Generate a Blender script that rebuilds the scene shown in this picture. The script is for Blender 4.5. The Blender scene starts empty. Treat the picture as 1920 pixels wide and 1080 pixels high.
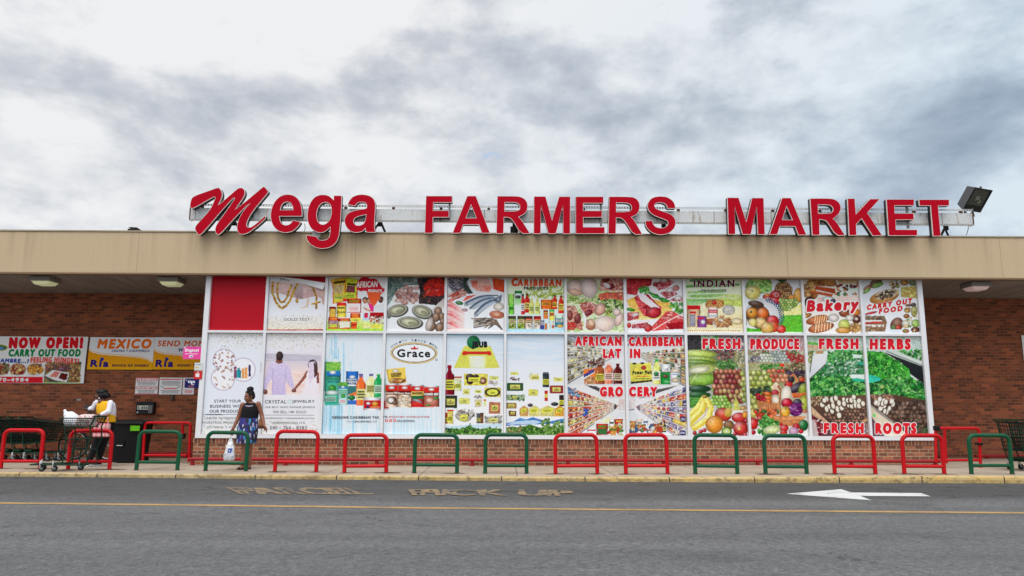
import bpy, bmesh, math, random
import numpy as np
from mathutils import Vector, Matrix
from mathutils.geometry import tessellate_polygon

C = bpy.context.scene
LINK = C.collection.objects.link
R = math.radians

# ------------------------------------------------------------------ camera
F_PX, PITCH, YAW, ROLL, CAM_Z = 1400.0, 0.1620, 0.0113, 0.0039, 1.207
_cp, _sp, _cy, _sy = math.cos(PITCH), math.sin(PITCH), math.cos(YAW), math.sin(YAW)
FWD = np.array([_sy*_cp, _cy*_cp, _sp])
_r = np.array([_cy, -_sy, 0.0]); _u = np.cross(_r, FWD)
RT = _r*math.cos(ROLL) + _u*math.sin(ROLL)
UP = -_r*math.sin(ROLL) + _u*math.cos(ROLL)
CAM = np.array([0.0, 0.0, CAM_Z])
cam_d = bpy.data.cameras.new('camera')
cam_d.sensor_width = 36.0
cam_d.lens = 36.0*F_PX/1920.0
cam_d.clip_start, cam_d.clip_end = 0.1, 3000
cam = bpy.data.objects.new('camera', cam_d); LINK(cam)
cam.matrix_world = Matrix(((RT[0], UP[0], -FWD[0], CAM[0]), (RT[1], UP[1], -FWD[1], CAM[1]),
                           (RT[2], UP[2], -FWD[2], CAM[2]), (0, 0, 0, 1)))
C.camera = cam

def at(px, py, Y):
    """photo pixel -> the point of the vertical plane at distance Y"""
    d = FWD + RT*((px-960)/F_PX) - UP*((py-540)/F_PX)
    return CAM + d*(Y/d[1])
def to_px(X, Y, Z):
    P = np.stack([X, Y, Z-CAM_Z], -1)
    d = P @ FWD
    return 960+F_PX*(P@RT)/d, 540-F_PX*(P@UP)/d
def on_z(px, py, z):
    d = FWD + RT*((px-960)/F_PX) - UP*((py-540)/F_PX)
    return CAM + d*((z-CAM_Z)/d[2])

# ------------------------------------------------------------------ render / light
C.render.engine = 'CYCLES'
C.view_settings.view_transform = 'Standard'
C.view_settings.look = 'None'
C.view_settings.exposure = 0.20
C.view_settings.gamma = 1.0
C.cycles.use_denoising = True
C.cycles.max_bounces = 6

SUN_EL, SUN_AZ = 66.0, 188.0      # azimuth clockwise from +Y: behind the camera
world = bpy.data.worlds.new('World'); C.world = world
world.use_nodes = True
WN, WL = world.node_tree.nodes, world.node_tree.links
WN.clear()
def wn(t, **k):
    n = WN.new(t)
    for a, b in k.items(): setattr(n, a, b)
    return n
def wm(op, a, b=None, c=None):
    n = wn('ShaderNodeMath', operation=op)
    for i, v in enumerate((a, b, c)):
        if v is None: continue
        if isinstance(v, (int, float)): n.inputs[i].default_value = v
        else: WL.new(v, n.inputs[i])
    return n.outputs[0]
sky = wn('ShaderNodeTexSky', sky_type='NISHITA', sun_disc=False)
sky.sun_elevation = R(SUN_EL); sky.sun_rotation = R(SUN_AZ)
tc = wn('ShaderNodeTexCoord')
sep = wn('ShaderNodeSeparateXYZ'); WL.new(tc.outputs['Generated'], sep.inputs[0])
dx, dy, dz = sep.outputs
# clouds lie on a high flat layer: direction / elevation gives the foreshortened layer coordinates
den = wm('ADD', wm('MAXIMUM', dz, 0.0), 0.20)
cx_ = wm('DIVIDE', dx, den); cy_ = wm('DIVIDE', dy, den)
cv = wn('ShaderNodeCombineXYZ'); WL.new(cx_, cv.inputs[0]); WL.new(cy_, cv.inputs[1])
def noise(vec, scale, detail, rough, dist=0.0, off=(0, 0, 0), sc=(1, 1, 1)):
    mp = wn('ShaderNodeMapping'); mp.inputs['Location'].default_value = off; mp.inputs['Scale'].default_value = sc
    WL.new(vec, mp.inputs[0])
    n = wn('ShaderNodeTexNoise'); n.inputs['Scale'].default_value = scale
    n.inputs['Detail'].default_value = detail; n.inputs['Roughness'].default_value = rough
    n.inputs['Distortion'].default_value = dist
    WL.new(mp.outputs[0], n.inputs['Vector'])
    return n.outputs['Fac']
lump = wn('ShaderNodeMapping'); lump.inputs['Scale'].default_value = (1.0, 0.6, 1.75); WL.new(tc.outputs['Generated'], lump.inputs[0])
n1 = noise(lump.outputs[0], 3.6, 10, 0.56, 0.25, (8.2, 5.7, 1.4))
n2 = noise(lump.outputs[0], 8.0, 9, 0.58, 0.15, (7.3, 4.2, 2))
n5 = noise(lump.outputs[0], 19, 8, 0.62, 0.1, (4.4, 8.2, 3))
n4 = noise(lump.outputs[0], 34, 6, 0.65, 0.4, (1.3, 2.2, 6))
n3 = noise(cv.outputs[0], 0.8, 5, 0.5, 0.2, (12.4, 9.6, 5))
# broad darker and brighter banks, as directions on the sky
def bank(px, py, rx, ry, amp):
    d = FWD + RT*((px-960)/F_PX) - UP*((py-540)/F_PX); d = d/np.linalg.norm(d)
    s = F_PX
    ux = wm('MULTIPLY', wm('SUBTRACT', dx, float(d[0])), s/rx)
    uz = wm('MULTIPLY', wm('SUBTRACT', dz, float(d[2])), s/ry)
    rr = wm('ADD', wm('MULTIPLY', ux, ux), wm('MULTIPLY', uz, uz))
    g = wm('MULTIPLY', wm('POWER', 2.718, wm('MULTIPLY', rr, -1.0)), amp)
    front = wm('GREATER_THAN', dy, 0.0)
    return wm('MULTIPLY', g, front)
dens = wm('MULTIPLY_ADD', n1, 1.5, wm('MULTIPLY_ADD', n2, 1.7, wm('MULTIPLY_ADD', n5, 0.75, -1.72)))
for b in ((75, 150, 120, 42, .34), (545, 192, 180, 34, .36), (330, 225, 62, 44, .24), (295, 300, 55, 28, .18), (640, 140, 170, 46, .20), (950, 120, 130, 70, .15),
          (1405, 18, 95, 42, .36), (1000, 182, 160, 36, .16), (1470, 205, 190, 60, .36), (1810, 225, 170, 75, .36), (1250, 256, 95, 22, .24), (1240, 110, 60, 40, .12), (1480, 330, 70, 30, .10), (20, 300, 40, 30, .15), (200, 375, 160, 14, .12),
          (1730, 135, 85, 42, -.26), (1350, 82, 160, 40, -.16), (605, 222, 95, 18, -.40), (790, 185, 70, 24, -.28), (180, 260, 200, 55, -.18), (290, 55, 200, 50, -.22), (520, 30, 170, 30, -.30), (660, 275, 95, 30, -.24),
          (1035, 348, 130, 24, -.34), (1300, 372, 220, 18, -.26), (1060, 262, 110, 40, -.22), (1900, 350, 90, 40, -.25), (820, 360, 120, 30, -.25), (1130, 20, 120, 30, -.2), (880, 25, 200, 45, -.25), (250, 20, 200, 40, -.12), (400, 385, 300, 30, -.2)):
    dens = wm('ADD', dens, bank(*b))
ramp = wn('ShaderNodeValToRGB')
WL.new(dens, ramp.inputs[0])
cr = ramp.color_ramp
cr.elements[0].position = 0.0; cr.elements[0].color = (.90, .905, .915, 1)
cr.elements[1].position = 1.0; cr.elements[1].color = (.385, .425, .50, 1)
for p, c in ((.20, (.79, .805, .83, 1)), (.42, (.635, .665, .715, 1)), (.68, (.50, .54, .605, 1))):
    e = cr.elements.new(p); e.color = c
# right-hand part of the sky is thinner and bluer
blue = wn('ShaderNodeMix', data_type='RGBA', blend_type='MULTIPLY')
bf = wm('MULTIPLY', wm('MINIMUM', wm('MAXIMUM', wm('MULTIPLY_ADD', dx, 1.5, wm('MULTIPLY_ADD', n3, 1.0, -0.35)), 0.0), 1.0), 0.8)
WL.new(bf, blue.inputs['Factor']); WL.new(ramp.outputs[0], blue.inputs['A'])
blue.inputs['B'].default_value = (.76, .90, 1.0, 1)
# a small rift of blue sky above the middle of the sign
rift = wm('MINIMUM', wm('MAXIMUM', wm('MULTIPLY', wm('SUBTRACT', wm('ADD', bank(930, 292, 42, 14, 1.0), wm('MULTIPLY', n4, 3.2)), 2.42), 1.4), 0.0), 0.5)
rb_ = wn('ShaderNodeMix', data_type='RGBA'); WL.new(rift, rb_.inputs['Factor']); WL.new(blue.outputs['Result'], rb_.inputs['A']); rb_.inputs['B'].default_value = (.40, .60, .88, 1)
# brighter cloud round the hidden sun, behind the photographer
sd = Vector((math.sin(R(SUN_AZ))*math.cos(R(SUN_EL)), math.cos(R(SUN_AZ))*math.cos(R(SUN_EL)), math.sin(R(SUN_EL))))
dot = wn('ShaderNodeVectorMath', operation='DOT_PRODUCT'); WL.new(tc.outputs['Generated'], dot.inputs[0]); dot.inputs[1].default_value = sd
glow = wm('MULTIPLY', wm('POWER', wm('MAXIMUM', dot.outputs['Value'], 0.0), 2.6), 2.1)
mul = wm('MULTIPLY', wm('ADD', 1.0, glow), 8.6)
cl = wn('ShaderNodeVectorMath', operation='SCALE'); WL.new(rb_.outputs['Result'], cl.inputs[0]); WL.new(mul, cl.inputs['Scale'])
addn = wn('ShaderNodeMix', data_type='RGBA', blend_type='MIX')
addn.inputs['Factor'].default_value = 0.965      # cloud cover
WL.new(sky.outputs[0], addn.inputs['A']); WL.new(cl.outputs[0], addn.inputs['B'])
bg = wn('ShaderNodeBackground'); bg.inputs['Strength'].default_value = 0.10
WL.new(addn.outputs['Result'], bg.inputs['Color'])
wo = wn('ShaderNodeOutputWorld'); WL.new(bg.outputs[0], wo.inputs[0])

sun_d = bpy.data.lights.new('sun', 'SUN'); sun_d.energy = 1.4; sun_d.angle = R(30); sun_d.color = (1.0, .95, .87)
sun = bpy.data.objects.new('sun', sun_d); LINK(sun)
sun.rotation_euler = (-sd).to_track_quat('-Z', 'Y').to_euler()
sun.location = (0, 0, 30)

# ------------------------------------------------------------------ helpers
def lin(c):
    o = []
    for v in c[:3]:
        v = v/255.0
        o.append(v/12.92 if v <= .04045 else ((v+.055)/1.055)**2.4)
    return tuple(o)
def srgb_lin(a):
    a = np.asarray(a, float)/255.0
    return np.where(a <= .04045, a/12.92, ((a+.055)/1.055)**2.4)

def node_mat(name):
    m = bpy.data.materials.new(name); m.use_nodes = True
    nt = m.node_tree; b = nt.nodes['Principled BSDF']
    return m, nt, b
class NT:
    def __init__(s, nt): s.nt = nt; s.N = nt.nodes; s.L = nt.links
    def n(s, t, **k):
        x = s.N.new(t)
        for a, b in k.items(): setattr(x, a, b)
        return x
    def pos(s): return s.n('ShaderNodeNewGeometry').outputs['Position']
    def obj(s): return s.n('ShaderNodeTexCoord').outputs['Object']
    def mapping(s, v, scale=(1, 1, 1), loc=(0, 0, 0), rot=(0, 0, 0)):
        m = s.n('ShaderNodeMapping'); s.L.new(v, m.inputs[0])
        m.inputs['Scale'].default_value = scale; m.inputs['Location'].default_value = loc; m.inputs['Rotation'].default_value = rot
        return m.outputs[0]
    def noise(s, v, scale, detail=4, rough=.55, dist=0):
        x = s.n('ShaderNodeTexNoise'); s.L.new(v, x.inputs['Vector'])
        x.inputs['Scale'].default_value = scale; x.inputs['Detail'].default_value = detail
        x.inputs['Roughness'].default_value = rough; x.inputs['Distortion'].default_value = dist
        return x.outputs['Fac']
    def ramp(s, f, stops):
        x = s.n('ShaderNodeValToRGB'); s.L.new(f, x.inputs[0]); e = x.color_ramp.elements
        e[0].position, e[0].color = stops[0][0], (*stops[0][1], 1)
        e[1].position, e[1].color = stops[-1][0], (*stops[-1][1], 1)
        for p, c in stops[1:-1]:
            q = e.new(p); q.color = (*c, 1)
        return x.outputs[0]
    def mix(s, f, a, b, mode='MIX'):
        x = s.n('ShaderNodeMix', data_type='RGBA', blend_type=mode)
        for sock, v in (('Factor', f), ('A', a), ('B', b)):
            if isinstance(v, (int, float)): x.inputs[sock].default_value = v
            elif isinstance(v, tuple): x.inputs[sock].default_value = (*v[:3], 1)
            else: s.L.new(v, x.inputs[sock])
        return x.outputs['Result']
    def math(s, op, a, b=0.0, c=0.0):
        x = s.n('ShaderNodeMath', operation=op)
        for i, v in enumerate((a, b, c)):
            if isinstance(v, (int, float)): x.inputs[i].default_value = v
            else: s.L.new(v, x.inputs[i])
        return x.outputs[0]
    def xyz(s, v):
        x = s.n('ShaderNodeSeparateXYZ'); s.L.new(v, x.inputs[0]); return x.outputs
    def comb(s, x, y, z=0.0):
        n = s.n('ShaderNodeCombineXYZ')
        for i, v in enumerate((x, y, z)):
            if isinstance(v, (int, float)): n.inputs[i].default_value = v
            else: s.L.new(v, n.inputs[i])
        return n.outputs[0]
    def bump(s, h, strength, dist, bsdf):
        x = s.n('ShaderNodeBump'); x.inputs['Strength'].default_value = strength; x.inputs['Distance'].default_value = dist
        s.L.new(h, x.inputs['Height']); s.L.new(x.outputs[0], bsdf.inputs['Normal'])
G3 = lambda v: (v, v, v)

_mc = {}
def paint(name, col, rough=.5, metal=0.0, var=.14, scale=6.0, bump=0.0, spec=.25, raw=False):
    """plain painted / plastic / cloth surface with procedural wear"""
    if name in _mc: return _mc[name]
    m, nt, b = node_mat(name); t = NT(nt)
    c = col if raw else lin(col)
    v = t.obj()
    f = t.noise(v, scale, 6, .6)
    f2 = t.noise(v, scale*7, 3, .6)
    k = t.math('MULTIPLY_ADD', t.math('ADD', f, t.math('MULTIPLY', f2, .5)), var*2, 1-var*1.5)
    vm = t.n('ShaderNodeVectorMath', operation='SCALE'); vm.inputs[0].default_value = c; t.L.new(k, vm.inputs['Scale'])
    t.L.new(vm.outputs[0], b.inputs['Base Color'])
    b.inputs['Roughness'].default_value = rough; b.inputs['Metallic'].default_value = metal
    if spec is not None: b.inputs['Specular IOR Level'].default_value = spec
    if bump: t.bump(f2, .5, bump, b)
    _mc[name] = m
    return m

class MB:
    def __init__(s): s.v = []; s.f = []
    def add(s, vs, fs):
        o = len(s.v); s.v += [tuple(map(float, p)) for p in vs]; s.f += [tuple(i+o for i in f) for f in fs]; return s
    def box(s, x0, x1, y0, y1, z0, z1):
        return s.add([(x, y, z) for x in (x0, x1) for y in (y0, y1) for z in (z0, z1)],
                     [(0, 1, 3, 2), (4, 6, 7, 5), (0, 4, 5, 1), (2, 3, 7, 6), (0, 2, 6, 4), (1, 5, 7, 3)])
    def tube(s, pts, r, n=8, cap=True, closed=False):
        P = [Vector(p) for p in pts]; m = len(P)
        rs = r if isinstance(r, (list, tuple)) else [r]*m
        o = len(s.v); prev = None
        for i, p in enumerate(P):
            if closed: t = P[(i+1) % m]-P[i-1]
            else: t = P[min(i+1, m-1)]-P[max(i-1, 0)]
            t.normalize()
            if prev is None:
                a = Vector((0, 0, 1)) if abs(t.z) < .9 else Vector((1, 0, 0))
                u = t.cross(a).normalized()
            else:
                u = prev-t*prev.dot(t)
                u = u.normalized() if u.length > 1e-6 else t.orthogonal().normalized()
            w = t.cross(u); prev = u
            for k in range(n):
                a = 2*math.pi*k/n
                s.v.append(tuple(p+(u*math.cos(a)+w*math.sin(a))*rs[i]))
        for i in range(m if closed else m-1):
            j = (i+1) % m
            for k in range(n):
                s.f.append((o+i*n+k, o+i*n+(k+1) % n, o+j*n+(k+1) % n, o+j*n+k))
        if cap and not closed:
            s.f.append(tuple(o+k for k in reversed(range(n)))); s.f.append(tuple(o+(m-1)*n+k for k in range(n)))
        return s
    def loft(s, rings, n=20, cap=True):
        """rings: (cx,cy,cz,rx,ry) horizontal ellipses, bottom to top"""
        o = len(s.v)
        for (cx, cy, cz, rx, ry) in rings:
            for k in range(n):
                a = 2*math.pi*k/n
                s.v.append((cx+rx*math.cos(a), cy+ry*math.sin(a), cz))
        for i in range(len(rings)-1):
            for k in range(n):
                s.f.append((o+i*n+k, o+i*n+(k+1) % n, o+(i+1)*n+(k+1) % n, o+(i+1)*n+k))
        if cap:
            s.f.append(tuple(o+k for k in reversed(range(n)))); s.f.append(tuple(o+(len(rings)-1)*n+k for k in range(n)))
        return s
    def ball(s, c, r, nu=14, nv=9, M=None):
        rx, ry, rz = (r, r, r) if isinstance(r, (int, float)) else r
        o = len(s.v); c = Vector(c)
        for i in range(nv+1):
            th = math.pi*i/nv
            for k in range(nu):
                ph = 2*math.pi*k/nu
                p = Vector((rx*math.sin(th)*math.cos(ph), ry*math.sin(th)*math.sin(ph), rz*math.cos(th)))
                if M is not None: p = M @ p
                s.v.append(tuple(c+p))
        for i in range(nv):
            for k in range(nu):
                s.f.append((o+i*nu+k, o+(i+1)*nu+k, o+(i+1)*nu+(k+1) % nu, o+i*nu+(k+1) % nu))
        return s
    def prism(s, polys, y0, y1, front=True, back=True, sides=True):
        """polys: outer + holes as (x,z) lists, extruded from y0 (front) to y1"""
        flat = [p for q in polys for p in q]; n = len(flat); o = len(s.v)
        s.v += [(x, y0, z) for x, z in flat]+[(x, y1, z) for x, z in flat]
        tris = tessellate_polygon([[Vector((x, z, 0)) for x, z in q] for q in polys])
        for t in tris:
            if front: s.f.append(tuple(o+i for i in t))
            if back: s.f.append(tuple(o+n+i for i in reversed(t)))
        if sides:
            b = 0
            for q in polys:
                m = len(q)
                for i in range(m):
                    j = (i+1) % m
                    s.f.append((o+b+i, o+b+j, o+n+b+j, o+n+b+i))
                b += m
        return s
    def xf(s, M):
        s.v = [tuple(M @ Vector(p)) for p in s.v]; return s

def obj(name, mb, mat, parent=None, smooth=False, bevel=0.0, loc=None, recalc=True):
    me = bpy.data.meshes.new(name)
    me.from_pydata(mb.v, [], mb.f)
    if recalc:
        bm = bmesh.new(); bm.from_mesh(me)
        bmesh.ops.recalc_face_normals(bm, faces=bm.faces)
        bm.to_mesh(me); bm.free()
    me.materials.append(mat)
    if smooth:
        me.polygons.foreach_set('use_smooth', [True]*len(me.polygons))
        try: me.set_sharp_from_angle(angle=R(45))
        except Exception: pass
    o = bpy.data.objects.new(name, me); LINK(o)
    if parent is not None: o.parent = parent
    if loc: o.location = loc
    if bevel:
        b = o.modifiers.new('bevel', 'BEVEL'); b.width = bevel; b.segments = 2; b.limit_method = 'ANGLE'; b.angle_limit = R(40)
    return o
def tag(o, label=None, cat=None, group=None, kind=None):
    if label: o['label'] = label
    if cat: o['category'] = cat
    if group: o['group'] = group
    if kind: o['kind'] = kind
    return o
def thing(name, label, cat, loc=(0, 0, 0), rz=0.0, group=None):
    o = bpy.data.objects.new(name, None); LINK(o)
    o.empty_display_size = .2
    o.location = loc; o.rotation_euler = (0, 0, rz)
    return tag(o, label, cat, group)
def copy_tree(o, parent=None):
    c = o.copy(); LINK(c)
    if parent is not None:
        c.parent = parent
    for ch in list(o.children): copy_tree(ch, c)
    return c

# ---- lettering: outlines of the built-in font as flat meshes
_tc = {}
def glyphs(s, bold=0.0, space=1.0):
    k = (s, bold, space)
    if k in _tc: return _tc[k]
    cu = bpy.data.curves.new('lettering', 'FONT'); cu.body = s; cu.offset = bold; cu.resolution_u = 3
    cu.space_character = space
    cu.dimensions = '2D'; cu.fill_mode = 'BOTH'
    ob = bpy.data.objects.new('lettering', cu); LINK(ob)
    dg = bpy.context.evaluated_depsgraph_get(); dg.update()
    me = bpy.data.meshes.new_from_object(ob.evaluated_get(dg))
    v = np.array([p.co[:2] for p in me.vertices], float).reshape(-1, 2)
    f = [tuple(p.vertices) for p in me.polygons]
    bpy.data.objects.remove(ob); bpy.data.curves.remove(cu); bpy.data.meshes.remove(me)
    if len(v) == 0: v = np.zeros((1, 2)); f = []
    _tc[k] = (v, f)
    return v, f
def text_px(s, x0, yt, x1, yb, bold=0.0, dy=0.0, shear=0.0, arc=0.0, space=1.0, ref=None):
    """lettering fitted to the box x0..x1, yt..yb (photo pixels); dy raises/lowers the right end, arc bows it up"""
    v, f = glyphs(s, bold, space)
    rv = glyphs(s, 0.0, space)[0] if ref is None else glyphs(ref, 0.0, space)[0]
    a, b = rv.min(0), rv.max(0)
    u = (v[:, 0]-a[0])/max(b[0]-a[0], 1e-6); w = (v[:, 1]-a[1])/max(b[1]-a[1], 1e-6)
    h = yb-yt
    px = x0+u*(x1-x0)+shear*h*(w-.5)
    py = yb-w*h+dy*u-arc*(1-(2*u-1)**2)
    return px, py, f
# ------------------------------------------------------------------ the setting
WALL, BACK, FASC = 16.8, 19.2, 16.58           # distances of the window front, the recessed wall, the fascia
def smooth01(t): t = min(max(t, 0), 1); return t*t*(3-2*t)
def pav_z(x): return 0.05*smooth01((x-1.0)/7.0)
def ground(px, py):
    z = 0.0
    for _ in range(6):
        p = on_z(px, py, z); z = pav_z(p[0])
    return p
# kerb edge, followed along the photo from left to right
KT = [ground(px, py) for px, py in ((-60, 885.7), (100, 887), (500, 891), (960, 894.6), (1200, 895.6), (1500, 895), (1700, 893.6), (1820, 893.2), (1980, 894.2))]
_kb = {0: 893.0, 1: 894.2, 2: 898.4, 3: 902.2, 4: 903.6, 5: 905.4, 6: 905.9, 7: 906.2, 8: 907}
KX = [float(p[0]) for p in KT]; KY = [float(p[1]) for p in KT]
KZ = []
for i, px in enumerate((-60, 100, 500, 960, 1200, 1500, 1700, 1820, 1980)):
    KZ.append(float(at(px, _kb[i], KY[i])[2]))
def kerb_y(x): return float(np.interp(x, KX, KY))
def road_z(x): return float(np.interp(x, KX, KZ))
XS = sorted(set([-400, -120, -60, -30, -20]+[round(v*.5, 2) for v in range(-30, 31)]+[20, 30, 60, 120, 400]))

# asphalt
m_road, nt, b = node_mat('asphalt'); t = NT(nt)
P = t.pos()
big = t.noise(t.mapping(P, (.35, .8, 1)), 1.0, 5, .6)
mid = t.noise(t.mapping(P, (1, 1.6, 1)), 5.0, 4, .6)
fine = t.noise(P, 80, 3, .75); fine2 = t.noise(P, 20, 5, .82)
vor = t.n('ShaderNodeTexVoronoi'); t.L.new(P, vor.inputs['Vector']); vor.inputs['Scale'].default_value = 36
lum = t.math('MULTIPLY_ADD', big, .030, t.math('MULTIPLY_ADD', mid, .024, t.math('MULTIPLY_ADD', fine, .10, t.math('MULTIPLY_ADD', fine2, .30, -.125))))
stone = t.math('MULTIPLY', t.math('LESS_THAN', vor.outputs['Distance'], .20), t.math('MULTIPLY', t.math('GREATER_THAN', fine2, .53), .11))
lum = t.math('ADD', lum, stone)
# older darker lane by the kerb, oil and tar spots, cracks
y_ = t.xyz(P)[1]
wob = t.noise(t.mapping(P, (.5, .5, 1)), 1.3, 3, .5)
edge = t.n('ShaderNodeMapRange'); t.L.new(t.math('MULTIPLY_ADD', wob, .9, y_), edge.inputs['Value'])
edge.inputs['From Min'].default_value = 11.2; edge.inputs['From Max'].default_value = 12.3
edge.inputs['To Min'].default_value = 1.0; edge.inputs['To Max'].default_value = .58
lum = t.math('MULTIPLY', lum, edge.outputs[0])
spot = t.noise(t.mapping(P, (1.3, 2.6, 1), (4, 9, 0)), 1.6, 3, .5)
lanes = t.n('ShaderNodeMapRange'); t.L.new(y_, lanes.inputs['Value']); lanes.inputs['From Min'].default_value = 10.6; lanes.inputs['From Max'].default_value = 11.6
spot = t.math('MULTIPLY', spot, t.math('MULTIPLY_ADD', lanes.outputs[0], .20, .80))
lum = t.math('MULTIPLY', lum, t.ramp(spot, [(.60, G3(1.0)), (.70, G3(.45))]))
band = t.noise(t.mapping(P, (.06, 1.1, 1), (3, 1, 0)), 1.0, 3, .5)
lum = t.math('MULTIPLY', lum, t.ramp(band, [(.36, G3(.86)), (.62, G3(1.10))]))
oil = t.noise(t.mapping(P, (.8, 1.0, 1), (11, 3, 0)), .75, 4, .55)
lum = t.math('MULTIPLY', lum, t.ramp(oil, [(.60, G3(1.0)), (.70, G3(.76))]))
pit = t.noise(t.mapping(P, (1, 1.3, 1), (2, 5, 0)), 11, 3, .6)
lum = t.math('MULTIPLY', lum, t.ramp(pit, [(.26, G3(.55)), (.36, G3(1.0))]))
cr_ = t.n('ShaderNodeTexVoronoi', feature='DISTANCE_TO_EDGE'); cr_.inputs['Scale'].default_value = 1.0
dist = t.n('ShaderNodeVectorMath', operation='ADD')
t.L.new(t.mapping(P, (.30, .45, 1)), dist.inputs[0])
nc = t.n('ShaderNodeTexNoise'); t.L.new(P, nc.inputs['Vector']); nc.inputs['Scale'].default_value = 2.2; nc.inputs['Detail'].default_value = 5
sc_ = t.n('ShaderNodeVectorMath', operation='SCALE'); t.L.new(nc.outputs['Color'], sc_.inputs[0]); sc_.inputs['Scale'].default_value = .35
t.L.new(sc_.outputs[0], dist.inputs[1]); t.L.new(dist.outputs[0], cr_.inputs['Vector'])
crk = t.math('MULTIPLY', t.math('LESS_THAN', cr_.outputs['Distance'], .0042), t.math('GREATER_THAN', big, .53))
lum = t.math('MULTIPLY', lum, t.math('MULTIPLY_ADD', crk, -.45, 1.0))
rgb = t.n('ShaderNodeVectorMath', operation='SCALE'); rgb.inputs[0].default_value = (.92, .905, .91); t.L.new(lum, rgb.inputs['Scale'])
t.L.new(rgb.outputs[0], b.inputs['Base Color']); b.inputs['Roughness'].default_value = .85
t.bump(fine2, .35, .012, b)

mb = MB()
rows = [(-300, 0), (-60, 0), (-10, 0), (0, 0), (5, 0), (8, 0), (10, 0), (11.5, 0), (12.6, 0), None]
for x in XS:
    for r_ in rows:
        mb.v.append((x, kerb_y(x)+.002 if r_ is None else r_[0], road_z(x)))
nr = len(rows)
for i in range(len(XS)-1):
    for j in range(nr-1):
        mb.f.append((i*nr+j, (i+1)*nr+j, (i+1)*nr+j+1, i*nr+j+1))
tag(obj('road', mb, m_road, recalc=False), kind='structure')
mb = MB()       # the land behind and under everything
mb.add([(-900, -900, -.35), (900, -900, -.35), (900, 900, -.35), (-900, 900, -.35)], [(0, 1, 2, 3)])
tag(obj('ground', mb, paint('dry_earth', (95, 92, 85), .95)), kind='structure')

# pavement slab
m_pav, nt, b = node_mat('concrete'); t = NT(nt); P = t.pos()
a = t.noise(P, 1.1, 6, .6); f = t.noise(P, 60, 3, .7); s2 = t.noise(t.mapping(P, (2, 5, 1)), 2.5, 5, .65)
col = t.ramp(t.math('MULTIPLY_ADD', f, .3, t.math('MULTIPLY', a, .75)), [(.25, (.22, .165, .115)), (.5, (.35, .275, .205)), (.8, (.44, .355, .27))])
col = t.mix(t.ramp(s2, [(.56, G3(0)), (.74, G3(.55))]), col, (.20, .165, .13))
x_ = t.xyz(P)[0]
jt = t.math('ABSOLUTE', t.math('SUBTRACT', t.math('FRACT', t.math('DIVIDE', t.math('ADD', x_, 40.9), 1.83)), .5))
col = t.mix(t.math('LESS_THAN', jt, .0055), col, (.12, .10, .08))
t.L.new(col, b.inputs['Base Color']); b.inputs['Roughness'].default_value = .9; t.bump(f, .3, .006, b)
mb = MB()
for x in XS:
    for y in (kerb_y(x)+.16, 15.3, 17.0, BACK+.3):
        mb.v.append((x, y, pav_z(x)))
for i in range(len(XS)-1):
    for j in range(3): mb.f.append((i*4+j, (i+1)*4+j, (i+1)*4+j+1, i*4+j+1))
tag(obj('pavement', mb, m_pav, recalc=False), kind='structure')

# kerb: worn yellow paint over concrete, rust and dirt stains
m_kerb, nt, b = node_mat('worn_yellow_kerb'); t = NT(nt); P = t.pos()
p3 = t.xyz(P)
e1 = t.noise(t.mapping(P, (1.0, 2, 3)), 2.1, 6, .65); e2 = t.noise(P, 22, 5, .7); e3 = t.noise(t.mapping(P, (.55, 1, .3), (7, 0, 0)), 1.5, 4, .55)
right = t.n('ShaderNodeMapRange'); t.L.new(p3[0], right.inputs['Value']); right.inputs['From Min'].default_value = -5; right.inputs['From Max'].default_value = 8
right.inputs['To Min'].default_value = .0; right.inputs['To Max'].default_value = .08
yel = t.ramp(t.math('ADD', t.math('MULTIPLY_ADD', e1, .6, t.math('MULTIPLY', e2, .42)), right.outputs[0]), [(.36, (.40, .31, .19)), (.52, (.48, .345, .16)), (.74, (.55, .34, .08))])
yel = t.mix(t.ramp(e3, [(.58, G3(0)), (.70, G3(.85))]), yel, (.085, .045, .025))
yel = t.mix(t.ramp(t.noise(t.mapping(P, (1, 1, 1.4)), 9, 6, .75), [(.52, G3(0)), (.62, G3(.85))]), yel, (.11, .088, .05))
face = t.n('ShaderNodeMapRange'); t.L.new(p3[2], face.inputs['Value']); face.inputs['From Min'].default_value = -.02; face.inputs['From Max'].default_value = -.005; face.inputs['To Min'].default_value = .6; face.inputs['To Max'].default_value = 0
yel = t.mix(t.math('MULTIPLY', face.outputs[0], t.ramp(t.noise(t.mapping(P, (1, 1, .5), (3, 1, 2)), 5, 5, .7), [(.40, G3(.2)), (.58, G3(1))])), yel, (.17, .125, .05))
jt = t.math('ABSOLUTE', t.math('SUBTRACT', t.math('FRACT', t.math('DIVIDE', t.math('ADD', p3[0], 40.3), 1.52)), .5))
yel = t.mix(t.math('LESS_THAN', jt, .007), yel, (.04, .035, .03))
t.L.new(yel, b.inputs['Base Color']); b.inputs['Roughness'].default_value = .9; t.bump(e2, .5, .01, b)
mb = MB()
xs = [x for x in XS if -60 <= x <= 60]
fx = []
for a_, b_ in zip(xs[:-1], xs[1:]):
    fx += [a_+(b_-a_)*k/4 for k in range(4)]
fx.append(xs[-1])
rng = random.Random(4)
for x in fx:
    y, z, zr = kerb_y(x), pav_z(x), road_z(x)
    j = rng.uniform(-.004, .004)
    for (dy_, zz) in ((0+j, zr-.05), (.004+j, z-.028), (.012+j, z-.010), (.032+j, z+.001), (.16, z+.0015), (.161, z-.03)):
        mb.v.append((x, y+dy_, zz))
for i in range(len(fx)-1):
    for j in range(5): mb.f.append((i*6+j, (i+1)*6+j, (i+1)*6+j+1, i*6+j+1))
tag(obj('kerb', mb, m_kerb, smooth=True), kind='structure')

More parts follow.
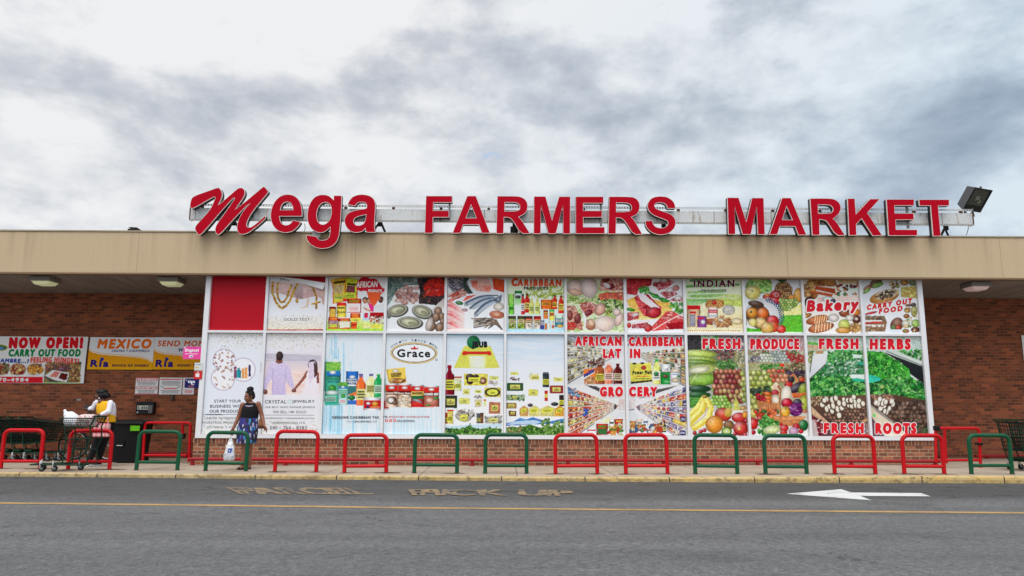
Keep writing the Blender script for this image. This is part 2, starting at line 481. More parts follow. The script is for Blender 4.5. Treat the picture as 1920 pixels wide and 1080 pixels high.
# painted road markings
def worn(name, c, lo, hi):
    m, nt, b = node_mat(name); t = NT(nt); P = t.pos()
    f = t.noise(P, 28, 6, .75); g = t.noise(t.mapping(P, (1, 2, 1)), 2.2, 4, .6)
    k = t.ramp(t.math('MULTIPLY_ADD', g, .6, t.math('MULTIPLY', f, .5)), [(lo, G3(0)), (hi, G3(1))])
    col = t.mix(k, (.062, .061, .062), c)
    t.L.new(col, b.inputs['Base Color']); b.inputs['Roughness'].default_value = .8
    return m
def road_pt(px, py, lift):
    z = -0.09
    for _ in range(6):
        p = on_z(px, py, z); z = road_z(p[0])
    return (p[0], p[1], z+lift)
def marking(name, polys, mat, label, lift=.004):
    mb = MB()
    for q in polys:
        pts = []
        for i in range(len(q)):
            a_, b_ = q[i], q[(i+1) % len(q)]
            n = max(1, int(abs(a_[0]-b_[0])/40))
            pts += [(a_[0]+(b_[0]-a_[0])*k/n, a_[1]+(b_[1]-a_[1])*k/n) for k in range(n)]
        v = [road_pt(x, y, lift) for x, y in pts]
        o = len(mb.v); mb.v += v
        for tr in tessellate_polygon([[Vector((p[0], p[1], 0)) for p in v]]): mb.f.append(tuple(o+i for i in tr))
    o = obj(name, mb, mat, recalc=False)
    for p in o.data.polygons:
        if p.normal.z < 0: p.flip()
    return tag(o, label, 'road marking', kind='structure')
lp = [(-80, 941.2), (380, 946.2), (760, 951), (1180, 954.7), (1560, 957.6), (2000, 961.6)]
marking('lane_line', [[(x, y) for x, y in lp]+[(x, y+2.9) for x, y in reversed(lp)]], worn('worn_yellow_line', (.38, .225, .075), .30, .60), 'thin yellow line along the road')
marking('painted_arrow', [[(1474, 926.3), (1577, 917.6), (1597, 923.8), (1727, 925), (1745, 931), (1613, 930.2), (1634, 938.6)]],
        worn('worn_white_line', (.54, .54, .525), .37, .50), 'white arrow pointing left on the asphalt')
def road_text(jobs, mat, name, label):
    mb = MB()
    for i, (s, x0, yt, x1, yb, bold, dy_, sh) in enumerate(jobs):
        px, py, f = text_px(s, x0, yt, x1, yb, bold, dy_, sh)
        mb.add([road_pt(a_, b_, .004+.002*i) for a_, b_ in zip(px, py)], f)
    tag(obj(name, mb, mat, recalc=False), label, 'road marking', kind='structure')
road_text([('PARCEL', 452, 914, 668, 926.2, .02, 1.0, -1.9), ('PARCEL', 437, 914.6, 688, 927, .015, .6, -2.4),
           ('PICK UP', 790, 918.3, 1060, 929.5, .015, 1.0, .4), ('PICK UP', 770, 918.6, 1075, 929.8, .015, 1.0, -.7)],
          worn('faded_yellow_lettering', (.32, .21, .09), .45, .70), 'painted_lettering', 'faded doubled yellow words painted on the asphalt')

# ------------------------------------------------------------------ the store
store = thing('store_building', 'long low brick supermarket with a beige fascia and a projecting bay of windows', 'building', (0, 18.0, 0))
def part(name, mb, mat, bevel=0.0, smooth=False, parent=None, **k):
    mb.v = [(x, y-18.0, z) for x, y, z in mb.v]
    return obj(name, mb, mat, parent or store, smooth, bevel, **k)

def brick(name, axis, bw, rh, c1, c2, mortar, ms=.010, dirt=(0.0, 1.0), rowlock=False, off=.5):
    m, nt, b = node_mat(name); t = NT(nt); P = t.pos(); x, y, z = t.xyz(P)
    u = x if axis == 'x' else y
    v = t.comb(u, z)
    br = t.n('ShaderNodeTexBrick'); t.L.new(v, br.inputs['Vector'])
    br.offset = off
    br.inputs['Scale'].default_value = 1.0; br.inputs['Brick Width'].default_value = bw; br.inputs['Row Height'].default_value = rh
    br.inputs['Mortar Size'].default_value = ms; br.inputs['Mortar Smooth'].default_value = .25; br.inputs['Bias'].default_value = 0
    for k, c in (('Color1', c1), ('Color2', c2), ('Mortar', mortar)): br.inputs[k].default_value = (*c, 1)
    # a second random tone per brick, soot in some, plus grain
    b2 = t.n('ShaderNodeTexBrick'); t.L.new(t.mapping(v, loc=(bw*6, rh*14, 0)), b2.inputs['Vector']); b2.offset = off
    for k, c in (('Color1', G3(.48)), ('Color2', G3(1.32)), ('Mortar', G3(1))): b2.inputs[k].default_value = (*c, 1)
    b2.inputs['Scale'].default_value = 1.0; b2.inputs['Brick Width'].default_value = bw; b2.inputs['Row Height'].default_value = rh
    b2.inputs['Mortar Size'].default_value = ms; b2.inputs['Bias'].default_value = .15
    g = t.noise(P, 40, 5, .7); s_ = t.noise(t.mapping(P, (.5, .5, 1.2)), 1.6, 5, .6)
    col = t.mix(1.0, br.outputs['Color'], b2.outputs['Color'], 'MULTIPLY')
    col = t.mix(1.0, col, t.ramp(g, [(.3, G3(.72)), (.7, G3(1.28))]), 'MULTIPLY')
    col = t.mix(1.0, col, t.ramp(s_, [(.3, G3(.78)), (.7, G3(1.12))]), 'MULTIPLY')
    t.L.new(col, b.inputs['Base Color']); b.inputs['Roughness'].default_value = .88
    h = t.math('MULTIPLY_ADD', g, .25, t.math('SUBTRACT', 1.0, br.outputs['Fac']))
    t.bump(h, .6, .008, b)
    return m
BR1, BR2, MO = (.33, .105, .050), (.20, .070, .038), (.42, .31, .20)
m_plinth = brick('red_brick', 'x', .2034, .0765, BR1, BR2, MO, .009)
m_back = brick('red_brick_recess', 'x', .2034, .0765, (.330, .082, .030), (.185, .050, .022), (.23, .125, .065), .008)  # same brick, mortar coloured darker to carry the shade of the recess
m_side = brick('red_brick_side', 'y', .2034, .0765, (.330, .082, .030), (.185, .050, .022), (.23, .125, .065), .008)  # shares the recess wall's shade-darkened mortar
m_rowl = brick('brick_on_edge', 'x', .0790, 3.0, (.30, .092, .046), (.17, .06, .036), MO, .008, off=0)

pz = lambda px, py, Y: float(at(px, py, Y)[2])
XL = float(at(363.5, 822, WALL)[0])-.02; XR = float(at(1751.5, 824, WALL)[0])+.02
Z_TOP = pz(960, 517, WALL); Z_RAIL = pz(960, 624, WALL); Z_SILL = pz(960, 823.5, WALL)
Z_FB = pz(960, 516.2, FASC); Z_FT = pz(960, 437.2, FASC)
Z_SB = pz(150, 549.5, BACK)                  # soffit at the back wall
Z_ROWL = Z_SILL-.108
part('plinth_wall', MB().box(XL, XR, WALL+.045, WALL+.24, -.02, Z_ROWL), m_plinth)
part('brick_ledge', MB().box(XL-.01, XR+.01, WALL+.032, WALL+.24, Z_ROWL+.003, Z_SILL-.002), m_rowl)
for xs_ in (XL, XR):
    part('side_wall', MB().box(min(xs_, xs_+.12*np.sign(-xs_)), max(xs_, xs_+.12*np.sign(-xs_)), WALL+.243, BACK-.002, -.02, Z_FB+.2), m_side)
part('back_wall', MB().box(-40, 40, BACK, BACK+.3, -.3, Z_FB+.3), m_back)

# fascia of rendered panels with a metal drip edge
m_fas, nt, b = node_mat('beige_render'); t = NT(nt); P = t.pos()
st = t.noise(t.mapping(P, (3.2, 1, .10)), 1.6, 6, .62); st2 = t.noise(t.mapping(P, (9, 1, .35)), 1.5, 5, .6); gr = t.noise(P, 70, 3, .7); bl = t.noise(P, .55, 4, .5)
zf = t.n('ShaderNodeMapRange'); t.L.new(t.xyz(P)[2], zf.inputs['Value']); zf.inputs['From Min'].default_value = Z_FB; zf.inputs['From Max'].default_value = Z_FT
zf.inputs['To Min'].default_value = .15; zf.inputs['To Max'].default_value = 1.0
base = t.ramp(t.math('MULTIPLY_ADD', bl, .3, t.math('MULTIPLY', gr, .6)), [(.3, (.50, .37, .228)), (.7, (.575, .435, .278))])
base = t.mix(t.math('MULTIPLY', t.ramp(st, [(.50, G3(0)), (.70, G3(.42))]), zf.outputs[0]), base, (.26, .18, .105))
base = t.mix(t.ramp(st2, [(.60, G3(0)), (.74, G3(.35))]), base, (.60, .47, .34))
jx = t.math('ABSOLUTE', t.math('SUBTRACT', t.math('FRACT', t.math('DIVIDE', t.math('ADD', t.xyz(P)[0], 40.1), 4.9)), .5))
base = t.mix(t.math('MULTIPLY', t.math('LESS_THAN', jx, .0012), .5), base, (.14, .10, .07))
t.L.new(base, b.inputs['Base Color']); b.inputs['Roughness'].default_value = .92; t.bump(gr, .25, .006, b)
part('fascia', MB().box(-40, 40, FASC, FASC+.18, Z_FB, Z_FT-.03), m_fas, .012)
part('drip_edge', MB().box(-40, 40, FASC-.018, FASC+.25, Z_FT-.027, Z_FT+.004), paint('weathered_aluminium', (165, 150, 128), .55, .2))
part('roof', MB().box(-40, 40, FASC+.255, 48, Z_FT-.06, Z_FT-.012), paint('roof_membrane', (120, 118, 112), .9))
part('fascia_trim', MB().box(-40, 40, FASC-.010, FASC+.17, Z_FB-.030, Z_FB-.003), paint('brown_trim', (128, 104, 78), .6))

# soffit of narrow metal planks
m_sof, nt, b = node_mat('soffit_planks'); t = NT(nt); P = t.pos(); x, y, z = t.xyz(P)
fr = t.math('FRACT', t.math('DIVIDE', x, .145))
gv = t.ramp(fr, [(0.0, G3(.25)), (.07, G3(.62)), (.14, G3(1.0)), (.86, G3(1.0)), (1.0, G3(.25))])
gw = t.noise(t.mapping(P, (6.9, .6, 1)), 1.0, 4, .6)
col = t.mix(1.0, gv, t.ramp(gw, [(.3, (.20, .185, .17)), (.7, (.36, .34, .315))]), 'MULTIPLY')
t.L.new(col, b.inputs['Base Color']); b.inputs['Roughness'].default_value = .55; t.bump(gv, .5, .01, b)
def sof_z(y): return Z_FB+.02+(Z_SB-Z_FB-.02)*(y-FASC)/(BACK-FASC)
for xa, xb in ((-40, XL-.003), (XR+.003, 40)):
    mb = MB(); q = []
    for xx in (xa, xb):
        for yy, dz_ in ((FASC+.185, 0), (BACK-.003, 0), (BACK-.003, .05), (FASC+.185, .05)): q.append((xx, yy, sof_z(yy)+dz_))
    mb.add(q, [(0, 1, 5, 4), (1, 2, 6, 5), (2, 3, 7, 6), (3, 0, 4, 7), (0, 3, 2, 1), (4, 5, 6, 7)])
    part('soffit', mb, m_sof)

# window frame: outer posts, mullions, transom, sill
COLX = []
for i in range(13):
    px = [384.3, 496.2, 608.2, 721, 834.5, 947.5, 1061, 1173.5, 1286, 1398, 1510, 1620.5, 1732.5][i]
    COLX.append(float(at(px, 620.7+.66*i, WALL)[0]))
m_alu = paint('white_aluminium', (222, 222, 224), .38, .0, .07, 3.0)
mb = MB()
HW, HP = .029, .056
for i, x in enumerate(COLX):
    h = HP if i in (0, 12) else HW
    mb.box(x-h, x+h, WALL, WALL+.11, Z_SILL+.0905, Z_TOP+.03)
for i in range(12):
    a_ = COLX[i]+(HP if i == 0 else HW); b_ = COLX[i+1]-(HP if i == 11 else HW)
    mb.box(a_+.0005, b_-.0005, WALL+.002, WALL+.11, Z_RAIL-.026, Z_RAIL+.026)
mb.box(COLX[0]-HP, COLX[12]+HP, WALL-.004, WALL+.11, Z_SILL+.002, Z_SILL+.09)
part('window_frame', mb, m_alu)
WIN = []       # each window opening (x0, x1, z0, z1)
m_glass = paint('dark_glass', (30, 33, 36), .08, 0, .02)
m_redfilm = paint('red_window_film', (178, 20, 36), .45, 0, .10, 1.2, 0, .1)
PANE_Y = WALL+.075
for c in range(12):
    a_ = COLX[c]+(HP if c == 0 else HW); b_ = COLX[c+1]-(HP if c == 11 else HW)
    for r_ in (0, 1):
        z0, z1 = (Z_RAIL+.026, Z_TOP+.03) if r_ == 0 else (Z_SILL+.09, Z_RAIL-.026)
        WIN.append((c, r_, a_, b_, z0, z1))
        w = part('window', MB().box(a_+.001, b_-.001, PANE_Y, PANE_Y+.012, z0+.001, z1-.001), m_redfilm if (r_ == 0 and c < 2) else m_glass)
        if r_ == 0 and c == 0: w['label'] = 'plain red window with no picture'
# ------------------------------------------------------------------ rooftop sign
def zz(ox, oy, s, pts): return [(ox+x/s, oy+y/s) for x, y in pts]
A_ = lambda p: zz(350, 340, 9.818, p)
B_ = lambda p: zz(500, 350, 8.309, p)
C_ = lambda p: zz(785, 355, 7.68, p)
D_ = lambda p: zz(1030, 355, 7.68, p)
E_ = lambda p: zz(1350, 360, 7.68, p)
G_ = lambda p: zz(1600, 335, 7.111, p)
LETTERS = [
 ('M', [A_([(65,470),(60,440),(75,370),(90,315),(130,280),(200,246),(380,183),(555,120),(590,118),(620,140),(642,180),(655,225),(655,270),(640,320),(610,380),(585,435),(640,390),(780,270),(930,140),(975,120),(1020,118),(1055,145),(1075,190),(1068,250),(1040,310),(970,410),(890,522),(1020,425),(1200,275),(1390,115),(1415,97),(1440,107),(1475,145),(1502,185),(1495,215),(1390,340),(1250,510),(1150,660),(1112,750),(1100,805),(1118,842),(1150,850),(1200,840),(1320,745),(1445,632),(1457,660),(1445,695),(1330,800),(1180,920),(1100,965),(1010,980),(960,960),(932,910),(925,840),(940,750),(980,650),(1060,520),(1175,405),(1110,445),(1050,505),(900,660),(760,815),(625,965),(580,985),(550,970),(525,920),(525,860),(560,780),(650,660),(760,500),(860,360),(885,310),(865,303),(830,340),(700,480),(560,640),(420,810),(270,975),(235,990),(200,970),(165,910),(150,860),(180,800),(300,670),(400,560),(460,470),(510,350),(530,300),(518,284),(490,290),(300,400),(130,495),(85,500)])]),
 ('e', [B_([(552,462),(553,400),(545,320),(525,250),(490,190),(440,147),(380,125),(320,119),(250,131),(190,165),(130,225),(90,300),(68,380),(60,450),(70,530),(95,600),(140,660),(190,695),(250,713),(310,717),(370,707),(430,677),(490,620),(533,553),(410,523),(385,560),(350,590),(305,602),(265,595),(230,570),(210,530),(200,463)]),
        B_([(212,362),(225,310),(250,265),(290,240),(330,237),(370,250),(400,290),(415,362)])]),
 ('g', [B_([(1045,138),(1170,140),(1166,300),(1150,560),(1137,680),(1125,780),(1090,860),(1040,915),(980,947),(900,964),(830,964),(760,945),(690,905),(640,850),(618,790),(618,757),(785,775),(795,810),(830,833),(880,837),(930,826),(965,800),(980,770),(990,700),(990,632),(940,680),(890,710),(830,719),(770,705),(710,670),(670,620),(640,540),(632,450),(640,370),(665,280),(710,200),(760,155),(820,130),(880,124),(940,132),(990,155),(1030,195),(1043,205)]),
        B_([(895,243),(840,270),(800,330),(780,400),(778,470),(795,540),(830,580),(880,593),(930,575),(975,530),(1005,450),(1013,380),(1005,310),(980,265),(940,245)])]),
 ('a', [B_([(1262,275),(1290,215),(1330,165),(1390,135),(1460,121),(1540,125),(1610,145),(1660,180),(1690,230),(1696,300),(1690,420),(1680,560),(1680,620),(1686,680),(1697,712),(1555,714),(1543,685),(1535,652),(1500,690),(1450,710),(1380,717),(1320,702),(1260,660),(1225,600),(1210,540),(1220,480),(1250,430),(1300,395),(1370,370),(1450,357),(1520,347),(1560,333),(1562,290),(1545,255),(1500,240),(1450,240),(1410,255),(1390,285),(1375,305)]),
        B_([(1550,435),(1480,450),(1420,465),(1375,490),(1352,530),(1360,570),(1395,602),(1440,607),(1490,592),(1525,560),(1542,500)])]),
 ('F', [C_([(105,95),(484,95),(484,190),(214,190),(208,306),(437,306),(437,403),(208,403),(202,632),(86,632)])]),
 ('A', [C_([(700,95),(825,95),(1028,632),(910,632),(866,508),(642,508),(598,632),(485,632)]), C_([(755,225),(683,413),(830,413)])]),
 ('R', [C_([(1132,97),(1400,97),(1470,107),(1530,140),(1565,190),(1573,250),(1560,310),(1520,360),(1440,398),(1482,440),(1605,637),(1470,639),(1370,470),(1330,422),(1290,404),(1230,402),(1222,639),(1117,639)]), C_([(1240,188),(1390,188),(1440,205),(1462,250),(1450,297),(1400,315),(1240,317)])]),
 ('M', [C_([(1660,102),(1828,102),(1920,445),(2022,104),(2185,104),(2182,642),(2080,642),(2077,230),(1977,640),(1868,640),(1762,230),(1757,641),(1655,641)])]),
 ('E', [D_([(378,105),(780,105),(780,200),(490,200),(490,308),(760,308),(758,403),(490,405),(490,543),(798,543),(798,639),(378,639)])]),
 ('R', [D_([(860,105),(1180,105),(1250,130),(1295,185),(1304,250),(1290,320),(1250,370),(1180,400),(1222,440),(1340,648),(1210,652),(1110,490),(1060,430),(1020,411),(965,408),(957,642),(848,642)]), D_([(965,193),(1110,193),(1165,215),(1190,260),(1175,302),(1130,323),(965,326)])]),
 ('S', [D_([(1812,277),(1700,275),(1690,230),(1650,200),(1600,188),(1550,195),(1520,215),(1512,245),(1540,280),(1600,305),(1700,335),(1770,370),(1815,430),(1822,500),(1802,560),(1750,615),(1680,647),(1610,657),(1530,647),(1450,607),(1405,557),(1386,510),(1383,455),(1480,450),(1495,500),(1530,540),(1590,558),(1650,555),(1695,530),(1712,490),(1700,455),(1650,430),(1560,400),(1480,360),(1430,310),(1411,250),(1420,190),(1460,135),(1520,108),(1600,99),(1690,108),(1750,140),(1797,190),(1813,240)])]),
 ('M', [E_([(105,80),(268,82),(378,428),(460,85),(628,85),(647,613),(545,613),(528,210),(445,612),(325,612),(212,213),(222,610),(120,610)])]),
 ('A', [E_([(893,85),(1018,85),(1245,617),(1130,620),(1082,495),(862,495),(825,612),(710,614)]), E_([(958,208),(896,401),(1043,401)])]),
 ('R', [E_([(1297,92),(1580,92),(1660,108),(1715,150),(1742,210),(1735,270),(1700,330),(1630,386),(1670,420),(1800,624),(1670,627),(1560,450),(1515,405),(1430,395),(1435,622),(1328,622)]), E_([(1412,183),(1560,183),(1610,205),(1634,245),(1617,292),(1570,310),(1415,310)])]),
 ('K', [[(1589,372.2),(1602.6,372.2),(1604.9,401),(1631.2,373),(1650,373),(1626.4,399),(1654,441.4),(1636.6,442.3),(1615.5,410),(1605.3,420.5),(1606,441.2),(1592,441.4)]]),
 ('E', [G_([(440,275),(810,275),(810,358),(550,360),(552,462),(805,462),(805,548),(565,550),(568,678),(852,680),(852,760),(470,760)])]),
 ('T', [G_([(873,278),(1277,278),(1277,361),(1130,363),(1167,765),(1063,767),(1030,361),(882,361)])]),
]
def rounded(q, closed=True):
    """soften the traced corners a little on the curved letters"""
    out = []
    n = len(q)
    for i in range(n):
        p0, p1, p2 = np.array(q[i-1]), np.array(q[i]), np.array(q[(i+1) % n])
        a, b = p0-p1, p2-p1
        ang = np.dot(a, b)/(np.linalg.norm(a)*np.linalg.norm(b)+1e-9)
        if ang < -.35:       # shallow bend: one corner cut, Chaikin style
            out += [tuple(p1+a*.25), tuple(p1+b*.25)]
        else: out.append(tuple(p1))
    return out
def inset(q, d):
    """offset of a closed polygon towards its inside (d>0), ccw or cw alike"""
    P = np.array(q, float); n = len(P)
    area = 0.5*np.sum(P[:, 0]*np.roll(P[:, 1], -1)-np.roll(P[:, 0], -1)*P[:, 1])
    s = 1.0 if area > 0 else -1.0
    out = []
    for i in range(n):
        e0 = P[i]-P[i-1]; e1 = P[(i+1) % n]-P[i]
        n0 = np.array([-e0[1], e0[0]])*s/(np.linalg.norm(e0)+1e-9); n1 = np.array([-e1[1], e1[0]])*s/(np.linalg.norm(e1)+1e-9)
        m = n0+n1; l = np.dot(m, m)
        m = m/max(l, .55)*2*.5
        out.append(tuple(P[i]+m*d))
    return out
SY = 16.8
LF, LB = FASC-.235, FASC-.100            # letter front and back
m_face = paint('red_sign_acrylic', (176, 4, 30), .6, 0, .10, 1.1, 0, .06)
m_trim = paint('white_trim_cap', (226, 218, 212), .4, 0, .05)
m_can = paint('black_letter_can', (22, 22, 24), .5, 0, .2)
sign = thing('rooftop_sign', 'long rooftop sign of red channel letters on a rusty white beam reading Mega FARMERS MARKET', 'sign', (at(1080, 437, SY)[0], SY, Z_FT))
so = sign.location
def spart(name, mb, mat, parent=None, **k):
    mb.v = [(x-so[0], y-so[1], z-so[2]) for x, y, z in mb.v]
    return obj(name, mb, mat, parent or sign, **k)
def wpoly(q, Y): return [(float(p[0]), float(p[2])) for p in (at(x, y, Y) for x, y in q)]
for ch, polys in LETTERS:
    if ch in 'egaRS' or ch == 'M' and len(polys[0]) > 30: polys = [rounded(q) for q in polys]
    W = [wpoly(q, LF) for q in polys]
    can = MB().prism(W, LF+.012, LB)
    L = spart('letter', can, m_can)
    rim_in = [inset(q, .011) if i == 0 else inset(q, -.011) for i, q in enumerate(W)]
    tr = MB()
    for a_, b_ in zip(W, rim_in):
        n = len(a_); o = len(tr.v)
        a2 = inset(a_, -.003) if a_ is W[0] else inset(a_, .003)
        tr.v += [(x, LF-.004, z) for x, z in a2]+[(x, LF-.004, z) for x, z in b_]+[(x, LF+.03, z) for x, z in a2]
        for i in range(n):
            j = (i+1) % n
            tr.f += [(o+i, o+j, o+n+j, o+n+i), (o+i, o+2*n+i, o+2*n+j, o+j)]
    spart('trim_cap', tr, m_trim, L, recalc=False)
    spart('letter_face', MB().prism(rim_in, LF-.002, LF+.011, back=False), m_face, L)
# the beam: a flat painted box with slotted angle rails along both edges
m_beam, nt, b = node_mat('rusty_white_steel'); t = NT(nt); P = t.pos()
r1 = t.noise(t.mapping(P, (1.2, 1, .5)), 2.2, 6, .7); r2 = t.noise(t.mapping(P, (6, 1, .6)), 2.0, 5, .7); r3 = t.noise(P, 30, 4, .7)
col = t.ramp(r3, [(.3, (.50, .50, .49)), (.7, (.66, .66, .65))])
col = t.mix(t.ramp(t.math('MULTIPLY_ADD', r1, .55, t.math('MULTIPLY', r2, .5)), [(.56, G3(0)), (.66, G3(.9))]), col, (.26, .13, .05))
seam = t.math('ABSOLUTE', t.math('SUBTRACT', t.math('FRACT', t.math('DIVIDE', t.math('ADD', t.xyz(P)[0], 40.4), 1.31)), .5))
col = t.mix(t.math('LESS_THAN', seam, .006), col, (.20, .15, .11))
t.L.new(col, b.inputs['Base Color']); b.inputs['Roughness'].default_value = .55; t.bump(r3, .3, .004, b)
BY0, BY1 = FASC-.07, FASC+.06
bx0, bx1 = float(at(357, 400, BY0)[0]), float(at(1824, 412, BY0)[0])
bz0, bz1 = pz(1080, 415.5, BY0), pz(1080, 394.3, BY0)
spart('beam', MB().box(bx0, bx1, BY0, BY1, bz0, bz1), m_beam, bevel=.006)
m_end = paint('rust', (92, 52, 30), .9, 0, .4, 5)
for xa_, xb_ in ((bx0-.02, bx0-.001), (bx1+.001, bx1+.02)): spart('beam_end', MB().box(xa_, xb_, BY0-.012, BY1+.012, bz0-.02, bz1+.02), m_end)
m_angle = paint('grey_slotted_steel', (186, 184, 178), .5, .1, .25, 8)
def rail(z0, z1):
    """slotted angle: two thin runs joined by many small bridges, so the slots are open"""
    mb = MB(); h = (z1-z0)
    mb.box(bx0-.01, bx1+.01, BY0-.02, BY0-.014, z0, z0+h*.26).box(bx0-.01, bx1+.01, BY0-.02, BY0-.014, z1-h*.26, z1)
    n = int((bx1-bx0)/.062)
    for i in range(n):
        x = bx0+(bx1-bx0)*(i+.5)/n
        mb.box(x-.014, x+.014, BY0-.0195, BY0-.0145, z0+h*.261, z1-h*.261)
    return mb
zt0, zt1 = pz(1080, 391.2, BY0), pz(1080, 387.4, BY0)
zb0, zb1 = pz(1080, 419.2, BY0), pz(1080, 416.2, BY0)
spart('slotted_rail', rail(zt0, zt1), m_angle)
spart('slotted_rail', rail(zb0, zb1), m_angle)
for i in range(17):
    x = bx0+.25+(bx1-bx0-.5)*i/16
    spart('rail_bracket', MB().box(x-.03, x+.03, BY0-.013, BY0+.05, bz1+.002, zt0+.02), m_end)
    spart('rail_bracket', MB().box(x-.02, x+.02, BY0-.012, BY0+.03, zb1-.01, bz0-.001), m_end)
m_post = paint('black_roof_steel', (34, 28, 27), .8, 0, .3)
for px in (436, 520, 712, 965, 1245, 1500, 1775):
    x = float(at(px, 430, FASC)[0])
    mb = MB().tube([(x, BY1-.02, bz0+.01), (x+.02, BY1+.02, bz0-.03), (x+.10, FASC+.55, Z_FT-.02)], .028, 6)
    mb.box(x-.05, x+.05, BY1-.06, BY1-.02, bz0-.12, bz0+.002)
    if px in (436, 712, 1775):
        mb.tube([(x-.02, BY1+.01, bz0+.005), (x-.28*np.sign(px-1000)*-1, FASC+.35, Z_FT-.03)], .024, 6)
    spart('roof_strut', mb, m_post)
xb = float(at(963, 430, FASC+.3)[0])
spart('junction_box', MB().box(xb-.075, xb+.085, FASC+.28, FASC+.45, Z_FT-.02, Z_FT+.23), m_post, bevel=.01)
m_wire = paint('black_cable', (18, 18, 18), .6)
for px, b_, a_ in ((571, .01, .05), (1815, 0, .03)):
    p0, p1 = at(px, 419, FASC+.02), at(px-3, 441, FASC+.02)
    spart('cable', MB().tube([p0, p0*.6+p1*.4+np.array([.03, .01, 0]), p1], .007, 5), m_wire)
# letter standoffs seen through the open counters
m_stand = paint('grey_standoff', (140, 138, 134), .5, .2)
for px, y0, y1 in ((842.5, 378, 412), (1127, 381, 424), (1703, 385, 428)):
    x, _, z0 = at(px, y1, LB+.03); z1 = at(px, y0, LB+.03)[2]
    spart('standoff', MB().box(x-.02, x+.02, LB+.002, LB+.06, z0, z1), m_stand)
x, _, z = at(594, 437, LB)
spart('standoff', MB().box(x-.10, x+.08, LB+.002, FASC-.03, z-.10, z+.05), m_angle)

# ------------------------------------------------------------------ floodlight on the beam's right end
fx, _, fz = at(1830, 402, FASC-.12)
fl = thing('floodlight', 'grey shoebox floodlight tilted down on the right end of the sign beam', 'lamp', (fx, FASC-.05, fz-.02))
Mf = Matrix.Rotation(R(22), 4, 'Z') @ Matrix.Rotation(R(38), 4, 'X')
m_house = paint('grey_lamp_housing', (88, 89, 92), .5, .3, .15)
m_black = paint('black_lamp_metal', (20, 20, 22), .45, .2)
W2, H2 = .30, .285
cen = Vector((.06, .02, .42))
def fpart(name, mb, mat, **k): return obj(name, mb.xf(Matrix.Translation(cen) @ Mf), mat, fl, **k)
h = MB()     # tapered hood: deep shell open at the front
fr_, bk = [(-W2, -H2), (W2, -H2), (W2, H2), (-W2, H2)], [(-W2*.86, -H2*.8), (W2*.86, -H2*.8), (W2*.86, H2*.8), (-W2*.86, H2*.8)]
h.v = [(x, -.09, z) for x, z in fr_]+[(x, .14, z) for x, z in bk]+[(x*.9, -.09, z*.9) for x, z in fr_]+[(x*.86, -.055, z*.86) for x, z in fr_]
for i in range(4):
    j = (i+1) % 4
    h.f += [(i, j, 4+j, 4+i), (i, 8+i, 8+j, j), (8+i, 12+i, 12+j, 8+j)]
h.f += [(4, 5, 6, 7)]
fpart('housing', h, m_house, bevel=.008)
fpart('lens_frame', MB().box(-W2*.98, W2*.98, -.100, -.0905, -H2*.98, -H2*.50).box(-W2*.98, -W2*.86, -.100, -.0905, -H2*.499, H2*.98).box(W2*.86, W2*.98, -.100, -.0905, -H2*.499, H2*.98).box(-W2*.859, W2*.859, -.100, -.0905, H2*.88, H2*.98), m_black)
m_lens = paint('dark_lamp_glass', (60, 66, 62), .12, .0, .3, 9)
fpart('lens', MB().box(-W2*.855, W2*.855, -.080, -.072, -H2*.497, H2*.875), m_lens)
refl = MB(); refl.tube([(-.10, -.083, -.02), (.02, -.083, .03), (.11, -.083, -.03)], .02, 6); refl.ball((-.03, -.084, .06), (.07, .004, .04)); refl.ball((.08, -.084, -.05), (.06, .004, .035))
fpart('bulb', refl, paint('lamp_reflector', (120, 124, 112), .2, .6, .4, 20))
fpart('vent_nub', MB().tube([(0, .0, H2*.9), (0, .0, H2*.9+.045)], .022, 8), m_house)
obj('yoke', MB().tube([(-.10, .05, 0), (-.18, .04, .10), (-.15, .05, .20)], .028, 8).tube([(.02, .05, .0), (.0, .05, .12), (.02, .08, .28)], .026, 8), m_house, fl)

# small tar-stained rubble on the roof edge
rx, _, rz = at(262, 430, FASC+.35)
rb = MB(); rb.box(-.12, .13, -.05, .08, 0, .055).box(-.08, .08, -.03, .06, .056, .085); rb.tube([(-.13, 0, .10), (-.02, .01, .085), (.06, .02, .09)], [.008, .018, .012], 6)
tag(obj('roof_lump', rb, paint('tar_black', (40, 32, 32), .9), bevel=.012, loc=(rx, FASC+.09, Z_FT+.005)), 'small dark lump of debris on the roof edge left of the sign', 'debris')

# ------------------------------------------------------------------ soffit lamps
def lamp_mat(name, col, e):
    m, nt, b = node_mat(name)
    b.inputs['Base Color'].default_value = (*lin(col), 1); b.inputs['Roughness'].default_value = .35
    b.inputs['Emission Color'].default_value = (*lin(col), 1); b.inputs['Emission Strength'].default_value = e
    return m
m_box = paint('lamp_box_enamel', (150, 145, 138), .5, .1, .12)
def soffit_lamp(px, py, label, mat):
    Y = FASC+.62; 
    x = float(at(px, py, Y)[0]); zc = sof_z(Y)
    r = thing('soffit_light', label, 'lamp', (x, Y, zc), 0, 'box lamps under the canopy')
    obj('lamp_box', MB().box(-.235, .235, -.235, .235, -.115, -.012), m_box, r, bevel=.008)
    g = MB(); g.v = [(-.205, -.205, -.117), (.205, -.205, -.117), (.205, .205, -.117), (-.205, .205, -.117), (-.15, -.15, -.19), (.15, -.15, -.19), (.15, .15, -.19), (-.15, .15, -.19)]
    g.f = [(0, 1, 5, 4), (1, 2, 6, 5), (2, 3, 7, 6), (3, 0, 4, 7), (4, 5, 6, 7), (0, 3, 2, 1)]
    obj('diffuser', g, mat, r, bevel=.01)
m_dif = lamp_mat('greenish_diffuser', (214, 218, 172), .26)
m_dif2 = lamp_mat('pinkish_diffuser', (205, 180, 178), .22)
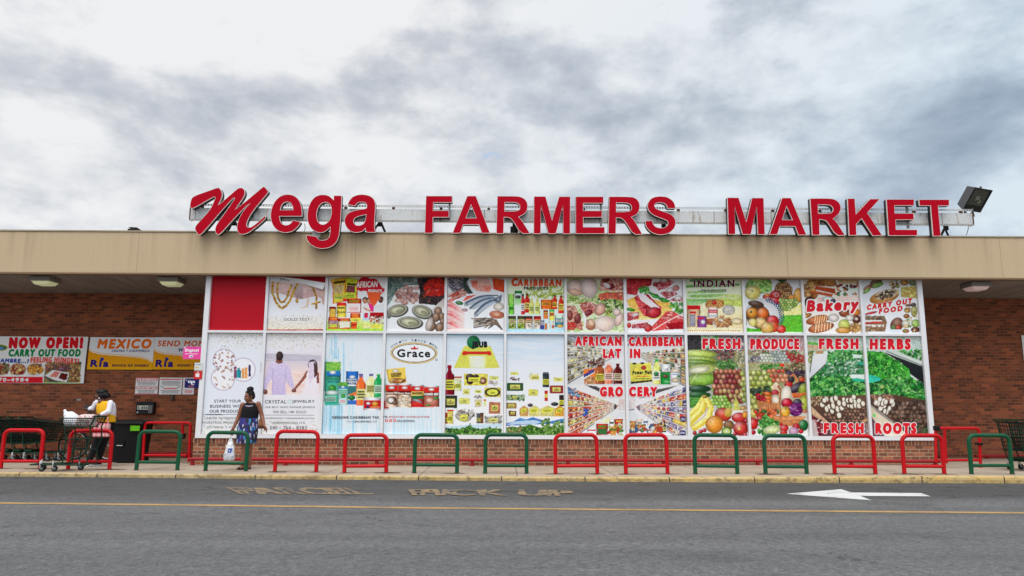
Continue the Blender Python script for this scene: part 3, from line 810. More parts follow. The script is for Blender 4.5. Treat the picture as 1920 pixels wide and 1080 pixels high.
soffit_lamp(84, 533, 'square canopy lamp with a greenish lens above the carry out banner', m_dif)
soffit_lamp(322, 533, 'square canopy lamp with a greenish lens just left of the window bay', m_dif)
soffit_lamp(1830, 540, 'square canopy lamp with a pinkish lens right of the window bay', m_dif2)

# ------------------------------------------------------------------ hoop barriers along the kerb
m_red = paint('glossy_red_paint', (186, 4, 16), .40, 0, .22, 7.0, .002)
m_green = paint('glossy_green_paint', (12, 76, 48), .40, 0, .22, 7.0, .002)
HOOPS = [('r', 1.7, 74.5, 802.6, 879, 864.7, 'red hoop barrier in front of the nested shopping carts, leftmost of the row'),
 ('r', 127.7, 204.5, 804, 880.5, 865.2, 'red hoop barrier in front of the woman in yellow'),
 ('g', 255.8, 331.9, 805.2, 881.7, 866.5, 'green hoop barrier just right of the black rubbish bin'),
 ('g', 385, 461, 807, 883.3, 868.3, 'green hoop barrier in front of the woman in the dark dress'),
 ('r', 515.3, 592.7, 805, 885, 866.3, 'red hoop barrier under the poster of a couple holding hands, tallest of the row'),
 ('r', 645.7, 724, 811.7, 886.7, 874, 'red hoop barrier under the poster of cartons and bottles'),
 ('g', 776.7, 856.7, 811.5, 887.3, 871.8, 'green hoop barrier under the right end of the tins poster'),
 ('g', 909.7, 987.3, 811, 888, 873, 'green hoop barrier under the green bushes and blue hills posters'),
 ('r', 1041.7, 1120, 811.5, 888.7, 873.5, 'red hoop barrier under the left grocery aisle poster'),
 ('r', 1173.7, 1251.7, 811.5, 889, 873.4, 'red hoop barrier under the right grocery aisle poster'),
 ('g', 1304, 1382.3, 812, 889, 874, 'green hoop barrier under the bananas and orange poster'),
 ('g', 1435.7, 1512.7, 813, 889, 875, 'green hoop barrier under the vegetable basket poster'),
 ('r', 1565.7, 1641, 813.5, 889, 874.6, 'red hoop barrier under the sliced roots poster'),
 ('r', 1695.6, 1771, 812.6, 889, 874.4, 'red hoop barrier at the right corner of the window bay'),
 ('g', 1822, 1898, 812.5, 889.3, 872.8, 'green hoop barrier beside the cart at the right edge, rightmost of the row')]
m_stain, nt, b = node_mat('rust_stain'); t = NT(nt); P = t.pos()
f_ = t.noise(P, 12, 6, .7)
t.L.new(t.ramp(t.noise(P, 30, 4, .7), [(.3, (.06, .024, .012)), (.7, (.16, .075, .032))]), b.inputs['Base Color']); b.inputs['Roughness'].default_value = .9
t.L.new(t.ramp(f_, [(.36, G3(0)), (.54, G3(1))]), b.inputs['Alpha'])
m_rust = paint('rust_foot', (70, 38, 24), .9, 0, .3, 20)
for c, xa, xb, yt, yf, yb, label in HOOPS:
    p0, p1 = ground(xa, yf), ground(xb, yf)
    Y = float(min(p0[1]+p1[1], 2*(kerb_y((p0[0]+p1[0])/2)+3)))/2
    X0, X1 = float(at(xa, yf, Y)[0]), float(at(xb, yf, Y)[0])
    z = pav_z((X0+X1)/2)
    h = pz((xa+xb)/2, yt+4.0, Y)-z; hb = pz((xa+xb)/2, yb, Y)-z
    w = (X1-X0)/2; rr = .0385; rc = .12
    root = thing('hoop_barrier', label, 'barrier', ((X0+X1)/2, Y, z), 0, 'painted hoop barriers along the kerb')
    path = [(-w, 0, .003), (-w, 0, h-rc)]
    for k in range(1, 8): a_ = math.pi/2*k/8; path.append((-w+rc-rc*math.cos(a_), 0, h-rc+rc*math.sin(a_)))
    path += [(-w+rc, 0, h), (w-rc, 0, h)]
    for k in range(1, 8): a_ = math.pi/2*k/8; path.append((w-rc+rc*math.sin(a_), 0, h-rc+rc*math.cos(a_)))
    path += [(w, 0, h-rc), (w, 0, .003)]
    mt = m_red if c == 'r' else m_green
    lr = random.Random(int(xa*7)); root.rotation_euler = (R(lr.uniform(-1.6, 1.6)), R(lr.uniform(-.7, .7)), R(lr.uniform(-1.5, 1.5)))
    obj('hoop', MB().tube(path, rr, 14), mt, root, smooth=True)
    obj('crossbar', MB().tube([(-w+rr*.8, 0, hb), (w-rr*.8, 0, hb)], .031, 12), mt, root, smooth=True)
    for s in (-1, 1):
        obj('foot', MB().tube([(s*w, 0, .002), (s*w, 0, .012)], [.05, .042], 12), m_rust, root)
        if c == 'r' or random.Random(int(xa)+s).random() < .25:      # rust bled over the concrete
            rg_ = random.Random(int(xa*3)+s); mb_ = MB(); n_ = 26; A_ = rg_.uniform(.16, .40); B_2 = rg_.uniform(.08, .15); o_ = rg_.uniform(-.06, .10)
            mb_.v = [(s*w+o_*.6+math.cos(2*math.pi*k/n_)*A_*rg_.uniform(.75, 1.15), -.02+math.sin(2*math.pi*k/n_)*B_2*rg_.uniform(.75, 1.15), .0045) for k in range(n_)]+[(s*w+o_*.6, -.02, .0045)]
            mb_.f = [(k, (k+1) % n_, n_) for k in range(n_)]
            obj('rust_stain', mb_, m_stain, root, recalc=False)

# ------------------------------------------------------------------ bumper rails
def bumper(x0, x1, Y, zc, r, feet, label, name='bumper_rail'):
    root = thing(name, label, 'rail', ((x0+x1)/2, Y, pav_z((x0+x1)/2)), 0, 'low red bumper rails')
    ox, oz = root.location[0], root.location[2]
    obj('rail', MB().tube([(x0-ox, 0, zc-oz), (x1-ox, 0, zc-oz)], r, 12), m_bump, root, smooth=True)
    for f in feet:
        zf_ = pav_z(f)
        obj('foot', MB().tube([(f-ox, .02, zf_-oz), (f-ox, .02, zc-oz-.01)], r*1.1, 10).tube([(f-ox, .02, zf_-oz+.001), (f-ox, .02, zf_-oz+.014)], r*1.7, 10), m_bump, root)
m_bump = paint('faded_red_paint', (150, 28, 34), .5, 0, .18, 3)
YB = WALL-.12
zb = pz(960, 862.6, YB)
bumper(float(at(354, 862, YB)[0]), float(at(1762, 864, YB)[0]), YB, zb, .036, [float(at(p, 868, YB)[0]) for p in (360, 535, 706, 885, 1065, 1245, 1421, 1597, 1755)], 'long faded red bumper rail along the foot of the brick under the windows')
YB2 = BACK-.15
bumper(float(at(1829, 855, YB2)[0]), float(at(2010, 855, YB2)[0]), YB2, pz(1870, 855, YB2), .036, [float(at(p, 860, YB2)[0]) for p in (1852, 1960)], 'low red bumper rail against the recessed brick wall at the right edge')
bumper(float(at(230, 849, YB2)[0]), XL-.05, YB2, pz(300, 850, YB2), .036, [float(at(p, 855, YB2)[0]) for p in (262, 348)], 'low red bumper rail against the recessed wall behind the rubbish bin')
bumper(float(at(1759, 855, YB2)[0]), float(at(1777, 855, YB2)[0]), YB2, pz(1770, 856, YB2), .034, [float(at(1766, 858, YB2)[0])], 'short red rail stub at the foot of the recessed wall behind the cart gate')

# cart-gate rails
def gate(label, pts_px, Y, bar=None, extra=(), legs2=()):
    q = [at(x, y, Y) for x, y in pts_px]
    cx = float((q[0][0]+q[-1][0])/2); z0 = pav_z(cx)
    root = thing('cart_gate', label, 'rail', (cx, Y, z0), 0, 'tall red cart gates')
    P = [Vector((p[0]-cx, 0, p[2]-z0)) for p in q]
    rc = .09; path = [P[0]]
    for i in range(1, len(P)-1):
        a_, b_ = (P[i-1]-P[i]).normalized(), (P[i+1]-P[i]).normalized()
        for k in range(6):
            u = k/5; path.append(P[i]+a_*rc*(1-u)**2+b_*rc*u**2)
    path.append(P[-1])
    obj('gate_frame', MB().tube(path, .030, 12), m_red, root, smooth=True)
    if bar:
        a_, b_ = at(*bar[0], Y), at(*bar[1], Y)
        obj('crossbar', MB().tube([(a_[0]-cx, 0, a_[2]-z0), (b_[0]-cx, 0, b_[2]-z0)], .026, 10), m_red, root, smooth=True)
    for (xa, ya, xb, yb, dy_) in legs2:
        a_, b_ = at(xa, ya, Y+dy_), at(xb, yb, Y+dy_)
        obj('leg', MB().tube([(a_[0]-cx, dy_, a_[2]-z0), (b_[0]-cx, dy_, b_[2]-z0)], .030, 10), m_red, root, smooth=True)
    for (x, y, w_, h_) in extra:
        p = at(x, y, Y-.03)
        obj('clamp', MB().box(p[0]-cx-w_, p[0]-cx+w_, -.06, .04, p[2]-z0-h_, p[2]-z0+h_), m_black, root, bevel=.015)
    return root
gate('red tubular cart gate standing left of the window bay', [(267.5, 864.5), (272, 792.5), (357.5, 792.5), (354, 866)], 17.2, ((268, 853.5), (350, 853.5)), [(343.5, 818, .03, .06)], [(342, 796, 343, 820, .25)])
gate('red tubular cart gate standing right of the window bay', [(1755, 866.5), (1754, 803), (1835.5, 803), (1839, 878.5)], 15.95, ((1757, 863.3), (1838, 862.6)), [(1757, 803, .055, .05), (1836.6, 832.6, .07, .022)], [(1770.5, 804, 1774.5, 869, .55)])
# ------------------------------------------------------------------ printed sheets
# A print is a dense flat mesh whose points carry the ink colour; it is "painted" with small procedural shapes.
m_print, nt, b = node_mat('printed_vinyl'); t = NT(nt)
att = t.n('ShaderNodeAttribute'); att.attribute_name = 'ink'
t.L.new(att.outputs['Color'], b.inputs['Base Color']); b.inputs['Roughness'].default_value = .5; b.inputs['Specular IOR Level'].default_value = .10
m_banner, nt, b = node_mat('printed_banner_cloth'); t = NT(nt)
att = t.n('ShaderNodeAttribute'); att.attribute_name = 'ink'
t.L.new(att.outputs['Color'], b.inputs['Base Color']); b.inputs['Roughness'].default_value = .6; b.inputs['Specular IOR Level'].default_value = .08
INK = 0.98
def vnoise(x, y, seed=0):
    xi, yi = np.floor(x).astype(np.int64), np.floor(y).astype(np.int64)
    fx, fy = x-xi, y-yi
    fx, fy = fx*fx*(3-2*fx), fy*fy*(3-2*fy)
    def h(a, b_):
        n = (a*374761393+b_*668265263+seed*982451653) & 0x7fffffff
        n = ((n ^ (n >> 13))*1274126177) & 0x7fffffff
        return ((n ^ (n >> 16)) & 0xffff)/65535.0
    return (h(xi, yi)*(1-fx)+h(xi+1, yi)*fx)*(1-fy)+(h(xi, yi+1)*(1-fx)+h(xi+1, yi+1)*fx)*fy
def fbm(x, y, seed=0, o=4):
    s = 0; a = .5; n = 0
    for i in range(o):
        s = s+a*vnoise(x*2**i, y*2**i, seed+i*17); n += a; a *= .55
    return s/n

class Sheet:
    """a printed sheet; shapes are given in the pixels of an enlarged view of the photograph: view(ox, oy, s)"""
    def __init__(s, x0, x1, z0, z1, Y, step=.0105, bow=None, bg=(228, 230, 234)):
        s.nx, s.nz = max(2, int((x1-x0)/step)), max(2, int((z1-z0)/step))
        gx, gz = np.meshgrid(np.linspace(x0, x1, s.nx+1), np.linspace(z0, z1, s.nz+1))
        s.X, s.Z, s.Y = gx.ravel(), gz.ravel(), Y
        s.px, s.py = to_px(s.X, np.full_like(s.X, Y), s.Z)
        s.col = np.empty((len(s.X), 3)); s.col[:] = bg
        s.tv, s.tf, s.tcol = [], [], []; s.layer = 0
        s.bow = bow; s.rng = random.Random(int(abs(x0)*1000)+int(z0*100)); s.view(0, 0, 1)
        s.cut = None
    def view(s, ox, oy, sc):
        s.o = (ox, oy, sc); s.x = (s.px-ox)*sc; s.y = (s.py-oy)*sc
        s.aa = max(.4, .55*sc)
        return s
    def _bb(s, x0, x1, y0, y1):
        return np.nonzero((s.x >= x0) & (s.x <= x1) & (s.y >= y0) & (s.y <= y1))[0]
    def _put(s, i, c, a):
        a = np.asarray(a)[:, None] if np.ndim(a) else a
        s.col[i] = s.col[i]*(1-a)+np.asarray(c, float)*a
    def grad(s, stops):
        ys = [p[0] for p in stops]
        for k in range(3): s.col[:, k] = np.interp(s.y, ys, [p[1][k] for p in stops])
        return s
    def E(s, cx, cy, rx, ry, c, rot=0, sh=.38, hl=.25, a=1.0):
        r = max(rx, ry)+s.aa; i = s._bb(cx-r, cx+r, cy-r, cy+r)
        if not len(i): return s
        X, Y = s.x[i]-cx, s.y[i]-cy
        if rot:
            q = R(rot); X, Y = X*math.cos(q)+Y*math.sin(q), -X*math.sin(q)+Y*math.cos(q)
        d = np.sqrt((X/rx)**2+(Y/ry)**2)
        al = np.clip((1-d)*min(rx, ry)/s.aa+.5, 0, 1)*a
        h = np.exp(-(((X/rx)+.35)**2+((Y/ry)+.4)**2)*3.2)*hl
        k = 1-sh*np.clip(d, 0, 1)**2.2
        cc = np.asarray(c, float)[None]*k[:, None]; cc = cc+(255-cc)*h[:, None]
        s._put(i, cc, al); return s
    def _in(s, pts):
        P = np.asarray(pts, float)
        i = s._bb(P[:, 0].min(), P[:, 0].max(), P[:, 1].min(), P[:, 1].max())
        X, Y = s.x[i], s.y[i]; ins = np.zeros(len(i), bool); j = len(P)-1
        for k in range(len(P)):
            (xa, ya), (xb, yb) = P[k], P[j]
            if ya != yb:
                ins ^= ((ya > Y) != (yb > Y)) & (X < (xb-xa)*(Y-ya)/(yb-ya)+xa)
            j = k
        return i[ins]
    def P(s, pts, c, c2=None, n=0, a=1.0):
        i = s._in(pts)
        if not len(i): return s
        if c2 is None: cc = np.tile(np.asarray(c, float), (len(i), 1))
        else:
            y = s.y[i]; u = ((y-y.min())/max(np.ptp(y), 1e-6))[:, None]; cc = np.asarray(c, float)*(1-u)+np.asarray(c2, float)*u
        if n: cc = cc*(1+n*(2*fbm(s.x[i]/(6*s.o[2]/4.9), s.y[i]/(6*s.o[2]/4.9), 5)[:, None]-1))
        s._put(i, cc, a); return s
    def rect(s, x0, y0, x1, y1, c, c2=None, n=0, a=1.0): return s.P([(x0, y0), (x1, y0), (x1, y1), (x0, y1)], c, c2, n, a)
    def L(s, pts, w, c, a=1.0):
        for (xa, ya), (xb, yb) in zip(pts[:-1], pts[1:]):
            i = s._bb(min(xa, xb)-w, max(xa, xb)+w, min(ya, yb)-w, max(ya, yb)+w)
            if not len(i): continue
            ex, ey = xb-xa, yb-ya; l = ex*ex+ey*ey+1e-9
            u = np.clip(((s.x[i]-xa)*ex+(s.y[i]-ya)*ey)/l, 0, 1)
            d = np.hypot(s.x[i]-xa-u*ex, s.y[i]-ya-u*ey)
            s._put(i, c, np.clip((w/2-d)/s.aa+.5, 0, 1)*a)
        return s
    def N(s, pts, cols, sx, sy=None, seed=1, rot=0, a=1.0, con=1.6):
        """marbled area: noise picks from a row of colours"""
        i = s._in(pts)
        if not len(i): return s
        sy = sy or sx; X, Y = s.x[i], s.y[i]
        if rot: q = R(rot); X, Y = X*math.cos(q)+Y*math.sin(q), -X*math.sin(q)+Y*math.cos(q)
        f = np.clip((fbm(X/sx, Y/sy, seed)-.5)*con+.5, 0, 1)*(len(cols)-1)
        cc = np.stack([np.interp(f, range(len(cols)), [c[k] for c in cols]) for k in range(3)], -1)
        s._put(i, cc, a); return s
    def S(s, pts, n, cols, rx, ry, rot=None, sh=.35, hl=.2, srt=True):
        """scatter of small shaded blobs (leaves, grains, slices)"""
        P = np.asarray(pts, float); q = []
        for _ in range(n*6):
            x, y = s.rng.uniform(P[:, 0].min(), P[:, 0].max()), s.rng.uniform(P[:, 1].min(), P[:, 1].max())
            ins = False; j = len(P)-1
            for k in range(len(P)):
                if (P[k][1] > y) != (P[j][1] > y) and x < (P[j][0]-P[k][0])*(y-P[k][1])/(P[j][1]-P[k][1])+P[k][0]: ins = not ins
                j = k
            if ins: q.append((x, y))
            if len(q) >= n: break
        if srt: q.sort(key=lambda p: p[1])
        for x, y in q:
            m = s.rng.uniform(.7, 1.3)
            s.E(x, y, rx*m, ry*m, s.rng.choice(cols), s.rng.uniform(0, 180) if rot is None else rot+s.rng.uniform(-25, 25), sh, hl)
        return s
    def G(s, pts, dx, dy, rx, ry, cols, sh=.45, hl=.3):
        """stacked rows of round fruit"""
        P = np.asarray(pts, float); y = P[:, 1].min(); r = 0
        while y <= P[:, 1].max():
            x = P[:, 0].min()+(dx/2 if r % 2 else 0)
            while x <= P[:, 0].max():
                ins = False; j = len(P)-1
                for k in range(len(P)):
                    if (P[k][1] > y) != (P[j][1] > y) and x < (P[j][0]-P[k][0])*(y-P[k][1])/(P[j][1]-P[k][1])+P[k][0]: ins = not ins
                    j = k
                if ins: s.E(x+s.rng.uniform(-.1, .1)*dx, y+s.rng.uniform(-.1, .1)*dy, rx, ry, s.rng.choice(cols), 0, sh, hl)
                x += dx
            y += dy; r += 1
        return s
    def squig(s, x0, y0, x1, y1, n, c, w=None):
        h = (y1-y0)/max(n, 1)
        for k in range(n):
            y = y0+h*(k+.5); m = s.rng.uniform(0, .15)*(x1-x0); x = x0+m
            while x < x1-m:
                l = s.rng.uniform(.08, .22)*(x1-x0); s.L([(x, y), (min(x+l, x1-m), y)], w or h*.5, c, .8); x += l+.04*(x1-x0)
        return s
    def pack(s, x0, y0, x1, y1, c, top=None, lab=None, ink=(60, 40, 30), lines=2, body=None, round_=False):
        """a printed carton, pouch or tin"""
        w, h = x1-x0, y1-y0
        i = s._bb(x0, x1, y0, y1)
        if not len(i): return s
        u = (s.x[i]-x0)/w
        k = (1.06-.55*(2*u-1)**4) if not round_ else (1.12-.55*(2*u-.9)**2)
        v = (s.y[i]-y0)/h
        cc = np.tile(np.asarray(c, float), (len(i), 1))
        if body: cc[(v > .5)] = body
        if top: cc[(v < .22)] = top
        s._put(i, np.clip(cc*k[:, None], 0, 255), 1)
        if lab: s.rect(x0+w*.1, y0+h*.28, x1-w*.1, y0+h*.58, lab); s.squig(x0+w*.16, y0+h*.31, x1-w*.16, y0+h*.56, lines, ink)
        if body: s.S([(x0+w*.1, y0+h*.62), (x1-w*.1, y0+h*.62), (x1-w*.1, y1-h*.08), (x0+w*.1, y1-h*.08)], 7, [body, tuple(int(q*.6) for q in body), (235, 220, 190)], w*.13, h*.07)
        return s
    def bottle(s, cx, y0, y1, w, c, cap, lab=None, ink=(60, 40, 30), neck=.24, nw=.36):
        h = y1-y0
        s.P([(cx-w*nw/2, y0+h*.06), (cx+w*nw/2, y0+h*.06), (cx+w*nw/2, y0+h*neck*.6), (cx+w/2, y0+h*neck*1.35), (cx+w/2, y1), (cx-w/2, y1), (cx-w/2, y0+h*neck*1.35), (cx-w*nw/2, y0+h*neck*.6)], c)
        s.L([(cx-w*.28, y0+h*.32), (cx-w*.28, y1-h*.06)], w*.14, tuple(min(255, int(q+70)) for q in c), .6)
        s.L([(cx+w*.40, y0+h*.32), (cx+w*.40, y1-h*.03)], w*.18, tuple(int(q*.6) for q in c), .6)
        s.rect(cx-w*nw*.6, y0, cx+w*nw*.6, y0+h*.10, cap)
        if lab: s.rect(cx-w*.47, y0+h*.48, cx+w*.47, y0+h*.82, lab); s.squig(cx-w*.38, y0+h*.52, cx+w*.38, y0+h*.78, 3, ink)
        return s
    # lettering and flat outlines laid on the sheet as crisp ink
    def _flat(s, px, py, f, c, step=1.0):
        s.layer += step
        v = [at(a_, b_, s.Y) for a_, b_ in zip(px, py)]
        o = len(s.tv)
        for p in v: s.tv.append((p[0], s.Y-.0012-.0005*s.layer-(s.bow(p[0], p[2]) if s.bow else 0), p[2])); s.tcol.append(c)
        s.tf += [tuple(i+o for i in q) for q in f]
    def T(s, txt, x0, yt, x1, yb, c, bold=0.0, dy=0, shear=0, arc=0, out=None, ow=.03, space=None, ref=None):
        # heavy weights: the font's own offset only goes so far, so the outline is struck again a little to each side
        tot = bold*(1.55 if out else 1.25); base = 0.0; space = space or (1.0+tot*4.6+(.10 if out else 0))
        ox, oy, sc = s.o
        a_ = (ox+x0/sc, oy+yt/sc, ox+x1/sc, oy+yb/sc); h = (yb-yt)/sc/.7
        def strike(extra, c_):
            r = max(0.0, tot-base+extra)*h
            px, py, f = text_px(txt, *a_, base, dy/sc, shear, arc/sc, space, ref)
            n = 1 if r < .10 else (8 if r < 1.6 else 14)
            for k in range(n):
                q = 2*math.pi*k/n
                s._flat(px+(r*math.cos(q) if n > 1 else 0), py+(r*math.sin(q) if n > 1 else 0), f, c_, .15)
            if n > 1: s._flat(px, py, f, c_, .15)
        if out is not None: strike(ow*.8, out)
        strike(0.0, c)
        return s
    def poly(s, pts, c):
        ox, oy, sc = s.o
        q = [(ox+x/sc, oy+y/sc) for x, y in pts]
        s._flat([p[0] for p in q], [p[1] for p in q], [tuple(t_) for t_ in tessellate_polygon([[Vector((x, -y, 0)) for x, y in q]])], c)
        return s
    def grain(s, amt=.05, sc=1.6, pic=.22):
        # the mottling of a real printed photograph: coarse and fine, only where the sheet carries a picture
        w = np.clip((np.ptp(s.col, axis=1)-14)/60, 0, 1)
        f = .55*(2*fbm(s.px/4.2, s.py/4.2, 21, 3)-1)+.5*(2*vnoise(s.px*.75, s.py*.75, 8)-1)+.35*(2*vnoise(s.px*1.5, s.py*1.5, 9)-1)
        m_ = s.col.mean(1, keepdims=True); s.col = np.clip(m_+(s.col-m_)*(1-.08*w[:, None]), 0, 255); s.col = np.clip(s.col+(s.col-135)*.14*w[:, None], 0, 255)
        s.col *= 1+(amt*(2*vnoise(s.px*sc, s.py*sc, 3)-1)*.5+pic*w*f)[:, None]
        g = (2*vnoise(s.px*.35, s.py*.35, 31)-1)*w*9*pic/.22
        s.col += np.stack([g, -g*.3, -g], -1); return s
    def build(s, name, label, cat, group=None, mat=None, keep=None):
        n = len(s.X); nx1 = s.nx+1
        yb = np.full(n, s.Y) if s.bow is None else s.Y-np.array([s.bow(a_, b_) for a_, b_ in zip(s.X, s.Z)])
        V = np.stack([s.X, yb, s.Z], -1)
        ii, jj = np.meshgrid(np.arange(s.nx), np.arange(s.nz)); q = (jj*nx1+ii).ravel()
        F = np.stack([q, q+1, q+1+nx1, q+nx1], -1)
        if keep is not None:
            k = keep(s); F = F[k[F].all(1)]
        tv = np.array(s.tv).reshape(-1, 3)
        allv = np.concatenate([V, tv]) if len(tv) else V
        cols = np.concatenate([s.col, np.array(s.tcol).reshape(-1, 3)]) if len(tv) else s.col
        me = bpy.data.meshes.new(name)
        c0 = np.array([allv[:, 0].mean(), s.Y, allv[:, 2].min()])
        me.from_pydata((allv-c0).tolist(), [], F.tolist()+[tuple(i+n for i in t_) for t_ in s.tf])
        ca = me.color_attributes.new('ink', 'FLOAT_COLOR', 'POINT')
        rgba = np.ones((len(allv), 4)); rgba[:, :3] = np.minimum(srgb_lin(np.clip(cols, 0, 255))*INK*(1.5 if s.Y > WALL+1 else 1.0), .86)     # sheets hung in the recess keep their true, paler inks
        ca.data.foreach_set('color', rgba.ravel().astype(np.float32))
        me.materials.append(mat or m_print)
        o = bpy.data.objects.new(name, me); LINK(o); o.location = c0
        return tag(o, label, cat, group)

POST_Y = WALL+.062
def window_sheet(c, r, **k):
    for (cc, rr, a_, b_, z0, z1) in WIN:
        if cc == c and rr == r: return Sheet(a_+.006, b_-.006, z0+.004, z1-.004, POST_Y, **k)
TOPV = [(380, 510, 8), (380, 510, 8), (610, 510, 8), (610, 510, 8), (830, 510, 8), (830, 510, 8), (1050, 510, 8), (1050, 510, 8), (1270, 510, 8), (1270, 510, 8), (1490, 510, 7.68), (1490, 510, 7.68)]
BOTV = [(360, 610, 4.908), (360, 610, 4.908), (590, 610, 4.908), (590, 610, 4.908), (820, 610, 4.908), (820, 610, 4.908), (1050, 610, 4.908), (1050, 610, 4.908), (1280, 610, 4.908), (1280, 610, 4.908), (1500, 610, 4.908), (1500, 610, 4.908)]
def top(c, **k): return window_sheet(c, 0, **k).view(*TOPV[c])
def bot(c, **k): return window_sheet(c, 1, **k).view(*BOTV[c])
W_, K_, RED_ = (232, 234, 237), (28, 28, 30), (214, 38, 44)
PG = 'printed window posters'
def done(s, label, pic=.22, **k):
    s.grain(pic=pic); return s.build('window_poster', label, 'poster', PG, **k)
def gold_dust(s, y0, y1, n, flip=False):
    xs = (s.x.min(), s.x.max())
    for _ in range(n):
        u = s.rng.random()**1.6; y = y1-(y1-y0)*u if not flip else y0+(y1-y0)*u
        s.E(s.rng.uniform(*xs), y, 3.2*s.o[2]/8+1, 3.2*s.o[2]/8+1, s.rng.choice([(150, 120, 70), (190, 160, 90), (90, 80, 60), (225, 200, 140), (205, 180, 120)]), 0, 0, 0, .8)
# --- top row
s = top(1); s.grad([(0, (232, 233, 238)), (500, (226, 226, 232)), (640, (232, 232, 236)), (860, (232, 226, 212))])
s.P([(1000, 150), (1150, 140), (1480, 170), (1850, 230), (1830, 420), (1700, 360), (1480, 410), (1150, 320), (1020, 320)], (226, 196, 190), (196, 158, 156), .2)
s.P([(1320, 170), (1500, 190), (1500, 400), (1400, 390)], (205, 190, 190), (160, 130, 132))
s.P([(1760, 280), (1845, 260), (1830, 500), (1790, 470)], (214, 182, 172), (196, 160, 150))
def chain(pts, w):
    P = np.array(pts, float); l = np.r_[0, np.cumsum(np.hypot(*np.diff(P, axis=0).T))]
    for d in np.arange(0, l[-1], w*.8):
        x, y = np.interp(d, l, P[:, 0]), np.interp(d, l, P[:, 1])
        s.E(x, y, w*.62, w*.5, s.rng.choice([(214, 160, 40), (235, 190, 80), (180, 120, 30)]), s.rng.uniform(0, 180), .3, .3); s.E(x, y, w*.18, w*.15, (70, 45, 20), 0, 0, 0)
chain([(1055, 160), (1045, 300), (1090, 430), (1140, 510), (1190, 545), (1250, 510), (1310, 430), (1350, 330), (1390, 240), (1430, 170)], 34)
chain([(1130, 170), (1115, 290), (1135, 400), (1175, 460), (1230, 440), (1270, 370), (1300, 270), (1340, 180)], 30)
chain([(1640, 220), (1680, 300), (1710, 380), (1705, 470), (1705, 550)], 30); chain([(1640, 480), (1700, 470), (1770, 445)], 26)
s.E(1415, 430, 24, 36, (205, 150, 60)).L([(1575, 400), (1560, 520), (1490, 535)], 10, (214, 160, 80)).L([(1598, 400), (1568, 530)], 6, (200, 140, 60))
gold_dust(s, 640, 860, 420); s.rect(940, 860, 1812, 880, (176, 30, 44))
s.T('PRO', 1165, 88, 1310, 128, K_, .01, 6).T('GOLD TEST', 1215, 690, 1608, 730, (50, 50, 62), 0)
done(s, 'white poster of gold chains with its top right corner peeling down', keep=lambda q: ~((q.x > 1030) & (q.y < 62+(q.x-1030)*.165)))
# the peeled corner hangs forward as a fold of blank vinyl
q_ = [(380+x/8, 510+y/8) for x, y in ((1030, 60), (1440, 100), (1850, 165), (1800, 262), (1640, 215), (1490, 172), (1290, 110))]
mbp = MB(); yy = [.0, .03, .06, .075, .05, .02, .006]
mbp.v = [tuple(at(x, y, POST_Y-.004-d)) for (x, y), d in zip(q_, yy)]; mbp.f = [(0, 1, 6), (1, 5, 6), (1, 2, 5), (2, 4, 5), (2, 3, 4)]
peel = obj('peeled_corner', mbp, paint('blank_vinyl_back', (228, 229, 231), .5, 0, .05), recalc=False)
pp = [o for o in C.objects if o.name.startswith('window_poster')][-1]
for v in peel.data.vertices: v.co = v.co-pp.location
peel.parent = pp

s = top(2); s.grad([(0, (234, 234, 236)), (690, (232, 234, 232)), (760, (205, 225, 130)), (880, (160, 205, 60))])
s.P([(75, 110), (290, 80), (500, 105), (480, 420), (250, 450), (110, 480), (110, 210)], (222, 60, 40))
s.P([(85, 105), (300, 85), (290, 330), (260, 440), (125, 470), (120, 200)], (225, 175, 50), (215, 200, 70), .1); s.P([(300, 75), (490, 105), (465, 330), (450, 400), (285, 400), (310, 250)], (205, 210, 50), (200, 205, 60), .1)
s.N([(125, 200), (280, 180), (260, 330), (130, 330)], [(120, 90, 50), (220, 200, 150), (190, 150, 70)], 22); s.N([(325, 205), (450, 210), (440, 310), (310, 310)], [(60, 50, 50), (150, 60, 70), (110, 100, 95)], 18)
s.P([(120, 145), (295, 125), (300, 160), (125, 180)], (70, 60, 30)).P([(330, 165), (460, 175), (455, 205), (328, 195)], (60, 55, 30)).rect(285, 335, 465, 390, (200, 215, 70)).squig(290, 340, 440, 385, 2, (60, 90, 40)).rect(130, 350, 260, 400, (190, 200, 90)).squig(135, 370, 250, 400, 2, (80, 110, 50))
s.pack(330, 400, 540, 610, (216, 50, 40), None); s.rect(355, 420, 505, 460, (150, 130, 40)).rect(330, 475, 525, 600, (236, 228, 226)).squig(350, 520, 500, 580, 3, (220, 120, 120))
s.pack(170, 460, 315, 680, (226, 200, 80), (220, 50, 40)); s.rect(185, 525, 290, 545, (60, 60, 40)).T('GARI', 176, 588, 310, 618, (40, 35, 30), .02)
s.pack(60, 520, 160, 680, (205, 165, 70), (140, 20, 40)).pack(375, 615, 525, 690, (230, 90, 40)).squig(390, 635, 510, 670, 2, (240, 180, 80))
s.pack(45, 680, 195, 850, (216, 50, 44)); s.N([(55, 725), (190, 725), (185, 830), (55, 830)], [(70, 50, 60), (190, 160, 160), (120, 90, 90)], 14).rect(70, 785, 170, 830, (205, 205, 70)).rect(75, 690, 180, 715, (225, 150, 50))
s.pack(200, 690, 375, 850, (220, 60, 50)); s.rect(212, 740, 368, 835, (226, 228, 205)).rect(230, 715, 345, 735, (190, 150, 60)).rect(380, 690, 530, 745, (225, 215, 80)).squig(430, 710, 490, 740, 2, (50, 60, 50)).pack(385, 750, 475, 850, (226, 90, 40), None, (220, 60, 40))
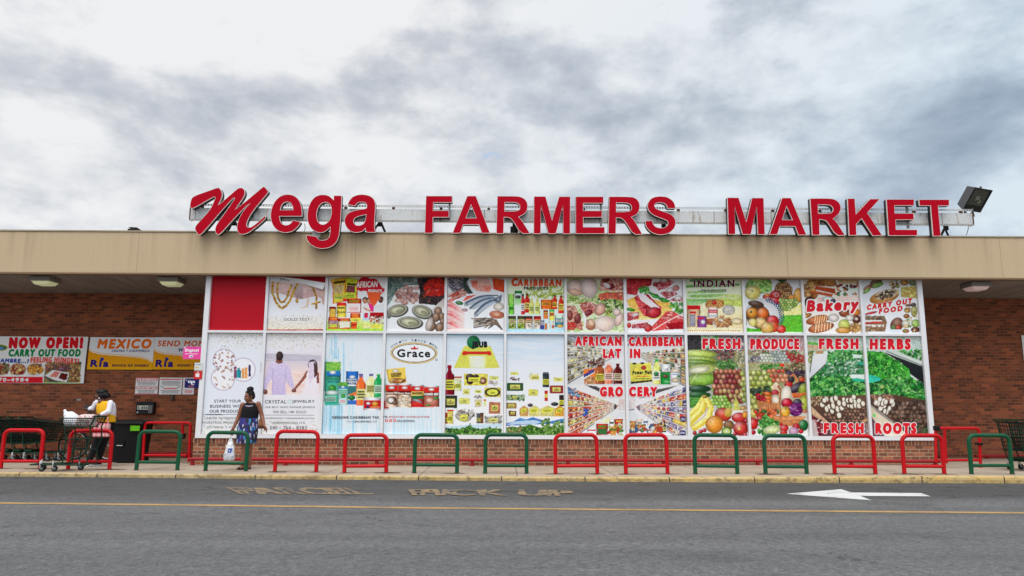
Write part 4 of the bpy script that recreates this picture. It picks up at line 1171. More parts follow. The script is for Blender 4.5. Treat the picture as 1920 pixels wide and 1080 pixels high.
s.poly([(520, 95), (570, 75), (640, 65), (655, 95), (690, 105), (715, 95), (770, 110), (800, 150), (830, 205), (865, 248), (903, 240), (885, 285), (845, 325), (815, 365), (820, 400), (790, 420), (770, 465), (745, 500), (700, 500), (670, 440), (645, 380), (630, 330), (622, 288), (580, 280), (530, 290), (490, 270), (460, 235), (465, 170), (500, 130)], (206, 26, 48))
s.poly([(624, 295), (850, 310), (818, 365), (822, 400), (790, 420), (770, 465), (745, 500), (700, 500), (670, 440), (648, 385)], (232, 92, 44))
s.T('AFRICAN', 472, 148, 780, 236, (245, 240, 236), .02, -14, .1).T('PRODUCTS', 645, 262, 850, 300, (245, 240, 236), .03, 4)
for x, y, rx, c in ((595, 430, 34, (196, 130, 100)), (655, 435, 30, (205, 150, 120)), (738, 435, 28, (170, 100, 80)), (830, 420, 34, (110, 66, 50))):
    s.E(x, y-14, rx*1.2, 42, (46, 30, 30)).E(x, y+4, rx, 40, c)
s.P([(555, 500), (640, 470), (700, 540), (690, 600), (550, 590)], (226, 222, 220)).P([(640, 475), (730, 470), (725, 600), (680, 590)], (226, 50, 130)).P([(735, 500), (870, 470), (885, 590), (730, 590)], (226, 222, 224), (214, 220, 226)).P([(560, 520), (680, 580), (690, 600), (600, 570)], (196, 130, 100))
s.rect(560, 615, 655, 730, (190, 210, 228)).rect(585, 610, 640, 690, (214, 40, 80)).rect(665, 605, 880, 670, (176, 30, 36)).S([(665, 660), (880, 660), (880, 780), (650, 760)], 40, [(196, 30, 40), (235, 225, 220), (120, 30, 30), (220, 120, 60)], 22, 12).rect(560, 785, 850, 850, (205, 205, 120), (226, 220, 160)).rect(690, 785, 830, 840, (220, 214, 80))
done(s, 'poster of packaged foods with a red and orange map of Africa')

s = top(3); s.grad([(0, (205, 216, 220)), (500, (226, 230, 232)), (900, (232, 232, 234))])
s.N([(940, 60), (1500, 60), (1480, 200), (1000, 420), (935, 500)], [(40, 60, 60), (130, 150, 140), (70, 90, 86), (170, 180, 175), (50, 64, 60)], 90, 30, 3, -25)
s.N([(1380, 100), (1500, 90), (1560, 60), (1850, 60), (1800, 420), (1660, 500), (1400, 470), (1400, 250)], [(40, 36, 44), (26, 26, 30), (90, 60, 56), (46, 40, 44)], 40)
s.P([(1090, 260), (1220, 200), (1400, 200), (1420, 300), (1380, 470), (1180, 500), (1020, 470), (1000, 400)], (224, 222, 220)); s.S([(1070, 290), (1230, 215), (1390, 220), (1400, 300), (1350, 460), (1200, 480), (1080, 440)], 34, [(196, 140, 130), (214, 176, 166), (160, 106, 100), (226, 200, 190), (205, 150, 140)], 46, 28)
s.N([(1560, 110), (1700, 80), (1800, 130), (1790, 340), (1680, 370), (1560, 360), (1480, 270), (1470, 200)], [(196, 30, 26), (226, 60, 40), (150, 20, 24), (235, 90, 60)], 36, 24, 2, 50); s.E(1540, 310, 34, 70, (226, 60, 40), 40).E(1690, 280, 70, 34, (216, 44, 40), -20).L([(1690, 90), (1720, 240)], 16, (214, 50, 44))
s.S([(1420, 350), (1780, 360), (1760, 470), (1420, 480)], 16, [(50, 40, 44), (140, 70, 40), (60, 44, 50), (30, 28, 34)], 26, 14)
s.P([(1560, 590), (1780, 390), (1790, 520), (1620, 640)], (196, 186, 180), (214, 206, 200))
def oyster(cx, cy, rx, ry, rot):
    s.E(cx+6, cy+10, rx*1.16, ry*1.22, (70, 70, 64), rot, .2, 0).E(cx, cy, rx*1.06, ry*1.08, (216, 212, 190), rot, .3, .1).E(cx, cy, rx*.86, ry*.84, (90, 92, 80), rot, 0, 0).E(cx-4, cy, rx*.78, ry*.74, (206, 204, 170), rot, .35, .2).E(cx+rx*.2, cy+ry*.2, rx*.35, ry*.3, (150, 152, 120), rot, .2, 0)
oyster(1080, 570, 140, 78, -12); oyster(1450, 590, 140, 84, 18); s.E(1265, 770, 190, 92, (205, 205, 190), 4); oyster(1265, 752, 170, 78, 5)
for x, y, r in ((1690, 590, 60), (1740, 670, 56), (1660, 680, 62), (1590, 810, 70), (1715, 830, 66), (1760, 740, 40)): s.E(x, y, r, r*1.15, (150, 112, 88), 20, .5, .3).L([(x-r*.4, y-r*.6), (x-r*.1, y+r*.7)], 8, (196, 166, 140), .6)
s.E(1560, 780, 50, 110, (205, 190, 180), 20); s.E(955, 660, 30, 40, (120, 116, 106))
done(s, 'seafood poster of oysters, prawns, clams and a red lobster')

s = top(4); s.grad([(0, (220, 226, 230)), (400, (232, 234, 236)), (900, (236, 236, 238))])
s.N([(80, 70), (330, 60), (440, 320), (180, 330), (90, 230)], [(70, 60, 76), (160, 150, 165), (40, 40, 50), (190, 184, 196), (110, 96, 110)], 60, 14, 4, 30); s.P([(320, 70), (420, 60), (350, 170), (460, 320), (390, 330), (300, 200)], (60, 84, 66), (46, 60, 56), .3)
s.P([(420, 120), (560, 75), (690, 90), (750, 230), (700, 300), (560, 290), (440, 230)], (236, 196, 186), (226, 150, 136), .15).P([(420, 140), (520, 130), (530, 290), (450, 230)], (226, 110, 90), (235, 160, 140)).P([(600, 200), (720, 220), (715, 290), (640, 280)], (226, 130, 116))
s.P([(740, 80), (930, 120), (930, 310), (760, 260)], (226, 96, 50), (205, 70, 36), .15); s.L([(745, 84), (930, 110)], 12, (214, 206, 190))
s.S([(110, 300), (340, 270), (330, 360), (200, 420), (120, 440)], 22, [(226, 120, 100), (236, 160, 140), (205, 90, 76), (240, 200, 186)], 60, 16, -30); s.P([(300, 430), (360, 360), (520, 340), (440, 380), (330, 440)], (220, 80, 66), (236, 130, 116))
def fish(x0, y0, x1, y1, w, c=(130, 146, 164)):
    n = 30
    for k in range(n+1):
        u = k/n; r = w*math.sin(math.pi*min(1, .16+u*.88))**.7
        x, y = x0+(x1-x0)*u, y0+(y1-y0)*u-math.sin(u*math.pi)*w*.9
        s.E(x, y, w*.45, r, tuple(int(q*(.8+.4*u)) for q in c), 0, .0, 0).E(x, y+r*.35, w*.4, r*.55, (214, 218, 222), 0, 0, 0, .7)
    for k in range(n+1):
        u = k/n; s.E(x0+(x1-x0)*u, y0+(y1-y0)*u-math.sin(u*math.pi)*w*.9-w*.7, w*.4, w*.22, (76, 90, 112), 0, 0, 0, .7)
    s.E(x0+w*.5, y0-w*.1, w*.22, w*.2, (30, 30, 36), 0, 0, .2).P([(x1-10, y1-10), (x1+70, y1-50), (x1+60, y1+60)], (110, 120, 136))
fish(345, 490, 820, 385, 46); fish(415, 565, 760, 420, 44); fish(490, 650, 800, 450, 50)
s.E(840, 520, 80, 60, (236, 226, 214)).L([(790, 470), (900, 470)], 5, (190, 176, 160)).L([(780, 500), (905, 505)], 5, (190, 176, 160)).L([(780, 535), (905, 540)], 5, (200, 180, 160)); s.E(815, 640, 115, 60, (226, 130, 96), 6).E(815, 640, 70, 34, (240, 160, 126), 6).E(820, 630, 16, 12, (240, 214, 190))
for k in range(10):
    y = 455+k*44; s.P([(70, y-20), (140, y-6), (330, y+120), (340, y+150), (70, y+10)], [(236, 150, 150), (226, 100, 104), (240, 190, 186)][k % 3], (240, 206, 200), .1)
s.rect(330, 560, 470, 880, (236, 236, 238)); s.P([(70, 860), (420, 830), (440, 880), (60, 885)], (238, 226, 222))
for k in range(5): s.L([(470, 730+k*26), (640, 690+k*28), (800, 720+k*16), (890, 860)], 20, [(120, 100, 86), (80, 70, 60), (150, 130, 112)][k % 3], .8)
s.S([(470, 700), (760, 690), (820, 830), (500, 840)], 26, [(96, 84, 72), (150, 130, 110), (60, 52, 48)], 40, 9, -15); s.E(250, 465, 60, 30, (70, 130, 76), 10).E(330, 570, 46, 24, (196, 150, 160))
done(s, 'seafood poster of whole fish, pink fillets and grey prawns')

s = top(5); s.grad([(0, (226, 232, 234)), (260, (220, 232, 200)), (480, (235, 238, 226)), (760, (205, 226, 230)), (900, (170, 212, 226))])
s.S([(1240, 240), (1500, 200), (1820, 210), (1830, 380), (1240, 380)], 34, [(190, 214, 70), (214, 226, 130), (160, 196, 50)], 60, 12)
s.T('C', 1040, 98, 1122, 205, (226, 84, 40), .05, 0, .1, out=(246, 240, 230), ow=.03).T('ARIBBEAN', 1130, 112, 1772, 205, (226, 84, 40), .045, 2, .05, out=(246, 240, 230), ow=.03).T('PRODUCTS', 1220, 225, 1580, 262, (60, 44, 66), .06)
s.pack(985, 330, 1070, 490, (150, 200, 90)).pack(1080, 280, 1190, 480, (214, 226, 220), (40, 130, 60)); s.E(1130, 375, 40, 26, (60, 60, 50)).rect(1080, 400, 1190, 490, (150, 205, 130), (190, 226, 180)).pack(990, 480, 1070, 635, (120, 200, 70), None, (60, 160, 60)).rect(1080, 500, 1165, 620, (226, 232, 232))
s.bottle(1205, 330, 635, 60, (205, 40, 50), (40, 36, 46), (226, 226, 230)).bottle(1268, 325, 610, 84, (196, 40, 34), (60, 40, 40), (226, 196, 110)).bottle(1335, 405, 635, 78, (205, 210, 110), (190, 196, 80), (196, 206, 120)).bottle(1422, 405, 635, 78, (205, 210, 110), (190, 196, 80), (196, 206, 120))
s.pack(1475, 415, 1640, 560, (226, 110, 40), None, (235, 160, 60)).bottle(1680, 345, 560, 74, (216, 50, 30), (120, 30, 26), (235, 190, 70)).bottle(1775, 350, 620, 80, (214, 50, 34), (80, 26, 26), (235, 206, 90)).pack(1510, 570, 1578, 700, (226, 120, 50), (140, 60, 40), (235, 180, 90)).pack(1600, 560, 1680, 730, (226, 214, 90), (90, 180, 110), (226, 130, 80)).pack(1685, 650, 1808, 830, (60, 140, 160), (205, 226, 190), (226, 226, 214)).E(1760, 810, 50, 24, (235, 180, 70))
for x0, c, t_ in ((985, (60, 130, 60), (80, 60, 44)), (1118, (110, 120, 60), (80, 60, 44)), (1235, (214, 70, 40), (70, 50, 46)), (1362, (214, 50, 40), (150, 40, 36))): s.pack(x0, 660, x0+116, 850, c, t_, (214, 196, 150), body=(150, 170, 70) if x0 < 1200 else (226, 210, 196))
s.pack(1462, 720, 1522, 860, (60, 70, 150), (130, 130, 140), (220, 220, 226)).pack(1530, 770, 1566, 865, (196, 110, 50)).bottle(1600, 745, 860, 34, (226, 214, 200), (50, 44, 44)).bottle(1655, 745, 860, 40, (226, 196, 180), (50, 44, 44), (226, 110, 60))
done(s, 'poster of bottled and tinned products under an orange and purple heading')

s = top(6); s.N([(90, 60), (970, 60), (970, 900), (90, 900)], [(170, 190, 110), (226, 230, 210), (150, 176, 90), (232, 234, 230)], 90, 60, 7)
s.S([(110, 340), (560, 340), (560, 460), (110, 460)], 60, [(150, 186, 80), (190, 214, 120), (120, 160, 60), (214, 226, 170)], 34, 16); s.S([(560, 400), (950, 390), (950, 540), (700, 600)], 70, [(150, 190, 80), (190, 214, 120), (90, 140, 50), (60, 96, 50), (214, 226, 160)], 28, 14)
s.E(230, 230, 135, 125, (226, 196, 184), 10, .3, .35).E(440, 230, 130, 160, (230, 206, 198), -8, .28, .4).E(230, 300, 110, 46, (222, 176, 150), 10, .25, .2)
def steak(pts, cs, sc=40): s.N(pts, cs, sc, sc*.6, 9, 20, con=2.2)
steak([(610, 110), (760, 75), (950, 110), (950, 280), (760, 280), (590, 270)], [(120, 40, 40), (176, 76, 66), (226, 190, 176), (150, 50, 50), (226, 196, 186)]); steak([(575, 340), (700, 300), (950, 300), (940, 430), (800, 400), (600, 420)], [(196, 70, 50), (226, 120, 90), (160, 50, 44), (235, 170, 140)]); s.E(760, 220, 60, 40, (130, 46, 50)).E(690, 110, 56, 40, (130, 50, 46)).E(700, 200, 60, 34, (232, 224, 222), 30, .1)
steak([(290, 470), (440, 440), (550, 490), (500, 620), (390, 690), (330, 620)], [(176, 90, 80), (205, 130, 116), (140, 56, 56), (226, 186, 176)]); steak([(105, 500), (230, 510), (340, 780), (340, 880), (110, 800)], [(196, 130, 110), (226, 190, 170), (150, 76, 66), (214, 150, 130)]); s.E(150, 650, 40, 80, (150, 70, 66)).E(265, 700, 50, 80, (140, 60, 56), 10).E(430, 610, 60, 40, (140, 50, 60), -30)
s.S([(640, 590), (780, 560), (780, 640), (650, 650)], 18, [(190, 190, 60), (120, 130, 40), (60, 60, 40)], 30, 8)
s.E(660, 780, 170, 120, (235, 210, 196), -8, .22, .35).E(880, 710, 62, 110, (230, 196, 184), 22, .3, .35).E(850, 600, 60, 60, (232, 206, 196)).E(455, 790, 76, 84, (205, 130, 100), -20).E(470, 760, 50, 60, (235, 196, 160), -20).E(600, 560, 80, 100, (226, 170, 150), 30).P([(330, 560), (400, 690), (380, 860), (350, 700)], (232, 232, 230)).P([(560, 850), (640, 890), (480, 885)], (228, 226, 224)).L([(590, 860), (650, 884)], 8, (50, 40, 40))
s.G([(110, 770), (230, 770), (230, 880), (110, 880)], 44, 38, 26, 25, [(216, 40, 36), (226, 70, 50)])
done(s, 'meat poster of pale chicken pieces and chops on lettuce')

s = top(7); s.grad([(0, (226, 226, 228)), (900, (234, 234, 236))])
s.P([(1000, 420), (1150, 360), (1700, 470), (1650, 700), (1100, 720)], (235, 176, 70), (226, 200, 130), .1).N([(1000, 70), (1390, 70), (1370, 200), (1180, 270), (1150, 350), (1005, 330)], [(150, 20, 36), (214, 60, 70), (120, 14, 26), (226, 100, 100), (196, 40, 50)], 16, 12, 4, 40, con=2.4)
mc = [(160, 50, 60), (205, 90, 96), (120, 30, 40), (235, 190, 190), (186, 70, 80)]
for q in ([(1400, 180), (1600, 90), (1720, 150), (1600, 250), (1480, 280)], [(1500, 310), (1680, 250), (1770, 330), (1600, 410)], [(1620, 430), (1780, 350), (1840, 400), (1830, 450)]): steak(q, mc, 46)
s.E(1560, 120, 60, 34, (235, 222, 222)).E(1650, 270, 56, 34, (236, 226, 226), -20).E(1770, 390, 60, 34, (238, 228, 226), -10).E(1430, 185, 40, 34, (160, 50, 56)).E(1740, 240, 50, 44, (205, 130, 126))
s.S([(1190, 240), (1340, 220), (1340, 300), (1200, 320)], 26, [(80, 176, 60), (140, 214, 110), (50, 140, 46)], 34, 14); s.S([(1340, 310), (1640, 430), (1600, 470), (1380, 360)], 18, [(60, 160, 50), (110, 200, 80), (46, 130, 40)], 50, 16, 25); s.S([(1640, 480), (1850, 450), (1850, 620), (1720, 600)], 40, [(80, 180, 60), (140, 210, 100), (50, 130, 46)], 34, 12); s.E(1060, 565, 70, 24, (50, 150, 46), 10)
steak([(1110, 380), (1170, 340), (1320, 330), (1480, 500), (1530, 520), (1500, 640), (1420, 690), (1260, 660), (1190, 560)], [(160, 24, 44), (205, 60, 70), (226, 110, 110), (130, 16, 36), (205, 50, 60)], 60); s.P([(1170, 340), (1260, 330), (1500, 540), (1380, 540), (1210, 420)], (236, 226, 230)); s.E(1410, 610, 110, 84, (196, 44, 56), -10, .35, .25)
steak([(1330, 860), (1600, 590), (1700, 590), (1850, 680), (1850, 860), (1600, 860), (1400, 890)], [(205, 60, 60), (226, 100, 96), (176, 36, 46), (236, 180, 170)], 50); s.L([(1400, 870), (1560, 770), (1800, 640)], 16, (236, 206, 200)).P([(1590, 770), (1850, 740), (1850, 850), (1640, 865)], (190, 30, 44), (150, 20, 34), .2)
steak([(1005, 610), (1190, 600), (1180, 700), (1010, 740)], mc, 40); steak([(1070, 770), (1340, 730), (1280, 850), (1080, 850)], mc, 40); s.L([(1080, 770), (1320, 740)], 30, (236, 220, 220)).E(1130, 640, 60, 26, (235, 216, 214), -20).E(1320, 840, 60, 60, (205, 60, 60)).E(1035, 800, 34, 40, (205, 60, 54))
done(s, 'meat poster of raw red beef cuts and mince with parsley')

s = top(8); s.grad([(0, (220, 230, 205)), (380, (226, 232, 196)), (520, (232, 226, 190)), (800, (232, 206, 150)), (900, (235, 226, 220))])
for k in range(16): s.L([(130+s.rng.uniform(0, 200), 110+k*22), (960-s.rng.uniform(0, 300), 60+k*26)], s.rng.uniform(12, 34), s.rng.choice([(60, 140, 60), (130, 186, 90), (190, 216, 150), (226, 234, 214), (90, 160, 70)]), .8)
s.P([(560, 380), (700, 340), (970, 330), (970, 520), (700, 500)], (205, 220, 130), (190, 206, 100), .1).P([(135, 440), (400, 400), (520, 420), (300, 500), (140, 500)], (110, 176, 100), (176, 206, 150))
s.L([(145, 240), (240, 280), (170, 390), (400, 400), (560, 380), (690, 370), (880, 400), (950, 330), (960, 250), (860, 260)], 9, W_, .9)
s.T('INDIAN', 250, 125, 850, 222, (96, 20, 50), .03, -2, out=(240, 236, 230), ow=.05, ref='INDIAN').T('PRODUCTS', 365, 262, 735, 298, (90, 40, 60), .02, out=(240, 240, 236), ow=.04)
s.E(560, 480, 140, 70, (214, 140, 60)).G([(440, 440), (680, 440), (690, 520), (430, 520)], 40, 26, 26, 20, [(226, 160, 80), (205, 130, 60)]); s.E(556, 458, 32, 32, (205, 40, 34), 0, .2, .3).E(770, 570, 95, 75, (226, 220, 210)).S([(700, 520), (840, 520), (840, 630), (700, 630)], 30, [(235, 230, 220), (205, 200, 190)], 18, 10)
s.pack(145, 500, 345, 830, (205, 176, 140)); s.rect(145, 500, 345, 560, (205, 30, 36)).rect(185, 590, 280, 625, (205, 40, 40)).rect(185, 640, 270, 820, (110, 106, 126)).squig(190, 650, 265, 810, 8, (200, 200, 210)); s.pack(300, 660, 440, 830, (140, 70, 140)); s.rect(310, 680, 395, 710, (205, 40, 60)).E(385, 750, 36, 34, W_)
s.pack(455, 530, 610, 690, (226, 214, 205)); s.rect(465, 565, 605, 610, (205, 30, 50)).squig(475, 575, 595, 600, 1, W_).squig(475, 640, 590, 680, 2, (110, 150, 190)); s.P([(440, 700), (600, 690), (570, 800), (440, 790)], (176, 110, 80), (140, 76, 56), .3)
s.E(665, 770, 135, 80, (236, 230, 220), 0, .15, 0).S([(560, 690), (680, 660), (800, 740), (760, 830), (600, 820)], 34, [(214, 150, 90), (226, 176, 120), (176, 110, 60)], 44, 18).E(895, 740, 90, 50, (232, 214, 170)).L([(820, 770), (970, 780)], 8, (196, 170, 120)); s.rect(135, 835, 985, 900, (235, 220, 180))
for k in range(24): s.E(160+k*34, 880, 9, 8, (176, 96, 70))
done(s, 'poster of spice jars and snacks on pale green leaves with a maroon heading')

s = top(9); s.grad([(0, (226, 228, 236)), (420, (226, 230, 236)), (640, (235, 238, 230)), (900, (226, 232, 214))])
s.E(1220, 200, 200, 130, (150, 200, 100), -10, .3, .2).N([(1040, 150), (1150, 90), (1330, 100), (1420, 200), (1420, 290), (1300, 310), (1130, 230)], [(60, 140, 60), (150, 200, 100), (205, 226, 150), (80, 160, 66), (220, 232, 190)], 60, 34, 3, 20)
s.E(1130, 310, 120, 110, (232, 214, 120), 0, .3, .4).L([(1105, 270), (1140, 285), (1130, 300)], 8, (60, 60, 40))
s.E(1590, 290, 135, 150, (150, 104, 60), -15, .4, .05)
for a_ in range(-4, 5):
    for k in range(-4, 5):
        x, y = 1590+a_*32+k*6, 290+k*32-a_*4
        if (x-1590)**2/130**2+(y-290)**2/145**2 < 1: s.E(x, y, 17, 17, s.rng.choice([(196, 150, 96), (214, 170, 120), (150, 96, 56)]), 45, .6, .2)
for a_ in range(-5, 6): s.L([(1570, 160), (1570+a_*28, 90-abs(abs(a_)-3)*8)], 13, (60, 90, 56))
s.E(1345, 380, 66, 66, (214, 60, 50)).E(1470, 340, 80, 66, (214, 50, 50)).E(1470, 440, 78, 60, (205, 30, 40), 0, .3, .5).E(1360, 400, 30, 26, (240, 200, 180)).E(1490, 340, 40, 36, (240, 190, 176)).E(1490, 340, 22, 20, (205, 40, 50)).E(1345, 340, 50, 26, (235, 150, 80))
s.E(1720, 380, 66, 44, (232, 140, 50)).E(1820, 350, 80, 110, (235, 170, 80)).G([(1520, 430), (1660, 390), (1820, 430), (1780, 540), (1560, 590)], 46, 34, 30, 27, [(150, 186, 80), (176, 206, 110), (120, 160, 60)]).E(1540, 560, 60, 46, (176, 200, 100))
for k in range(7): s.L([(1560+k*4, 600+k*9), (1700, 600+k*10), (1860, 480+k*26)], 34, [(235, 226, 150), (232, 220, 120), (240, 232, 170)][k % 3])
s.N([(1040, 840), (1600, 650), (1880, 640), (1880, 900), (1040, 900)], [(60, 160, 40), (120, 200, 60), (80, 176, 50), (150, 214, 90)], 14, 22)
s.E(1290, 640, 270, 240, (226, 226, 228), 25, .15, 0)
for k in range(26):
    a_ = -1.35+k*.075; 
    for j in range(3):
        r = 235+j*22
        if (k+j) % 2: s.E(1270+r*math.cos(a_)*1.16, 660+r*math.sin(a_)*.98, 13, 13, (60, 80, 120), 30, 0, 0)
s.E(1200, 690, 190, 200, (120, 86, 60), 20, .4, 0).E(1180, 480, 120, 50, (90, 66, 50), 10)
for x, y, r, c in ((1120, 610, 84, (232, 150, 50)), (1285, 620, 92, (230, 110, 40)), (1430, 740, 96, (214, 40, 44)), (1250, 760, 88, (232, 190, 120)), (1130, 760, 70, (232, 214, 120)), (1440, 820, 90, (226, 80, 50)), (1350, 840, 100, (226, 176, 90)), (1560, 860, 70, (222, 60, 50))): s.E(x, y, r, r*.95, c, 0, .4, .4)
s.E(1108, 600, 18, 16, (60, 90, 40)).P([(1040, 700), (1080, 800), (1230, 860), (1190, 880), (1050, 830)], (232, 232, 232)); s.N([(1040, 850), (1240, 850), (1240, 900), (1040, 900)], [(60, 160, 40), (120, 200, 60)], 12, 18)
done(s, 'fruit poster with a pineapple, watermelon, tomatoes and a checked basket on grass')

s = top(10); s.grad([(0, (235, 226, 216)), (900, (240, 236, 230))])
bc = [(196, 130, 60), (226, 176, 100), (160, 96, 44), (214, 150, 80)]
s.S([(130, 100), (290, 110), (290, 360), (140, 340)], 16, bc, 52, 40); s.N([(290, 150), (330, 100), (580, 100), (610, 190), (560, 210), (290, 200)], [(90, 50, 40), (150, 96, 60), (205, 150, 90), (110, 60, 46)], 30, 40); s.rect(430, 100, 560, 190, (205, 160, 100), (176, 120, 70), .2)
s.P([(290, 200), (580, 240), (590, 300), (560, 310), (290, 250)], (196, 90, 50), (160, 66, 36), .15).P([(230, 260), (560, 320), (530, 360), (230, 300)], (205, 110, 60), (170, 76, 40), .15)
s.P([(610, 180), (930, 180), (935, 330), (570, 340)], (226, 232, 226)).P([(620, 110), (920, 100), (930, 170), (640, 180)], (214, 170, 120), (226, 206, 176), .2).rect(700, 230, 930, 260, (196, 226, 214)); s.S([(600, 180), (930, 165), (930, 200), (610, 320)], 20, [(70, 36, 40), (196, 60, 50), (226, 150, 60)], 20, 17).S([(600, 290), (935, 310), (935, 330), (590, 330)], 10, [(226, 130, 60), (70, 60, 40), (90, 150, 90)], 24, 15)
s.E(215, 440, 76, 90, (76, 44, 40), 0, .2, .1).S([(160, 380), (270, 380), (270, 500), (160, 520)], 20, [(60, 34, 30), (110, 70, 60)], 12, 6); s.P([(330, 370), (440, 360), (560, 400), (330, 440)], (235, 190, 180)).E(480, 390, 90, 40, (236, 236, 236)).E(560, 420, 46, 34, (46, 50, 76)).P([(580, 350), (940, 340), (950, 560), (620, 580)], (240, 216, 206), (235, 196, 180), .1)
s.S([(130, 540), (230, 520), (240, 640), (150, 660)], 8, bc, 46, 36).E(330, 690, 170, 66, (205, 110, 60), -12, .35, .2).E(380, 800, 190, 70, (205, 116, 66), -12, .35, .2)
for k in range(6): s.L([(300+k*34, 640-k*3), (290+k*32, 745-k*5)], 12, (240, 206, 160)).L([(310+k*42, 750-k*3), (300+k*42, 865-k*8)], 14, (240, 214, 176))
s.E(560, 660, 80, 60, (236, 226, 220)).E(720, 590, 84, 60, (150, 80, 50)).E(870, 580, 84, 50, (226, 130, 50)).E(890, 680, 66, 60, (110, 56, 46)).E(890, 676, 24, 20, (235, 226, 214)).E(790, 660, 60, 46, (235, 226, 214)); s.E(710, 760, 84, 80, (205, 214, 100), 0, .3, .3).E(700, 840, 110, 50, (226, 160, 76)).E(870, 800, 90, 70, (214, 160, 90)).S([(800, 760), (940, 750), (940, 870), (800, 870)], 10, [(160, 110, 60), (226, 180, 110)], 50, 10)
s.T('Bakery', 190, 420, 905, 610, (210, 34, 48), .035, -28, .12, out=(244, 240, 238), ow=.075)
done(s, 'bakery poster of breads, croissants and doughnuts with red script')

s = top(11); s.grad([(0, (222, 228, 232)), (900, (234, 234, 236))])
s.E(1170, 150, 90, 50, (150, 110, 80), -20).E(1190, 190, 90, 34, (130, 176, 80), -20, .3).L([(1090, 160), (1250, 120)], 20, (110, 90, 76)).E(1050, 230, 70, 34, (176, 110, 90), -30).E(1040, 270, 66, 26, (140, 190, 90), -35)
s.S([(1330, 140), (1500, 130), (1500, 230), (1380, 230)], 22, [(120, 60, 50), (226, 200, 140), (150, 160, 80), (205, 130, 80)], 24, 14).E(1580, 150, 60, 46, (205, 150, 80)).E(1700, 150, 56, 50, (130, 150, 110)); s.N([(1530, 220), (1750, 200), (1760, 380), (1530, 360)], [(226, 196, 120), (176, 140, 70), (190, 196, 110), (240, 220, 160)], 40, 16)
s.E(1290, 360, 215, 90, (214, 150, 80), -14, .3, .1).E(1330, 320, 180, 66, (235, 206, 160), -14, .2).S([(1170, 350), (1320, 270), (1450, 270), (1420, 340), (1230, 390)], 44, [(60, 44, 40), (110, 80, 60), (226, 214, 196), (150, 120, 90)], 24, 13)
s.P([(1020, 640), (1290, 630), (1330, 720), (1300, 860), (1020, 860)], (150, 110, 80)); s.S([(1020, 640), (1300, 640), (1310, 690), (1020, 690)], 24, [(96, 70, 60), (150, 130, 110), (130, 120, 80)], 24, 13); s.rect(1020, 690, 1260, 715, (232, 226, 220)).L([(1020, 740), (1250, 720)], 18, (205, 50, 60)).rect(1020, 760, 1290, 790, (235, 226, 220)).S([(1020, 790), (1300, 780), (1300, 850), (1020, 860)], 24, [(130, 96, 70), (205, 176, 140), (160, 130, 100)], 24, 12)
s.E(1470, 760, 90, 110, (140, 90, 70), 30).E(1430, 800, 46, 40, (90, 120, 60)).E(1490, 800, 44, 34, (196, 70, 50)).P([(1350, 820), (1540, 830), (1500, 880), (1400, 880)], (220, 226, 232))
for x, y, rx, ry, c in ((1620, 550, 46, 40, (205, 176, 100)), (1720, 560, 46, 90, (176, 170, 100)), (1610, 635, 44, 34, (150, 96, 56)), (1600, 740, 60, 50, (226, 222, 214)), (1740, 740, 60, 60, (160, 196, 100)), (1740, 830, 66, 40, (110, 60, 46)), (1600, 850, 50, 30, (205, 120, 80)), (1640, 480, 50, 20, (130, 80, 60)), (1710, 470, 40, 28, (80, 70, 70)), (1605, 780, 56, 24, (226, 190, 130))): s.E(x, y, rx, ry, c)
s.S([(1570, 520), (1780, 520), (1800, 860), (1560, 860)], 26, [(226, 214, 160), (120, 150, 70), (176, 110, 70)], 18, 12); s.E(1100, 590, 90, 18, (205, 50, 60), -12)
s.T('CARRY OUT', 1045, 478, 1685, 545, (210, 44, 40), .055, -98, .1, out=(246, 244, 242), ow=.05).T('FOOD', 1220, 532, 1548, 598, (210, 44, 40), .055, -44, .1, out=(246, 244, 242), ow=.05)
done(s, 'poster of sandwiches and side dishes with slanted red carry out lettering')
# --- bottom row
INKC = (66, 66, 74)
s = bot(0); s.grad([(0, (226, 226, 228)), (300, (226, 228, 236)), (800, (226, 229, 237)), (1000, (228, 228, 228))])
gold_dust(s, 60, 210, 330, True); gold_dust(s, 830, 1020, 330)
for x, y, r in ((297, 320, 106), (474, 408, 112), (285, 490, 112)): s.E(x, y, r, r*1.0, (190, 178, 196), 0, 0, 0)
for x, y, r in ((297, 320, 97), (474, 408, 103), (285, 490, 103)): s.E(x, y, r, r, (236, 234, 238), 0, 0, 0)
for (x, y) in [(270, 240), (325, 245), (220, 285), (270, 285), (325, 285), (378, 285), (215, 340), (262, 325), (320, 335), (375, 335), (250, 385), (320, 385), (375, 370), (225, 425), (292, 418), (355, 420), (215, 490), (288, 487), (360, 490), (215, 555), (290, 560), (345, 558)]:
    s.S([(x-20, y-18), (x+20, y-18), (x+20, y+18), (x-20, y+18)], 4, [(196, 130, 90), (150, 90, 80), (214, 170, 130), (176, 110, 110), (226, 200, 180)], 8, 6)
s.rect(385, 378, 412, 482, (130, 70, 100)).bottle(430, 390, 485, 42, (40, 140, 150), (60, 110, 130)).rect(458, 395, 480, 487, (214, 150, 90)).rect(484, 388, 510, 487, (226, 160, 90)).rect(520, 362, 540, 470, (60, 50, 100)).rect(388, 400, 410, 420, (170, 120, 140))
for k, (tx, x0, x1, y, h) in enumerate((('START YOUR', 205, 452, 697, 26), ('BUSINESS WITH', 168, 490, 744, 26), ('OUR PRODUCTS', 162, 480, 790, 26))): s.T(tx, x0, y-h/2, x1, y+h/2, INKC, .012)
s.rect(78, 819, 600, 824, INKC)
for tx, x0, x1, y in (('INICIA TU NEGOCIO CON', 133, 545, 854), ('NUESTROS PRODUCTOS DE', 100, 560, 894), ('JOYERIA Y PERFUMES', 135, 530, 940)): s.T(tx, x0, y-10, x1, y+10, (90, 88, 92), .008)
